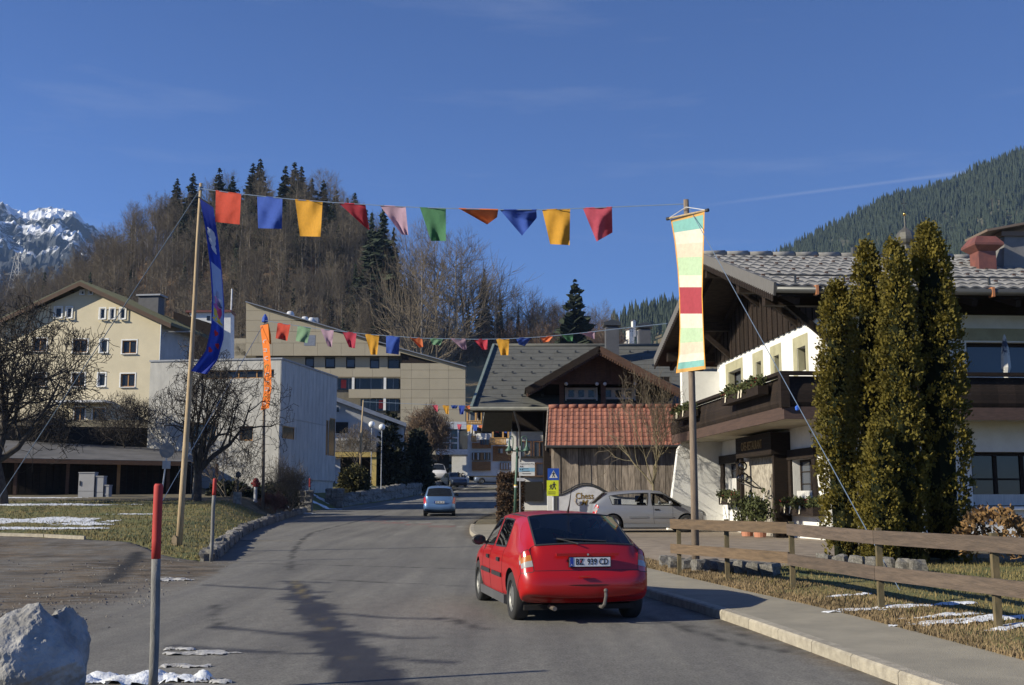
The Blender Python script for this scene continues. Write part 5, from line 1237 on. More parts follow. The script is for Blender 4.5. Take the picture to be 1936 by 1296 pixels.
# roof slabs
mr = Vector((0, -(RZ - EZ), RY + OVY)).normalized(); pitch = atan2(RZ - EZ, RY + OVY)
for s in (0, 1):
    ye = -OVY if s == 0 else LY + OVY
    mb = MB(); mb.prism([(-OVX, ye, EZ - .02), (LX + 1.5, ye, EZ - .02), (LX + 1.5, RY, RZ - .02), (-OVX, RY, RZ - .02)], (0, 0, 0), (0, 0, -.2)); rf = mb.build('roof_deck', M_DWOOD, rt, fix=True)
    mb = MB(); mb.bar((-OVX - .03, ye - .05 if s == 0 else ye + .05, EZ - .06), (-OVX - .03, RY, RZ - .06), .06, .30); mb.build('barge_board', mat('grey_board', (.13, .125, .12), .8, scale=4, stretch=(1, 6, 1)), rf)
    mb = MB(); n_ = 46; mb2 = None
    for k in range(n_): t_ = (k+.5)/n_; y_ = ye + (RY - ye)*t_; z_ = EZ + (RZ - EZ)*t_ - .25; mb.box(-OVX - .07, -OVX - .045, y_ - .055, y_ + .055, z_ - .09, z_ + .06)
    mb.build('scalloped_trim', M_DWOOD, rf)['kind'] = 'stuff'
    nj = 14
    for k in range(nj):
        y_ = None; x_ = -1.2 + k*(LX + 1.5)/nj; mb = MB(); mb.bar((x_, ye + (.1 if s == 0 else -.1), EZ - .30), (x_, RY, RZ - .30), .12, .16); mb.build('rafter', M_DWOOD, rf)
# tiles of the near slope
slope_len = math.hypot(RY + OVY, RZ - EZ); nR, nC = 10, 27; th = slope_len/nR; tw = (LX + 1.5 + OVX)/nC
tm = MB(); prof = [(tw*k/10*1.02, .045*abs(sin(pi*k/5)) if True else 0) for k in range(11)]
tm.grid([[(x, 0, z + .035) for x, z in prof], [(x, th*1.05, z) for x, z in prof]]); tm.grid([[(x, 0, z - .005) for x, z in prof], [(x, 0, z + .035) for x, z in prof]])
GT = tm.mesh('roof_tile', M_GTILE)
for i in range(nR):
    for j in range(nC):
        o = link('roof_tile', GT, rt, (-OVX + j*tw, -OVY + i*th*cos(pitch), EZ + .0 + i*th*sin(pitch))); o.rotation_euler = (pitch + rr.gauss(0, .006), 0, rr.gauss(0, .004))
        if (i + j) % 2 == 0 and i > 0:
            pass
mb = MB(); mb.prism([(-OVX, LY + OVY, EZ + .03), (LX + 1.5, LY + OVY, EZ + .03), (LX + 1.5, RY, RZ + .03), (-OVX, RY, RZ + .03)], (0, 0, 0), (0, 0, -.04)); mb.build('rear_slope', M_GTILE, rt)
mb = MB()
for i in range(1, nR):
    for j in range(nC): 
        if (i + j) % 2: continue
        x_ = -OVX + (j + .35)*tw; y_ = -OVY + (i + .3)*th*cos(pitch); z_ = EZ + (i + .3)*th*sin(pitch) + .05; mb.box(x_ - .04, x_ + .04, y_, y_ + .04, z_, z_ + .06)
mb.build('snow_guards', mat('rusty_guard', (.09, .05, .035), .8), rt)['kind'] = 'stuff'
for j in range(24):
    x0 = -OVX + j*(LX + 3.2)/24; mb = MB(); mb.tube([(x0, RY, RZ + .06), (x0 + (LX + 3.2)/24 + .02, RY, RZ + .08)], [.085, .10], 8); mb.build('ridge_tile', M_GTILE, rt, smooth=True)
mb = MB(); mb.tube([(-OVX, -OVY + .45, EZ + .36), (LX + 1.5, -OVY + .45, EZ + .36)], .022, 5); sb = mb.build('snow_bar', M_GUTTER, rt)
for k in range(13): x_ = -OVX + .6 + k*1.15; mb = MB(); mb.box(x_ - .02, x_ + .02, -OVY + .40, -OVY + .46, EZ + .12, EZ + .37); mb.build('bar_bracket', M_GUTTER, sb)
mb = MB(); mb.tube([(-OVX, -OVY - .09, EZ - .08), (LX + 1.5, -OVY - .09, EZ - .08)], .085, 8); gt = mb.build('gutter', M_GUTTER, rt, smooth=True)
for k in range(14): x_ = -OVX + .9 + k*1.02; mb = MB(); mb.box(x_ - .03, x_ + .03, -OVY - .19, -OVY - .0, EZ - .20, EZ + .02); mb.build('gutter_bracket', mat('copper_clip', (.42, .17, .07), .6), gt)
# wing wall and buttress at the far end of the gable
q = 10.55; mb = MB(); mb.box(-1.25, -.003, q - .3, q, 3.3 - ZB, 5.7 - ZB); mb.build('wing_wall', M_WHITE, rt)
mb = MB(); mb.prism([(-1.9, q - .32, -.3), (-.002, q - .32, -.3), (-.002, q - .32, 3.4 - ZB), (-1.25, q - .32, 3.4 - ZB), (-1.42, q - .32, 3.15 - ZB)], (0, 0, 0), (0, .32, 0)); mb.build('buttress', M_WHITE, rt, fix=True)
# balcony: floor, fascia, boards, rail
BX, BY = 1.45, 1.3; FZ0, FZ1 = 3.34 - ZB, 3.62 - ZB; RT = 4.42 - ZB
mb = MB(); mb.prism([(-BX, -BY, FZ0 + .04), (LX, -BY, FZ0 + .04), (LX, -.003, FZ0 + .04), (-.003, -.003, FZ0 + .04), (-.003, LY + .3, FZ0 + .04), (-BX, LY + .3, FZ0 + .04)], (0, 0, 0), (0, 0, .14)); bal = mb.build('balcony', mat('soffit', (.46, .42, .32), .9), rt)
mb = MB(); mb.box(-BX - .06, -BX, -BY - .06, LY + .32, FZ0, FZ1); mb.build('fascia', M_DWOOD2 if 'M_DWOOD2' in globals() else mat('brown_fascia', (.085, .05, .036), .7, scale=5, stretch=(1, .3, 6), col2=(.05, .03, .022)), bal)
mb = MB(); mb.box(-BX, LX, -BY - .06, -BY, FZ0, FZ1); mb.build('fascia', MATS['brown_fascia'], bal)
mb = MB(); mb.box(-BX - .14, -BX + .06, -BY - .14, LY + .3, RT - .08, RT); mb.build('handrail', M_DWOOD, bal); mb = MB(); mb.box(-BX + .06, LX, -BY - .14, -BY + .06, RT - .08, RT); mb.build('handrail', M_DWOOD, bal)
def baluster_mesh(w_, hgt):
    mb = MB(); rows = []; n_ = 7
    for i in range(n_ + 1):
        t_ = i/n_; o_ = .07*sin(pi*t_)**1.0 + .10*(1 - t_)**2 * (1 if t_ > .05 else .6); ww = w_*(.5 - .02*sin(pi*t_)**2)
        rows.append([(-ww, -o_, t_*hgt), (ww, -o_, t_*hgt), (ww, -o_ + .03, t_*hgt), (-ww, -o_ + .03, t_*hgt)])
    mb.grid(rows, True); return mb.mesh('baluster', M_DWOOD)
BAL = baluster_mesh(.212, RT - .10 - FZ1)
mb = MB(); mb.box(-BX - .14, -BX + .06, -BY - .14, -BY + .06, FZ1 - .02, RT - .085); mb.build('corner_post', M_DWOOD, bal)
y_ = -BY + .12
while y_ < LY + .2: o = link('baluster', BAL, bal, (-BX + .02, y_, FZ1)); o.rotation_euler = (0, 0, -pi/2); y_ += .205
x_ = -BX + .12
while x_ < LX: link('baluster', BAL, bal, (x_, -BY + .02, FZ1)); x_ += .205
# porch with the sign over the door
GP = Gab(-.44); h = GP.rect(1400, 838, 1464, 990); h2 = (h[0] - .25, h[1] + .1)
ZP = 2.72 - ZB; ZP1 = 3.30 - ZB
yy0, yy1 = GP.p(1463, 900)[0], GP.p(1399, 900)[0]
mb = MB(); mb.box(-.52, -.003, yy0 - .1, yy1 + .1, ZP, ZP1); pc = mb.build('porch', M_DWOOD, rt)
mb = MB(); mb.box(-.44, -.003, yy0 - .04, yy0 + .12, -.3, ZP); mb.build('porch_side', M_DWOOD, pc); mb = MB(); mb.box(-.44, -.34, yy1 - .10, yy1 + .04, -.3, ZP); mb.build('porch_post', M_DWOOD, pc)
mb = MB(); mb.box(-.1, -.003, yy0 + .125, Gab(-.1).p(1406, 900)[0], -.3, ZP - .003); mb.build('porch_stone', mat('rubble', (.42, .38, .31), .9, scale=7, col2=(.20, .175, .14), bump=1.0, bscale=14, detail=8), pc)
mb = MB(); mb.box(-.16, -.102, yy0 + .2, yy0 + 1.2, -.3, ZP - .5); mb.build('door', mat('bronze_glass', (.20, .165, .12), .35, scale=18, col2=(.08, .066, .05), bump=.6, bscale=20), pc)
t_ = add_text('sign_lettering', 'CAFE-RESTAURANT', .30, mat('gold_letter', (.34, .24, .09), .4, metal=.5), pc, (-.53, (yy0 + yy1)/2 + .1, (ZP + ZP1)/2), (pi/2, 0, -pi/2)); t_.scale = ((yy1 - yy0)*.62/max(.1, t_.dimensions.x), 1.15, 1)
for k in range(3): z_ = ZP + .14 + k*.15; mb = MB(); mb.box(-.526, -.521, yy0 - .1, yy1 + .1, z_, z_ + .012); mb.build('board_joint', M_BLACK, pc)
# chimneys on the roof
x_, z_ = Wall(rt, 2.2).p(1870, 480); mb = MB(); mb.box(x_ - .24, x_ + .24, 2.3, 2.8, z_ - .9, z_ + .1); c_ = mb.build('copper_vent', M_COPPER, rt)
mb = MB(); mb.grid([[(x_ - a, 2.55 - a, zz), (x_ + a, 2.55 - a, zz), (x_ + a, 2.55 + a, zz), (x_ - a, 2.55 + a, zz)] for a, zz in ((.25, z_ + .1), (.40, z_ + .24), (.40, z_ + .30), (.26, z_ + .50), (.001, z_ + .52))], True); mb.build('vent_hood', M_COPPER, c_)
x_, z_ = Wall(rt, 2.6).p(1925, 480); mb = MB(); mb.grid([[(x_ - .45, 2.6, z_ - .7), (x_ + 1.4, 2.6, z_ - .7), (x_ + 1.4, 3.6, z_ - .7), (x_ - .45, 3.6, z_ - .7)], [(x_ - .3, 2.7, z_ + .5), (x_ + 1.4, 2.7, z_ + .5), (x_ + 1.4, 3.5, z_ + .5), (x_ - .3, 3.5, z_ + .5)]], True); c_ = mb.build('chimney', mat('flue_sheet', (.17, .165, .16), .6), rt)
mb = MB(); mb.bar((x_ - .9, 3.1, z_ + .6), (x_ + 1.9, 3.1, z_ + 1.15), 1.3, .06); mb.build('chimney_cap', mat('rust_cap', (.16, .12, .09), .7), c_)
mb = MB(); mb.box(x_ - .42, x_ + 1.45, 2.62, 3.58, z_ + .50, z_ + .62); mb.build('chimney_rim', mat('rust_cap', (.16, .12, .09)), c_)
x_, z_ = Wall(rt, RY).p(1612, 478); mb = MB(); mb.tube([(x_, RY - .1, z_ - .3), (x_, RY - .1, z_ + .12)], [.07, .09], 8); mb.build('ridge_vent', M_GUTTER, rt)

# ---------------------------------------------------------------- church steeple behind the chalet
p = at(1713, 470, 130); rt = thing('church_steeple', (p.x, 130, base(130)), 'onion-domed church steeple with gilded ball above the chalet roof', 'steeple'); hz = p.z - rt.location.z
mb = MB(); mb.lathe([(1.35, 0), (1.35, hz - 3)], 8); mb.build('tower', M_WHITE, rt)
mb = MB(); mb.lathe([(1.5, hz - 3), (1.5, hz - 2.6), (.9, hz - 1.2), (.72, hz - .3), (.85, hz - .2), (.85, hz + .05), (.72, hz + .1), (.74, hz + .3), (1.0, hz + .55), (1.16, hz + .95), (1.18, hz + 1.25), (1.0, hz + 1.75), (.62, hz + 2.15), (.25, hz + 2.4), (.09, hz + 2.7), (.07, hz + 4.0), (.001, hz + 4.02)], 10); mb.build('dome', mat('dome_sheet', (.11, .105, .09), .5, metal=.3), rt, smooth=False)
mb = MB(); mb.lathe([(.001, -.22)] + [(.22*cos(a_), .22*sin(a_)) for a_ in lin(-1.3, 1.3, 6)] + [(.001, .22)], 10, Matrix.Translation((0, 0, hz + 4.1))); mb.build('gilded_ball', mat('gilt', (.75, .5, .15), .25, metal=1.0), rt, smooth=True)
mb = MB(); mb.tube([(0, 0, hz + 4.2), (0, 0, hz + 6.0)], .04, 5); mb.bar((-.35, 0, hz + 5.4), (.35, 0, hz + 5.4), .06); mb.build('cross', M_GUTTER, rt)
# ================================================================== cars
M_TYRE = mat('tyre', (0.022, 0.022, 0.022), 0.85); M_PLASTIC = mat('black_plastic', (0.025, 0.025, 0.026), 0.55); M_TRIMG = mat('grey_plastic', (0.075, 0.075, 0.078), 0.6)
M_SEAT = mat('seat_cloth', (0.03, 0.03, 0.034), 0.95); M_CHROME = mat('chrome', (0.6, 0.6, 0.6), 0.2, metal=1.0)
M_LRED = mat('tail_red', (0.42, 0.012, 0.010), 0.15, coat=.8); M_LAMB = mat('tail_amber', (0.42, 0.13, 0.012), 0.15, coat=.8); M_LCLR = mat('tail_clear', (0.30, 0.29, 0.28), 0.12, coat=.8)
M_PLATE = mat('plate_white', (0.72, 0.72, 0.72), 0.4); M_PBLUE = mat('plate_blue', (0.02, 0.05, 0.35), 0.4); M_PBLACK = mat('plate_black', (0.01, 0.01, 0.01), 0.5)
M_CGLASS = glass('car_glass', see=0.85, rough=0.01); M_CGLASSD = glass('car_glass_dark', (0.012, 0.014, 0.016), rough=0.02)
def paint(name, c, metal=0.0, rough=.35): return mat(name, c, rough, var=.03, scale=.6, coat=.45, metal=metal, spec=.3)
# body rows: each row runs from the underside centre (0) round the side to the centre line on top (9); (x, y, z), y forward
def car_rows(L=4.11, Wd=1.70, Ht=1.425, wb=2.606, tail='notch'):
    k = Wd/1.70; h = Ht/1.425; e = (L - 4.11)/2
    if tail == 'hatch':   R4 = [(0,-1.60,.24),(.62,-1.60,.24),(.80,-1.62,.30),(.845,-1.66,.60),(.835,-1.72,.84),(.80,-1.76,.93),(.735,-1.83,.965),(.66,-1.87,.98),(.34,-1.92,.98),(0,-1.93,.98)]
    else:                 R4 = [(0,-1.60,.24),(.62,-1.60,.24),(.80,-1.62,.30),(.84,-1.66,.60),(.82,-1.74,.85),(.77,-1.80,.93),(.70,-1.84,.955),(.63,-1.85,1.00),(.33,-1.90,1.025),(0,-1.91,1.03)]
    R5y = -1.42 if tail == 'hatch' else -1.10
    dz5 = .075 if tail == 'hatch' else 0.0
    rows = [
     [(0,-1.72,.24),(.60,-1.72,.24),(.74,-1.76,.28),(.765,-1.82,.31),(.74,-1.90,.32),(.68,-1.95,.32),(.60,-1.985,.32),(.50,-2.00,.32),(.25,-2.02,.32),(0,-2.03,.32)],
     [(0,-1.70,.24),(.60,-1.70,.24),(.77,-1.74,.27),(.815,-1.80,.33),(.79,-1.91,.40),(.72,-1.985,.41),(.63,-2.015,.41),(.52,-2.03,.41),(.26,-2.05,.41),(0,-2.055,.41)],
     [(0,-1.68,.24),(.60,-1.68,.24),(.78,-1.72,.27),(.83,-1.77,.40),(.805,-1.89,.54),(.735,-1.97,.565),(.64,-2.005,.57),(.53,-2.02,.57),(.26,-2.045,.57),(0,-2.05,.57)],
     [(0,-1.66,.24),(.60,-1.66,.24),(.785,-1.70,.28),(.835,-1.74,.46),(.81,-1.85,.62),(.745,-1.92,.635),(.655,-1.955,.64),(.55,-1.975,.64),(.27,-1.995,.64),(0,-2.0,.64)],
     R4,
     [(0,-1.20,.22),(.66,-1.20,.22),(.82,-1.20,.26),(.855,-1.22,.60),(.84,-1.24,.85),(.79,-1.26,.935),(.635,R5y+.06,1.315-dz5),(.57,R5y,1.385-dz5),(.30,R5y-.05,1.42-dz5),(0,R5y-.06,1.425-dz5)],
     [(0,-.78,.20),(.68,-.78,.20),(.825,-.78,.24),(.86,-.80,.58),(.845,-.82,.84),(.80,-.84,.925),(.645,-.66,1.325),(.58,-.66,1.395),(.31,-.66,1.43),(0,-.66,1.436)],
     [(0,-.06,.19),(.70,-.06,.19),(.83,-.06,.22),(.865,-.06,.56),(.85,-.06,.82),(.805,-.06,.91),(.655,-.02,1.335),(.59,-.02,1.40),(.31,-.02,1.437),(0,-.02,1.444)],
     [(0,.06,.19),(.70,.06,.19),(.83,.06,.22),(.865,.06,.56),(.85,.06,.82),(.805,.06,.908),(.655,.05,1.333),(.59,.05,1.40),(.31,.05,1.436),(0,.05,1.443)],
     [(0,.82,.19),(.68,.82,.19),(.825,.82,.22),(.855,.82,.55),(.84,.82,.80),(.79,.82,.895),(.64,.48,1.30),(.575,.46,1.365),(.30,.42,1.405),(0,.40,1.412)],
     [(0,1.00,.20),(.66,1.00,.20),(.82,1.00,.24),(.85,1.00,.56),(.835,1.02,.80),(.785,1.06,.88),(.735,1.12,.905),(.66,1.17,.92),(.35,1.26,.945),(0,1.29,.95)],
     [(0,1.50,.20),(.62,1.50,.20),(.79,1.50,.26),(.83,1.50,.52),(.815,1.52,.74),(.755,1.54,.80),(.68,1.57,.825),(.58,1.59,.84),(.30,1.63,.855),(0,1.64,.86)],
     [(0,1.80,.20),(.58,1.80,.20),(.75,1.80,.26),(.78,1.82,.46),(.76,1.86,.64),(.70,1.89,.69),(.62,1.92,.715),(.52,1.94,.73),(.27,1.97,.745),(0,1.98,.75)],
     [(0,1.86,.20),(.56,1.86,.20),(.72,1.87,.25),(.75,1.91,.40),(.72,1.97,.50),(.65,2.01,.52),(.57,2.035,.53),(.47,2.05,.54),(.24,2.07,.545),(0,2.08,.545)],
     [(0,1.84,.20),(.54,1.84,.20),(.68,1.86,.22),(.70,1.90,.25),(.67,1.95,.27),(.61,1.99,.27),(.53,2.01,.27),(.44,2.025,.27),(.22,2.04,.27),(0,2.045,.27)]]
    out = []
    for r in rows: out.append([(x*k, y + (e if y > 0 else -e)*min(1, abs(y)/1.3), z*(h if z > .6 else 1) if z <= .6 else .6 + (z-.6)*(Ht - .6)/(1.436 - .6)) for x, y, z in r])
    return out
# which part each grid face belongs to: (row index, column index) -> part
def car_part(i, j, doors, tail):
    if i < 2 and j >= 2: return 'bumper'
    if i == 2 and j >= 3: return 'bumper'
    if i == 3 and j in (4, 5): return 'tail_light'
    if i == 3 and j >= 6: return 'hatch'
    if i == 4 and j >= 7: return 'rear_window'
    if j == 5:
        if i == 6 or (i == 5 and doors == 3): return 'rear_side_window'
        if i == 8: return 'front_side_window'
        if i == 9: return 'corner_window'
    if i == 9 and j >= 7: return 'windscreen'
    if doors == 5 and i == 6 and 2 <= j <= 4: return 'rear_door'
    if doors == 5 and i == 7 and 2 <= j <= 4: return 'rear_door'
    if i == 8 and 2 <= j <= 4: return 'front_door'
    if i >= 12 and j >= 2: return 'bumper'
    return 'body'
def lathe_x(mb, prof, cx, cy, cz, sgn, n=20, mi=0):
    rows = [[(cx + sgn*x, cy + r*cos(2*pi*j/n), cz + r*sin(2*pi*j/n)) for j in range(n)] for r, x in prof]; mb.grid(rows, True, mi)
def make_car(name, loc, rz, label, col, plate=None, doors=5, tail='notch', tow=False, mirror_col=None, glass_m=None, detail=True, hubcap='steel', strip_m=None, side_strip=True, **dim):
    root = thing(name, loc, label, 'car', rz)
    rows = car_rows(tail=tail, **dim); wb = dim.get('wb', 2.606); Ht = dim.get('Ht', 1.425); k = dim.get('Wd', 1.70)/1.70
    PN = ['body', 'bumper', 'tail_light', 'hatch', 'rear_window', 'rear_side_window', 'front_side_window', 'corner_window', 'windscreen', 'rear_door', 'front_door', 'arch']
    V = []; Fc = []; Mi = []; nR, nC = len(rows), 10
    for r in rows:
        for (x, y, z) in r: V.append((x, y, z))
        for (x, y, z) in r: V.append((-x, y, z))
    idx = lambda i, j, s: i*20 + j + (10 if s and 0 < j < 9 else 0)
    for i in range(nR - 1):
        for j in range(9):
            p = PN.index(car_part(i, j, doors, tail))
            Fc.append((idx(i, j, 0), idx(i, j+1, 0), idx(i+1, j+1, 0), idx(i+1, j, 0))); Mi.append(p)
            Fc.append((idx(i, j, 1), idx(i+1, j, 1), idx(i+1, j+1, 1), idx(i, j+1, 1))); Mi.append(p)
    for i, p in ((0, 'bumper'), (nR - 1, 'bumper')):
        for j in range(9):
            q = [idx(i, j, 0), idx(i, j+1, 0), idx(i, j+1, 1), idx(i, j, 1)]; q = list(dict.fromkeys(q))
            if len(q) > 2: Fc.append(tuple(q if i else q[::-1])); Mi.append(PN.index(p))
    me = bpy.data.meshes.new('car_body'); me.from_pydata(V, [], Fc)
    M_INN = MATS.get('dark_void'); mats = {'body': col, 'bumper': col, 'tail_light': M_LRED, 'hatch': col, 'rear_window': glass_m or M_CGLASS, 'rear_side_window': glass_m or M_CGLASS, 'front_side_window': glass_m or M_CGLASS, 'corner_window': glass_m or M_CGLASS, 'windscreen': glass_m or M_CGLASS, 'rear_door': col, 'front_door': col, 'arch': M_INN}
    for p in PN: me.materials.append(mats[p])
    me.polygons.foreach_set('material_index', Mi)
    bm = bmesh.new(); bm.from_mesh(me)
    loose = [v for v in bm.verts if not v.link_faces]; bmesh.ops.delete(bm, geom=loose, context='VERTS')
    bmesh.ops.recalc_face_normals(bm, faces=bm.faces)
    cl = bm.edges.layers.float.new('crease_edge')
    for e in bm.edges:
        mi = {f.material_index for f in e.link_faces}
        glassy = mi & {4, 5, 6, 7, 8}
        if len(mi) > 1: e[cl] = .95 if glassy else (.75 if 2 in mi else .3)
    vl = bm.verts.layers.float.new('crease_vert')
    for v in bm.verts:
        for gi in (4, 5, 6, 8):
            if sum(1 for f in v.link_faces if f.material_index == gi) == 1: v[vl] = .8
    bm.to_mesh(me); bm.free()
    tmp = link('tmp_body', me); sb = tmp.modifiers.new('s', 'SUBSURF'); sb.levels = 2; sb.render_levels = 2
    cut = MB(); r_ = .355
    for ya in (-wb/2, wb/2):
        for s in (-1, 1):
            n = 26; a = [(s*.55*k, ya + r_*cos(2*pi*j/n), .305 + r_*sin(2*pi*j/n)) for j in range(n)]; b = [(s*1.1*k, y, z) for _, y, z in a]
            n0 = len(cut.v); cut.v += a + b; cut.f.append(tuple(range(n0, n0+n))); cut.f.append(tuple(range(n0+2*n-1, n0+n-1, -1))); 
            for j in range(n): cut.f.append((n0+j, n0+n+j, n0+n+(j+1) % n, n0+(j+1) % n))
    cme = bpy.data.meshes.new('cut'); cme.from_pydata(cut.v, [], cut.f)
    for p in PN: cme.materials.append(mats[p])
    cb = bmesh.new(); cb.from_mesh(cme); bmesh.ops.recalc_face_normals(cb, faces=cb.faces); cb.to_mesh(cme); cb.free()
    cme.polygons.foreach_set('material_index', [PN.index('arch')]*len(cme.polygons)); cto = link('tmp_cut', cme)
    bo = tmp.modifiers.new('b', 'BOOLEAN'); bo.operation = 'DIFFERENCE'; bo.object = cto; bo.solver = 'EXACT'
    bpy.context.view_layer.update()
    res = bpy.data.meshes.new_from_object(tmp.evaluated_get(bpy.context.evaluated_depsgraph_get()))
    bpy.data.objects.remove(tmp); bpy.data.objects.remove(cto)
    # split into parts; paired parts are split by side
    bm = bmesh.new(); bm.from_mesh(res); bm.faces.ensure_lookup_table()
    groups = {}
    for f in bm.faces:
        p = PN[f.material_index]; c = f.calc_center_median(); key = (p, 0)
        if p in ('tail_light', 'rear_side_window', 'front_side_window', 'corner_window', 'rear_door', 'front_door', 'arch'): key = (p, (1 if c.x > 0 else -1) + (10 if (p == 'arch' and c.y > 0) else 0))
        if p == 'bumper': key = (p, 1 if c.y > 0 else -1)
        groups.setdefault(key, []).append(f)
    gap = MB(); trim = MB(); nm = {'front_side_window': 'side_window', 'rear_side_window': 'side_window', 'corner_window': 'side_window', 'front_door': 'door', 'rear_door': 'door', 'arch': 'wheel_arch'}
    for (p, s), fs in groups.items():
        vm = {}; vv = []; ff = []
        for f in fs:
            q = []
            for v in f.verts:
                if v.index not in vm: vm[v.index] = len(vv); vv.append(tuple(v.co))
                q.append(vm[v.index])
            ff.append(q)
        pm = bpy.data.meshes.new(nm.get(p, p)); pm.from_pydata(vv, [], ff); pm.materials.append(mats[p]); pm.polygons.foreach_set('use_smooth', [p != 'arch']*len(ff)); pm.update()
        link(nm.get(p, p), pm, root)
    if detail:
        seen = {4, 5, 6, 7, 8}
        for e in bm.edges:
            mi = {f.material_index for f in e.link_faces}
            if len(mi) < 2 or 11 in mi: continue
            a, b = e.verts[0].co, e.verts[1].co; n = (e.verts[0].normal + e.verts[1].normal).normalized()
            if mi & seen: trim.bar(a + n*.001, b + n*.001, .022, .008, up=n)
            else: gap.bar(a, b, .007, .004, up=n)
        if gap.f: gap.build('panel_gap', M_PBLACK, root)
        if trim.f: trim.build('window_seal', M_PLASTIC, root)
    bm.free()
    # wheels
    for ya in (-wb/2, wb/2):
        for s in (-1, 1):
            cx = s*.735*k; mb = MB(); lathe_x(mb, [(.19, -.09), (.285, -.095), (.303, -.07), (.307, 0), (.303, .07), (.285, .095), (.20, .095)], cx, ya, .305, s, 24); w_ = mb.build('wheel', M_TYRE, root, smooth=True)
            mb = MB(); lathe_x(mb, [(.205, .088), (.195, .06), (.17, .055), (.10, .075), (.05, .085), (.001, .085)], cx, ya, .305, s, 24); mb.build('rim', mat('steel_rim', (.20, .20, .19), .5, metal=.5) if hubcap == 'steel' else mat('alloy_rim', (.45, .45, .46), .35, metal=.6), w_, smooth=True)
            for q in range(8 if hubcap == 'steel' else 5):
                a = 2*pi*q/(8 if hubcap == 'steel' else 5); mb = MB(); rr_ = .135
                if hubcap == 'steel': lathe_x(mb, [(.022, .074), (.001, .074)], cx, ya + rr_*cos(a), .305 + rr_*sin(a), s, 6)
                else: lathe_x(mb, [(.038, .078), (.001, .078)], cx, ya + rr_*cos(a), .305 + rr_*sin(a), s, 8)
                mb.build('rim_hole', M_PBLACK, w_)
    # mirrors
    for s in (-1, 1):
        mb = MB(); M2 = Matrix.Translation((s*.92*k, .70, .98*Ht/1.425)); 
        rws = []
        for yy, sc in ((-.045, .80), (-.03, 1.0), (.02, .95), (.06, .6)): rws.append([M2 @ Vector((sc*.105*cos(a) * (1 if True else 0), yy, sc*.075*sin(a))) for a in [2*pi*t/12 for t in range(12)]])
        mb.grid(rws, True); mb.face(rws[0][::-1]); mb.face(rws[-1]); mb.bar((s*.78*k, .72, .93*Ht/1.425), (s*.86*k, .71, .96*Ht/1.425), .05, .04); mi_ = mb.build('mirror', mirror_col or M_PLASTIC, root, smooth=False)
        mb = MB(); mb.face([M2 @ Vector((.08*cos(a), -.047, .056*sin(a))) for a in [2*pi*t/12 for t in range(12)]]); mb.build('mirror_glass', M_CGLASSD, mi_)
    # cabin
    mb = MB(); mb.box(-.66*k, .66*k, -1.30, 1.0, .30, .46); mb.build('cabin_floor', M_BLACK, root)
    for (x, y) in ((-.36, .02), (.36, .02)):
        mb = MB(); mb.box(x - .24, x + .24, y - .05, y + .45, .46, .58); mb.grid([[(x - a, y - .10 - t*.14, .50 + t*.52), (x + a, y - .10 - t*.14, .50 + t*.52), (x + a, y + .03 - t*.14, .50 + t*.52), (x - a, y + .03 - t*.14, .50 + t*.52)] for t, a in ((0, .24), (.7, .24), (.95, .19), (1, .10))], True); st = mb.build('seat', M_SEAT, root)
        mb = MB(); mb.grid([[(x - a, y - .30, z), (x + a, y - .30, z), (x + a, y - .18, z), (x - a, y - .18, z)] for z, a in ((1.04, .05), (1.06, .12), (1.20, .13), (1.25, .09), (1.26, .01))], True); mb.build('headrest', M_SEAT, st)
    mb = MB(); mb.box(-.60*k, .60*k, -.85, -.35, .46, .60); mb.grid([[(-.62*k, -.92 - t*.12, .52 + t*.44), (.62*k, -.92 - t*.12, .52 + t*.44), (.62*k, -.80 - t*.12, .52 + t*.44), (-.62*k, -.80 - t*.12, .52 + t*.44)] for t in (0, 1)], True); bs = mb.build('rear_bench', M_SEAT, root)
    for x in (-.36, .36):
        mb = MB(); mb.grid([[(x - a, -1.05, z), (x + a, -1.05, z), (x + a, -.94, z), (x - a, -.94, z)] for z, a in ((.96, .14), (1.06, .15), (1.13, .12), (1.15, .03))], True); mb.build('headrest', M_SEAT, bs)
    mb = MB(); mb.box(-.62*k, .62*k, -1.62, -1.02, .86, .90); mb.build('parcel_shelf', M_SEAT, root)
    mb = MB(); mb.box(-.68*k, .68*k, .78, 1.05, .62, .93); mb.build('dashboard', M_PLASTIC, root)
    mb = MB(); rws = [[(-.36 + (.18 + .015*cos(b))*cos(a), .66 + (.18 + .015*cos(b))*sin(a)*.3, .88 + (.18 + .015*cos(b))*sin(a)*.9) for b in [2*pi*t/5 for t in range(5)]] for a in [2*pi*t/14 for t in range(15)]]; mb.grid(rws, True); mb.build('steering_wheel', M_PLASTIC, root)
    zr = Ht + .012
    if detail:
        mb = MB(); mb.tube([(0, -.98, zr - .02), (0, -1.08, zr + .10), (0, -1.22, zr + .34)], [.018, .008, .004], 5); mb.build('aerial', M_PLASTIC, root)
        for s in (-1, 1):                     # lamps inside the tail lights, sills, door handles, side strips
            if side_strip:
                for (y0, y1) in ((-.74, -.08), (.08, .80)):
                    mb = MB(); mb.box(s*.858*k - .012, s*.858*k + .012, y0, y1, .50, .555); mb.build('side_strip', strip_m or M_PLASTIC, root)
            mb = MB(); mb.box(s*.80*k - .05, s*.80*k + .035, -.92, .92, .17, .285); mb.build('sill', strip_m or M_TRIMG, root)
            for y0 in ((-.62, .18) if doors == 5 else (.16,)): mb = MB(); mb.box(s*.855*k - .02, s*.855*k + .008, y0, y0 + .16, .735*(Ht/1.425), .785*(Ht/1.425)); mb.build('door_handle', M_PLASTIC, root)
    mb = MB(); mb.box(-.72*k, .72*k, -1.62, 1.7, .15, .215); mb.build('underbody', M_BLACK, root)
    return root
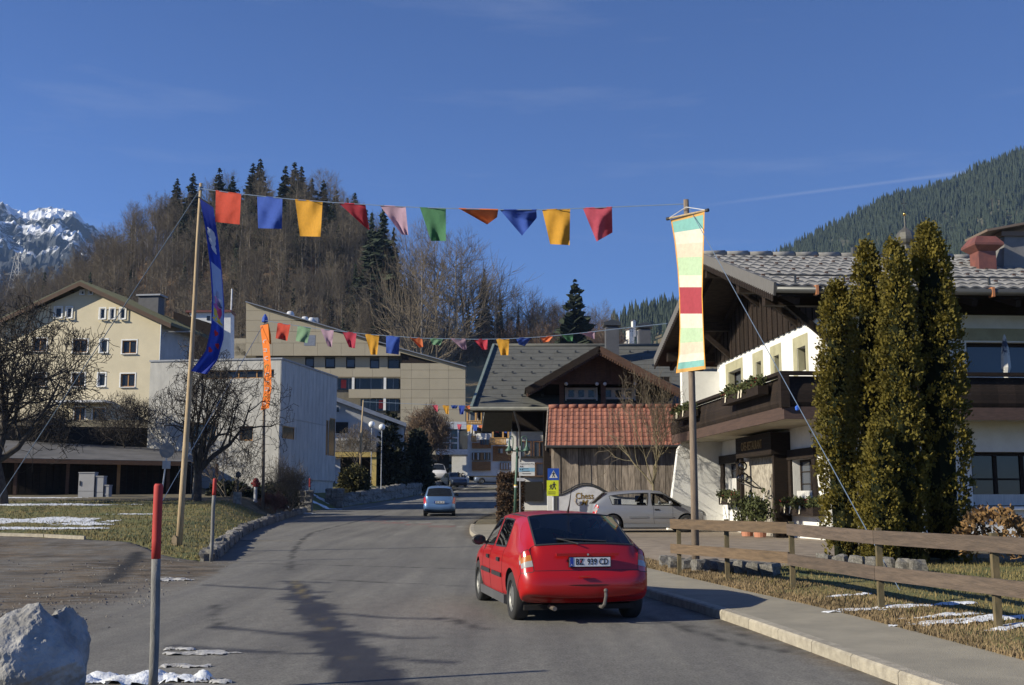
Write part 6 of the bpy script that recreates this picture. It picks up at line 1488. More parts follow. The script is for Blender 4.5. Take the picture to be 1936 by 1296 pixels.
def plate_on(root, x, y, z, w_, body, small=None):
    mb = MB(); mb.box(x - w_/2 - .012, x + w_/2 + .012, y, y + .02, z - .066, z + .066); pl = mb.build('number_plate', M_PBLACK, root)
    mb = MB(); mb.box(x - w_/2, x + w_/2, y - .006, y - .002, z - .055, z + .055); mb.build('plate_face', M_PLATE, pl)
    mb = MB(); mb.box(x - w_/2, x - w_/2 + .045, y - .009, y - .0065, z - .055, z + .055); mb.build('euro_band', M_PBLUE, pl)
    t = add_text('plate_letters', body, .105, M_PBLACK, pl, (x + .024, y - .008, z), (pi/2, 0, 0), depth=.001, fat=.002); t.scale = (.80, 1.0, 1)
    if small: t = add_text('plate_letter', 'A', .032, M_PLATE, pl, (x - w_/2 + .022, y - .011, z - .035), (pi/2, 0, 0), depth=.0008); mb = MB(); mb.box(x - w_*.245, x - w_*.245 + .022, y - .009, y - .0065, z - .012, z + .022); mb.build('plate_crest', M_RED, pl)
    return pl
def lamp_bands(root, side, bands, k=1.0):     # coloured bands of a tail light, set 6 mm proud of the lens
    lens = [c for c in root.children if c.name.startswith('tail_light')]
    for c in lens:
        cx = sum(v.co.x for v in c.data.vertices)/len(c.data.vertices)
        for (z0, z1, m, nm) in bands:
            fs = [p for p in c.data.polygons if z0 <= p.center.z < z1]
            if not fs: continue
            mb = MB()
            for p in fs: mb.face([c.data.vertices[i].co + p.normal*.004 for i in p.vertices])
            mb.build(nm, m, c)
# ---- the red car
R_ = gnd(985, 1172); heading = radians(11.0)
RC = make_car('red_car', (0, 0, 0), 0, 'red hatchback driving away on the road, number plate on its sloping tail', paint('red_paint', (0.36, 0.007, 0.007)), doors=5, tail='notch', Ht=1.36, Wd=1.72)
ra = Vector((-.735, -1.303, 0)); ro = Matrix.Rotation(heading, 3, 'Z')
pos = Vector((R_.x - .03, R_.y, base(R_.y) + .006)) - ro @ ra; RC.location = pos; RC.rotation_euler = (math.atan(3.6e-4*16), 0, heading)
lamp_bands(RC, 0, [(.70, .765, M_LCLR, 'reversing_lens'), (.765, .82, M_LAMB, 'indicator_lens')])
plate_on(RC, .03, -2.005, .765, .52, 'BZ  939 CD', True)
mb = MB(); mb.box(-.40, .40, -2.012, -1.975, .838, .872); mb.build('boot_handle', paint('red_paint', (0, 0, 0)), RC)
mb = MB(); mb.tube([(0, -2.02, .856), (0, -1.98, .856)], .014, 8); mb.build('boot_lock', M_CHROME, RC)
mb = MB(); mb.tube([(.16, -1.9, .22), (.16, -2.08, .22), (.175, -2.14, .26), (.19, -2.155, .36), (.19, -2.15, .40)], [.02, .022, .022, .02, .02], 8); mb.lathe([(.001, -.028), (.02, -.02), (.028, 0), (.02, .02), (.001, .028)], 8, Matrix.Translation((.19, -2.15, .425))); mb.build('tow_bar', mat('rusty_grey', (.09, .082, .074), .6), RC)
mb = MB(); mb.tube([(-.42, -1.7, .20), (-.42, -2.0, .20)], .028, 8); mb.build('exhaust_pipe', mat('exhaust', (.18, .15, .12), .5, metal=.5), RC)
mb = MB(); mb.tube([(x_, -2.052 + .09*(abs(x_)/.62)**2.2, .487) for x_ in lin(-.66, .66, 12)], .006, 4); mb.build('bumper_seam', M_PBLACK, RC)
mb = MB(); mb.box(-.12, .02, -2.068, -2.045, .585, .60); mb.build('lock_cover', M_LRED, RC)
mb = MB(); mb.tube([(-.10, -1.935, .985), (-.35, -1.80, 1.045), (.28, -1.86, 1.012)], .012, 5); mb.build('rear_wiper', M_PLASTIC, RC)
for s in (-1, 1): mb = MB(); mb.tube([(s*.560, -1.0, 1.293), (s*.588, -.3, 1.318), (s*.575, .40, 1.285)], .013, 5); mb.build('roof_strip', M_PLASTIC, RC)
# ---- the silver car
zs = G(4.7, 40.0) + .006
SCAR = make_car('silver_car', (4.72, 40.6, zs), radians(-86), 'silver three-door hatchback parked nose-right beside the chalet', paint('silver_paint', (0.36, 0.37, 0.39), .55, .4), doors=3, tail='hatch', hubcap='alloy', mirror_col=paint('silver_paint', (0, 0, 0)), strip_m=paint('silver_dark', (.26, .27, .28), .4), L=4.2, Wd=1.76, Ht=1.46, wb=2.58)
lamp_bands(SCAR, 0, [(.74, .84, M_LCLR, 'reversing_lens')])
# ---- the blue car ahead
p = gnd(827, 977); BC = make_car('blue_car', (p.x, p.y + 1.8, base(p.y + 1.8) + .006), radians(3), 'small light blue hatchback farther up the road', paint('blue_paint', (0.12, 0.22, 0.40), .4, .4), doors=5, tail='hatch', side_strip=False, L=3.85, Wd=1.67, Ht=1.53, wb=2.46, glass_m=M_CGLASSD)
BC.rotation_euler = (math.atan(3.6e-4*60), 0, radians(3)); plate_on(BC, 0, -1.92, .72, .5, 'BZ 381 AK')
# ---- cars parked at the bend
p = at(928, 912, 128); make_car('parked_car', (p.x + .2, 128, base(128) + .1), radians(98), 'blue-grey car parked sideways in front of the wooden hotel', paint('bluegrey_paint', (.16, .20, .28), .4, .4), doors=5, tail='hatch', detail=False, side_strip=False, L=4.3, Wd=1.76, Ht=1.62, wb=2.6, glass_m=M_CGLASSD)
p = at(858, 916, 112); make_car('parked_car', (p.x, 112, base(112) + .3), radians(200), 'dark blue car parked in shade beyond the blue car', paint('navy_paint', (.02, .03, .055), .2, .4), doors=5, detail=False, side_strip=False, Wd=1.72, Ht=1.43, glass_m=M_CGLASSD)
p = at(827, 898, 118); make_car('parked_car', (p.x, 118, G(p.x, 118) + .01), radians(190), 'white car half hidden behind shrubs at the street bend', paint('white_paint', (.6, .6, .62)), doors=5, detail=False, side_strip=False, tail='hatch', Wd=1.72, Ht=1.75, glass_m=M_CGLASSD)
# ================================================================== gardens, street furniture, flags
def leaf_mass(mb, clumps, per, size, rnd, spread, upb=0.4, flat=.35):
    """many small leaf faces round the given clump centres (point, outward direction)"""
    for c, n in clumps:
        for k in range(per):
            o = Vector((rnd.gauss(0, spread), rnd.gauss(0, spread), rnd.gauss(0, spread*1.2))); p = c + o
            d = (n + Vector((rnd.gauss(0, .5), rnd.gauss(0, .5), rnd.gauss(0, .5) + upb))).normalized()
            s = d.cross(Vector((rnd.gauss(0, 1), rnd.gauss(0, 1), rnd.gauss(0, 1)))).normalized(); l = size*(.6 + .8*rnd.random()); w_ = l*flat*(.7 + .6*rnd.random())
            mb.face([p - s*w_*.5, p + d*l*.5 - s*w_, p + d*l, p + d*l*.5 + s*w_])
def thuja(u0, u1, vt, vb, D, seed, label):
    rnd_ = random.Random(seed); um = (u0 + u1)/2; b = at(um, vb, D); t_ = at(um, vt, D); H = t_.z - b.z; R = (u1 - u0)/2/F*D*1.03
    z0 = min(b.z, G(b.x, D)); H = t_.z - z0
    root = thing('thuja', (b.x, D, z0 - .05), label, 'thuja', 0, 'thujas by the chalet')
    prof = lambda t: R*(0.86 + .18*sin(pi*min(1, t*1.2)))*sqrt(max(.002, 1 - max(0, (t - .58)/.42)**2.2)) if t > .06 else R*.9
    mb = MB(); mb.lathe([(prof(t)*.56, t*H) for t in lin(.02, .97, 12)] + [(.001, H*.975)], 10); mb.build('light_block_core', M_DARKGREEN, root)  # dark core added inside the column to block light through the leaves
    cl = []; n = int(H*R*230)
    for k in range(n):
        t = rnd_.random()**.92; a = rnd_.random()*2*pi; lump = 1 + .16*noise.noise(Vector((cos(a)*2 + seed, sin(a)*2, t*H*1.1))) + .06*noise.noise(Vector((cos(a)*5, sin(a)*5 + seed, t*H*3)))
        r = prof(t)*lump*(.66 + .36*rnd_.random()**.6); cl.append((Vector((r*cos(a), r*sin(a), t*H)), Vector((cos(a), sin(a), .5))))
    mb = MB(); leaf_mass(mb, cl, 26, .062, rnd_, .048, .7, .38); mb.build('foliage', M_THUJA, root)
    mb = MB(); mb.tube([(0, 0, -.2), (0, 0, H*.5)], [.09, .05], 7); mb.build('trunk', M_BARK, root)
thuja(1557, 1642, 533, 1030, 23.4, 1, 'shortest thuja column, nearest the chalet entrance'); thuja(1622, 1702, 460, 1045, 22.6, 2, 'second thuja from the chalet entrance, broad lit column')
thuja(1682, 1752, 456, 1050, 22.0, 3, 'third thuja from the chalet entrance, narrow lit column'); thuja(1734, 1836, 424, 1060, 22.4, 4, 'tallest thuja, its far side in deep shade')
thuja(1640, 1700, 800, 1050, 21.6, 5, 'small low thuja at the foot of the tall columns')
def shrub(name, u0, u1, vt, vb, D, seed, label, m, n=260, per=14, size=.09, cat='shrub', core=True, box=False, coreM=None):
    rnd_ = random.Random(seed); um = (u0+u1)/2; b = at(um, vb, D); H = at(um, vt, D).z - b.z; R = (u1-u0)/2/F*D
    z0 = min(b.z, G(b.x, D)); H += b.z - z0
    root = thing(name, (b.x, D, z0 - .03), label, cat); cl = []
    for k in range(n):
        if box:
            x, y, z = rnd_.uniform(-1, 1), rnd_.uniform(-1, 1), rnd_.uniform(0, 1); ax = rnd_.randrange(3)
            if ax == 0: x = math.copysign(1, x)
            elif ax == 1: y = math.copysign(1, y)
            else: z = 1
            cl.append((Vector((x*R*(.93 + .1*rnd_.random()), y*R*box, z*H)), Vector((x*.5, y*.5, .3))))
        else:
            a = rnd_.random()*2*pi; e = math.asin(rnd_.uniform(-.5, 1)); q = .78 + .25*rnd_.random() + .12*noise.noise(Vector((cos(a)*2, sin(a)*2, e*2 + seed)))
            cl.append((Vector((cos(a)*cos(e)*R*q, sin(a)*cos(e)*R*q, H*.5 + sin(e)*H*.5*q)), Vector((cos(a)*cos(e), sin(a)*cos(e), sin(e)))))
    mb = MB(); leaf_mass(mb, cl, per, size, rnd_, size*.7, .3, .4); mb.build('foliage', m, root)
    if core:
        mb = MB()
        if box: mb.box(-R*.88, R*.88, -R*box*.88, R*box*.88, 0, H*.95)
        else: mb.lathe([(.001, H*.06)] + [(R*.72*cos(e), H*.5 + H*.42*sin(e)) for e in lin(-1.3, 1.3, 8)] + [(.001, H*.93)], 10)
        mb.build('dark_core', coreM or M_DARKGREEN, root)  # solid dark body filling the inside, behind the leaves
    return root
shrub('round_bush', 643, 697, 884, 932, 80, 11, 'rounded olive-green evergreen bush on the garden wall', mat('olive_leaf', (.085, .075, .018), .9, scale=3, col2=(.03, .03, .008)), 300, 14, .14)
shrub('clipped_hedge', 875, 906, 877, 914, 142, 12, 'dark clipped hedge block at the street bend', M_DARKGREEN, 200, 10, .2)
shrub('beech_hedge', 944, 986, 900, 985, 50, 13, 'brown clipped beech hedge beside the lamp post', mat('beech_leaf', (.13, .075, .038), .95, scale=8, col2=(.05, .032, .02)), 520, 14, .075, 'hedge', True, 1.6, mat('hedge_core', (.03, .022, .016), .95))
for k, (u0, u1, vt, vb, D, lab) in enumerate(((712, 762, 790, 912, 93, 'tall dark conifer with pale tip nearest the concrete house'), (768, 812, 822, 912, 102, 'dark conifer under the brown pollard tree'))):
    rnd_ = random.Random(50 + k); b = at((u0+u1)/2, vb, D); H = at((u0+u1)/2, vt, D).z - b.z; R = (u1-u0)/2/F*D; z0 = min(b.z, G(b.x, D)); H += b.z - z0
    root = thing('garden_conifer', (b.x, D, z0), lab, 'conifer'); cl = []
    for q in range(520):
        t = rnd_.random(); a = rnd_.random()*2*pi; r = R*min(1, (1 - t)*1.5 + .06)*(.75 + .35*rnd_.random()); cl.append((Vector((cos(a)*r, sin(a)*r, t*H)), Vector((cos(a), sin(a), .2))))
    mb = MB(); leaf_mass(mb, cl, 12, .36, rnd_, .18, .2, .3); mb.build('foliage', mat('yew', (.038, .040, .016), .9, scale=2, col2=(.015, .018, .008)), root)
    mb = MB(); mb.lathe([(R*.8*min(1, (1-t)*1.5), t*H) for t in lin(.02, .95, 8)] + [(.001, H*.97)], 9); mb.build('light_block_core', M_DARKGREEN, root)  # same added dark core, keeps light from passing through the foliage
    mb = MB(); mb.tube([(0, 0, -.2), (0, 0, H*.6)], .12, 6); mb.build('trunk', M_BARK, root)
shrub('garden_shrub', 852, 874, 900, 918, 134, 15, 'dark shrub on the far stone wall', M_DARKGREEN, 120, 10, .2)
shrub('garden_shrub', 800, 850, 893, 916, 118, 16, 'low dark shrubs along the top of the far stone wall', M_DARKGREEN, 200, 10, .2)
shrub('dry_bush', 1815, 1945, 965, 1040, 21.5, 17, 'low bush with dry brown leaves beside the tallest thuja', mat('dry_leaf', (.28, .155, .055), .9, scale=6, col2=(.09, .06, .028)), 150, 12, .085, core=False)
shrub('garden_shrub', 395, 470, 915, 965, 58, 18, 'dark evergreen shrub row below the concrete house', mat('box_leaf', (.045, .05, .02), .9, scale=3, col2=(.018, .022, .01)), 340, 12, .14)
shrub('garden_shrub', 470, 560, 918, 968, 60, 19, 'green-brown shrub row beside the banner pole foot', mat('box_leaf', (0, 0, 0)), 340, 12, .14)
# bare bushes and fruit trees
def twiggy(name, u, vt, vb, D, AB, label, s=1.0, H0=10.0, mats=(None, None), cat='tree', rz=0.0, wide=None, parts=('trunk', 'crown'), dx=0.0):
    """wide: crown width in pixels of the photograph"""
    b = at(u, vb, D); H = at(u, vt, D).z - b.z
    co = np.array(AB[0].v + AB[1].v); z = np.sort(co[:, 2]); top = z[-max(2, len(z)//400)]; k = H/top
    c, q = cos(rz), sin(rz); xs = np.sort(co[:, 0]*c - co[:, 1]*q); n = len(xs)//250; kw = k if wide is None else (wide/F*D)/(xs[-1-n] - xs[n])
    return plant_tree(name, tree_meshes(AB, name, mats[0] or M_BARK, mats[1] or M_TWIGD), (b.x + dx, D, b.z), label, cat, rz, (kw, kw, k), None, parts)
M_FRUIT = mat('fruit_bark', (.075, .062, .05), .95, scale=5, col2=(.03, .025, .022), bump=.8, bscale=25)
twiggy('fruit_tree', 4, 560, 955, 50, bare_tree(3, 10, 2.6, .34, .85, 8, 4, (6, 5, 4, 3), .018, .45, .28, 4), 'gnarled bare fruit tree in front of the cream house', mats=(M_FRUIT, M_TWIGD), rz=2.0, wide=330)
twiggy('fruit_tree', 372, 632, 968, 52, bare_tree(8, 10, 2.6, .34, .9, 7, 4, (4, 5, 4, 3), .016, .42, .30, 4), 'spreading bare fruit tree before the concrete house', mats=(M_FRUIT, M_TWIGD), rz=0.7, wide=250)
twiggy('young_tree', 1262, 690, 960, 40.5, bare_tree(21, 10, 2.0, .15, .6, 6, 3, (6, 5, 4), .014, .6, .22, 4), 'bare young tree with pale mossy stems beside the tiled barn', mats=(mat('mossy_bark', (.24, .20, .12), .95, scale=4, col2=(.10, .085, .05)), M_TWIG), rz=.4, wide=180, dx=-.5)
twiggy('pollard_tree', 805, 768, 905, 110, bare_tree(31, 10, 3.4, .34, .75, 13, 3, (8, 7, 6), .032, .5, .2, 3), 'dense brown rounded leafless tree at the street bend', mats=(M_BARK, mat('pollard_twig', (.20, .135, .085), .95, scale=3, col2=(.12, .08, .05))), wide=105)
twiggy('bare_bush', 548, 862, 975, 57, bare_tree(41, 10, .6, .12, .9, 16, 3, (6, 5, 4), .022, .55, .2, 3), 'rounded leafless bush by the banner pole', mats=(M_TWIG, M_TWIG), cat='bush', wide=90, parts=('stem', 'crown'))
twiggy('bare_bush', 515, 930, 975, 55.5, bare_tree(42, 10, .6, .12, .9, 12, 3, (6, 5, 4), .05, .55, .2, 3), 'small reddish leafless bush at the pole foot', mats=(M_TWIG, mat('red_twig', (.16, .07, .05), .95)), cat='bush', wide=60, parts=('stem', 'crown'))
twiggy('garden_tree', 668, 800, 900, 82, bare_tree(51, 10, 3.0, .16, .7, 7, 3, (6, 5, 4), .03, .4, .25, 3), 'thin bare garden tree before the yellow garage', mats=(M_BARK, M_TWIG), wide=80)
twiggy('garden_tree', 235, 745, 850, 66, bare_tree(55, 10, .8, .16, .95, 12, 3, (6, 5, 4), .03, .5, .25, 3), 'tangled bare shrubs above the low garage', mats=(M_TWIGD, M_TWIGD), wide=130)
twiggy('garden_tree', 95, 760, 850, 66, bare_tree(56, 10, .8, .16, .95, 12, 3, (6, 5, 4), .03, .5, .25, 3), 'dark leafless shrubs at the cream house terrace', mats=(M_TWIGD, M_TWIGD), wide=130)
twiggy('leaning_tree', 430, 800, 965, 56, bare_tree(61, 10, .8, .14, 1.0, 8, 3, (4, 4, 3), .022, .6, .2, 4), 'multi-stemmed pale bare shrub against the concrete wall', mats=(mat('pale_stem', (.20, .16, .11), .95), M_TWIG), wide=170)
for k, u in enumerate((362, 368)):
    b = at(u, 975, 53.5); t = thing('tree_stake', (b.x, 53.5, G(b.x, 53.5) - .2), ('thin wooden stake nearest the banner pole', 'thin wooden stake against the fruit tree trunk')[k], 'stake'); mb = MB(); mb.tube([(0, 0, 0), (.08, 0, 1.4), (.03 + .1*k, 0, 2.6)], .05, 6); mb.build('stake', M_BARKG, t)

# ---- stone pillars, garden wall along the road beyond the driveway
def stone_pile(name, label, cat, cells, origin, sx=.36, sy=.34, sz=.2):
    t = thing(name, origin, label, cat); i = 0
    for (x, y, z, a) in cells: stone(t, Vector((x, y, z)), (sx*(.9 + .25*random.random()), sy, sz*(.95 + .2*random.random())), a, i); i += 1
    return t
for (u, vb, nm, lab) in ((576, 968, 'gate_pillar', 'squat stone gate pillar at the lawn end of the driveway'), (636, 962, 'gate_pillar', 'rough stone gate pillar where the garden wall begins')):
    p = gnd(u, vb - 4); p = Vector((xl(p.y) - .55, p.y, base(p.y))); q = (u - CX)/F*p.y; p.x = q
    stone_pile(nm, lab, 'pillar', [((i - 1)*.34, (j - .5)*.4, .12 + k*.23, .1*k) for k in range(5) for i in range(3) for j in range(2)], p, .4, .42, .27)
y = 71.5; i = 0; gw = thing('garden_wall', (xl(72) - .3, 72, base(72)), 'curving rough stone garden wall along the far side of the road', 'wall'); off = Vector(gw.location)
while y < 124:
    stp = .85 + .5*random.random(); a = atan2(1, (xl(y+.5) - xl(y))/.5); hh = interp([(71, .35), (76, .9), (90, 1.15), (110, .95), (124, .8)], y); rows_ = 3 if hh > .6 else 2
    for r in range(rows_): stone(gw, Vector((xl(y) - .35 + .05*random.random(), y + stp/2 + (.3 if r % 2 else 0), base(y) + hh*(r + .5)/rows_ - .05)) - off, (stp*1.1, .5, hh/rows_*1.15), a, i); i += 1
    y += stp

# ---- the near boulder, reflector posts
M_ROCK = mat('boulder_rock', (.38, .37, .35), .9, scale=4, col2=(.19, .185, .175), bump=1.0, bscale=22, detail=9)
def boulder(loc, s, seed, label):
    bm = bmesh.new(); bmesh.ops.create_icosphere(bm, subdivisions=6, radius=1)
    pl = [(Vector((random.Random(seed*31 + k).gauss(0, 1), random.Random(seed*17 + k).gauss(0, 1), random.Random(seed*7 + k).gauss(.2, 1))).normalized(), .70 + .22*random.Random(seed*3 + k).random()) for k in range(15)]
    for v in bm.verts:
        c = v.co.copy()
        for n, d in pl:
            e = c.dot(n) - d
            if e > 0: c -= n*e*.93
        c *= 1 + .07*noise.fractal(c*2.5 + Vector((seed, 0, 0)), 1, 2, 5) + .016*noise.fractal(c*9, 1, 2, 5); v.co = Vector((c.x*s[0], c.y*s[1], c.z*s[2]))
    me = bpy.data.meshes.new('boulder'); bm.to_mesh(me); bm.free(); me.materials.append(M_ROCK)
    o = link('boulder', me, None, loc); put(o, label, 'boulder', 'boulders at the forecourt edge'); return o
boulder(at(48, 1262, 8.5), (.40, .40, .44), 3, 'big pale grey boulder at the forecourt edge'); boulder(at(122, 1250, 8.8), (.17, .28, .40), 8, 'darker boulder leaning behind the big pale one')
M_POSTW = mat('old_white_paint', (.22, .215, .20), .85, scale=9, col2=(.13, .128, .12), stretch=(3, 3, .6), bump=.3)
M_POSTR = mat('old_red_paint', (.44, .035, .028), .75, scale=9, col2=(.33, .03, .025), stretch=(3, 3, .6))
def marker(u, vt, vb, vred, D, dia, label, lean=0.0):
    b = at(u, vb, D); H = at(u, vt, D).z - b.z; zr_ = at(u, vred, D).z - b.z; t = thing('marker_post', (b.x, D, b.z), label, 'post'); t.rotation_euler = (0, lean, 0)
    wob = lambda z: .004*sin(z*4)
    mb = MB(); mb.tube([(wob(z), 0, z) for z in lin(0, zr_, 6)], dia/2, 12); mb.build('shaft', M_POSTW, t, smooth=True)
    mb = MB(); mb.tube([(wob(z), 0, z) for z in lin(zr_, H - .02, 4)] + [(wob(H), 0, H)], [dia/2*1.01]*5 + [dia/2*.8], 12); mb.build('red_top', M_POSTR, t, smooth=True)
marker(289, 915, 1302, 1057, 9.5, .075, 'red-topped weathered wooden marker post beside the boulders', radians(-.8))
marker(399, 905, 1062, 937, 26.3, .085, 'thin red and white snow pole at the kerb wall end', radians(.6))
marker(585, 905, 945, 922, 66.5, .10, 'small red-tipped pole on the squat gate pillar'); marker(539, 913, 968, 930, 60, .10, 'short red-tipped pole among the bushes')
# hydrant, stone bollard, round mirror sign, cabinets
b = at(482, 968, 56.5); t = thing('hydrant', (b.x, 56.5, G(b.x, 56.5) - .02), 'red-capped standing hydrant between kerb and shrubs', 'hydrant')
mb = MB(); mb.lathe([(.12, 0), (.10, .1), (.085, .12), (.085, .75)], 10); mb.build('column', M_ALU, t); mb = MB(); mb.lathe([(.085, .75), (.15, .78), (.16, 1.05), (.10, 1.18), (.001, 1.2)], 10); mb.tube([(-.24, 0, .92), (.24, 0, .92)], .06, 8); mb.build('red_cap', mat('hydrant_red', (.30, .03, .025), .6), t)
b = at(448, 975, 52.5); t = thing('stone_bollard', (b.x, 52.5, G(b.x, 52.5) - .02), 'low stone bollard with a dark lantern post by the lawn', 'bollard'); mb = MB(); mb.box(-.16, .16, -.16, .16, 0, .55); mb.build('base', M_STONE, t); mb = MB(); mb.tube([(0, 0, .5), (0, 0, 1.2)], .035, 6); mb.lathe([(.04, 1.2), (.12, 1.24), (.12, 1.4), (.03, 1.5), (.001, 1.5)], 8); mb.build('lantern', M_PLASTIC, t)
b = at(303, 945, 50); t = thing('round_sign', (b.x, 50, G(b.x, 50) - .02), 'round traffic sign seen from behind on a leaning white pole', 'road sign'); H = at(314, 850, 50).z - t.location.z
mb = MB(); mb.tube([(0, 0, 0), (.22, 0, H - .2)], .035, 8); mb.build('pole', M_ALU, t); mb = MB(); mb.lathe([(.001, -.012), (.33, -.012), (.33, .012), (.001, .012)], 20, Matrix.Translation((.22, -.05, H - .05)) @ Matrix.Rotation(pi/2, 4, 'X')); mb.build('disc', mat('sign_back', (.20, .20, .20), .6), t); mb = MB(); mb.box(.05, .40, -.07, -.04, H - .85, H - .5); mb.build('plate', M_STEELG, t)
M_CAB = mat('cabinet_grey', (.36, .36, .37), .7, scale=2, col2=(.31, .31, .32))
for k, (u0, u1, vt, lab) in enumerate(((147, 179, 895, 'tallest grey utility cabinet with a door before the garage'), (180, 196, 902, 'middle grey utility cabinet of three'), (197, 206, 919, 'lowest narrow grey utility cabinet of three'))):
    D = 56 + .05*k; a, b = at(u0, 944, D), at(u1, vt, D); t = thing('utility_cabinet', ((a.x+b.x)/2, D, a.z), lab, 'cabinet', 0, 'utility cabinets'); w_ = (b.x-a.x)/2; H = b.z - a.z
    mb = MB(); mb.box(-w_, w_, 0, .45, -.2, H*.30); mb.build('plinth', M_CAB, t); mb = MB(); mb.box(-w_, w_, -.012, .45, H*.31, H); d_ = mb.build('door', M_CAB, t); mb = MB(); mb.box(-w_ - .02, w_ + .02, -.04, .48, H + .003, H + .05); mb.build('lid', M_CAB, t)
    if k == 0: mb = MB(); mb.box(-w_ + .06, -w_ + .10, -.05, -.013, H*.52, H*.7); mb.build('handle', M_PLASTIC, d_)

# ---- wooden rail fence on the right
M_RAIL = mat('fence_board', (.145, .098, .058), .85, scale=3, col2=(.085, .058, .036), stretch=(1, 1, 9), bump=.5, bscale=12, perobj=.12)
M_RAIL2 = mat('fence_board_grey', (.120, .088, .066), .85, scale=3, col2=(.072, .054, .042), stretch=(1, 1, 9), bump=.5, bscale=12, perobj=.1)
M_FPOST = mat('fence_post', (.16, .12, .06), .85, scale=6, col2=(.07, .06, .03), stretch=(3, 3, 1))
FP = [(1285, 1088), (1376, 1097), (1500, 1115), (1667, 1152), (1889, 1190), (2230, 1252)]
posts = []
for u, v in FP:
    p = gnd(u, v); posts.append(p)
fn = thing('rail_fence', (posts[0].x, posts[0].y, posts[0].z), 'two-rail weathered plank fence on slim posts along the verge', 'fence'); off = Vector(fn.location)
TOPV = [(1265, 983, 1008), (1500, 1004, 1028), (1936, 1043, 1066)]; 
for k, p in enumerate(posts):
    q = p - off; mb = MB(); H = 1.0 if k else .88; mb.box(q.x - .035, q.x + .035, q.y - .02, q.y + .05, q.z - .3, q.z + H); mb.build('post', M_FPOST, fn)
def railseg(i, j, z0, z1, m, ext0=0.0, ext1=0.0, yo=0.0):
    a, b = posts[i] - off, posts[j] - off; d = (b - a).normalized(); a = a - d*ext0; b = b + d*ext1
    n = Vector((-d.y, d.x, 0)); n = n if n.x < 0 else -n
    mb = MB(); o = n*(.045 + yo); mb.prism([a + o + Vector((0, 0, z0)), b + o + Vector((0, 0, z0)), b + o + Vector((0, 0, z1)), a + o + Vector((0, 0, z1))], (0, 0, 0), n*.03); mb.build('rail', m, fn, fix=True)
for (z0, z1) in ((.80, .99), (.36, .55)):
    railseg(0, 2, z0 + .02, z1, M_RAIL, .2, 0); railseg(2, 3, z0, z1 - .02, M_RAIL2, .0, 0, .002); railseg(3, 4, z0, z1 - .02, M_RAIL2, 0, 0); railseg(4, 5, z0, z1 - .02, M_RAIL2, 0, 0, .003)
# low natural-stone edging between paving and lawn
se = thing('stone_edging', (posts[0].x, posts[0].y + .6, posts[0].z), 'row of grey natural stones edging the chalet lawn', 'edging'); off = Vector(se.location); i = 0
for (u, v) in ((1262, 1063), (1280, 1068), (1302, 1070), (1325, 1072), (1350, 1073), (1378, 1075), (1405, 1076), (1432, 1078), (1458, 1081), (1560, 1062), (1590, 1064), (1620, 1066), (1650, 1068), (1680, 1070), (1710, 1072), (1735, 1074)):
    p = gnd(u, v + 8); stone(se, p + Vector((0, 0, .10)) - off, (.30, .24, .22), .1*i, i); i += 1
# ---- grass: verge, lawns
M_BLADE = mat('grass_blade', (.30, .215, .115), .9, scale=1.6, col2=(.12, .088, .045), detail=6)
M_BLADEG = mat('grass_blade_green', (.23, .175, .07), .9, scale=.7, col2=(.095, .095, .028), detail=6)
def blades(name, pts, m, h=.07, wd=.008, seed=1, label=None):
    r = random.Random(seed); mb = MB()
    for (x, y, z) in pts:
        a = r.random()*6.28; hh = h*(.5 + r.random()); l = Vector((cos(a), sin(a), 0))*hh*.7*r.random(); s = Vector((-sin(a), cos(a), 0))*wd*(.7 + .6*r.random()); p = Vector((x, y, z))
        mb.face([p - s, p + s, p + l + Vector((0, 0, hh))])
    o = mb.build(name, m); put(o, label, kind='stuff')
rg = random.Random(9); P1, P2, P3_ = [], [], []
for k in range(30000):
    y = 8 + 17*rg.random(); x = xr(y) + 1.33 + rg.random()**1.6*(1.2 if y < 20 else .6)
    P1.append((x, y, G(x, y) - .005))
for k in range(30000):
    y = 8 + 18*rg.random(); x = xr(y) + 1.9 + rg.random()*6.5
    if paved(x, y): continue
    P2.append((x, y, G(x, y) - .005))
for k in range(42000):
    y = 27 + 26*rg.random()**1.2; x = xl(y) - .25 - rg.random()*22
    if y < forecourt_end(x) + .1: continue
    P3_.append((x, y, G(x, y) - .01))
blades('dry_verge_grass', P1, M_BLADE, .045, .009, 1, 'dry matted grass along the pavement'); blades('lawn_grass', P2, M_BLADEG, .05, .009, 2, 'short winter grass behind the rail fence'); blades('front_lawn_grass', P3_, M_BLADEG, .07, .016, 3, 'short yellow-green winter grass of the street lawn')
# loose stones and leaves on the forecourt
gm_ = MB(); rg = random.Random(12)
for k in range(5200):
    u, v = rg.uniform(-20, 520), 1060 + 236*rg.random()**.8; p = gnd(u, v)
    if p.x > xl(p.y) + .3 + .4*rg.random() or p.y > 27: continue
    if fbm(p.x*.8, p.y*.8, 2) < -.05 and rg.random() < .8: continue
    s = .006 + .022*rg.random()**3; c = Vector((p.x, p.y, p.z + .006 + s*.4)); a = rg.random()*6; q = [c + Vector((cos(a + t)*s, sin(a + t)*s, -s*.4)) for t in (0, 2.1, 4.2)]; tp = c + Vector((0, 0, s*.7))
    for j in range(3): gm_.face([q[j], q[(j+1) % 3], tp])
put(gm_.build('gravel', mat('gravel_bits', (.24, .22, .19), .9, scale=40, col2=(.09, .08, .07))), 'loose gravel bits scattered over the forecourt', kind='stuff')
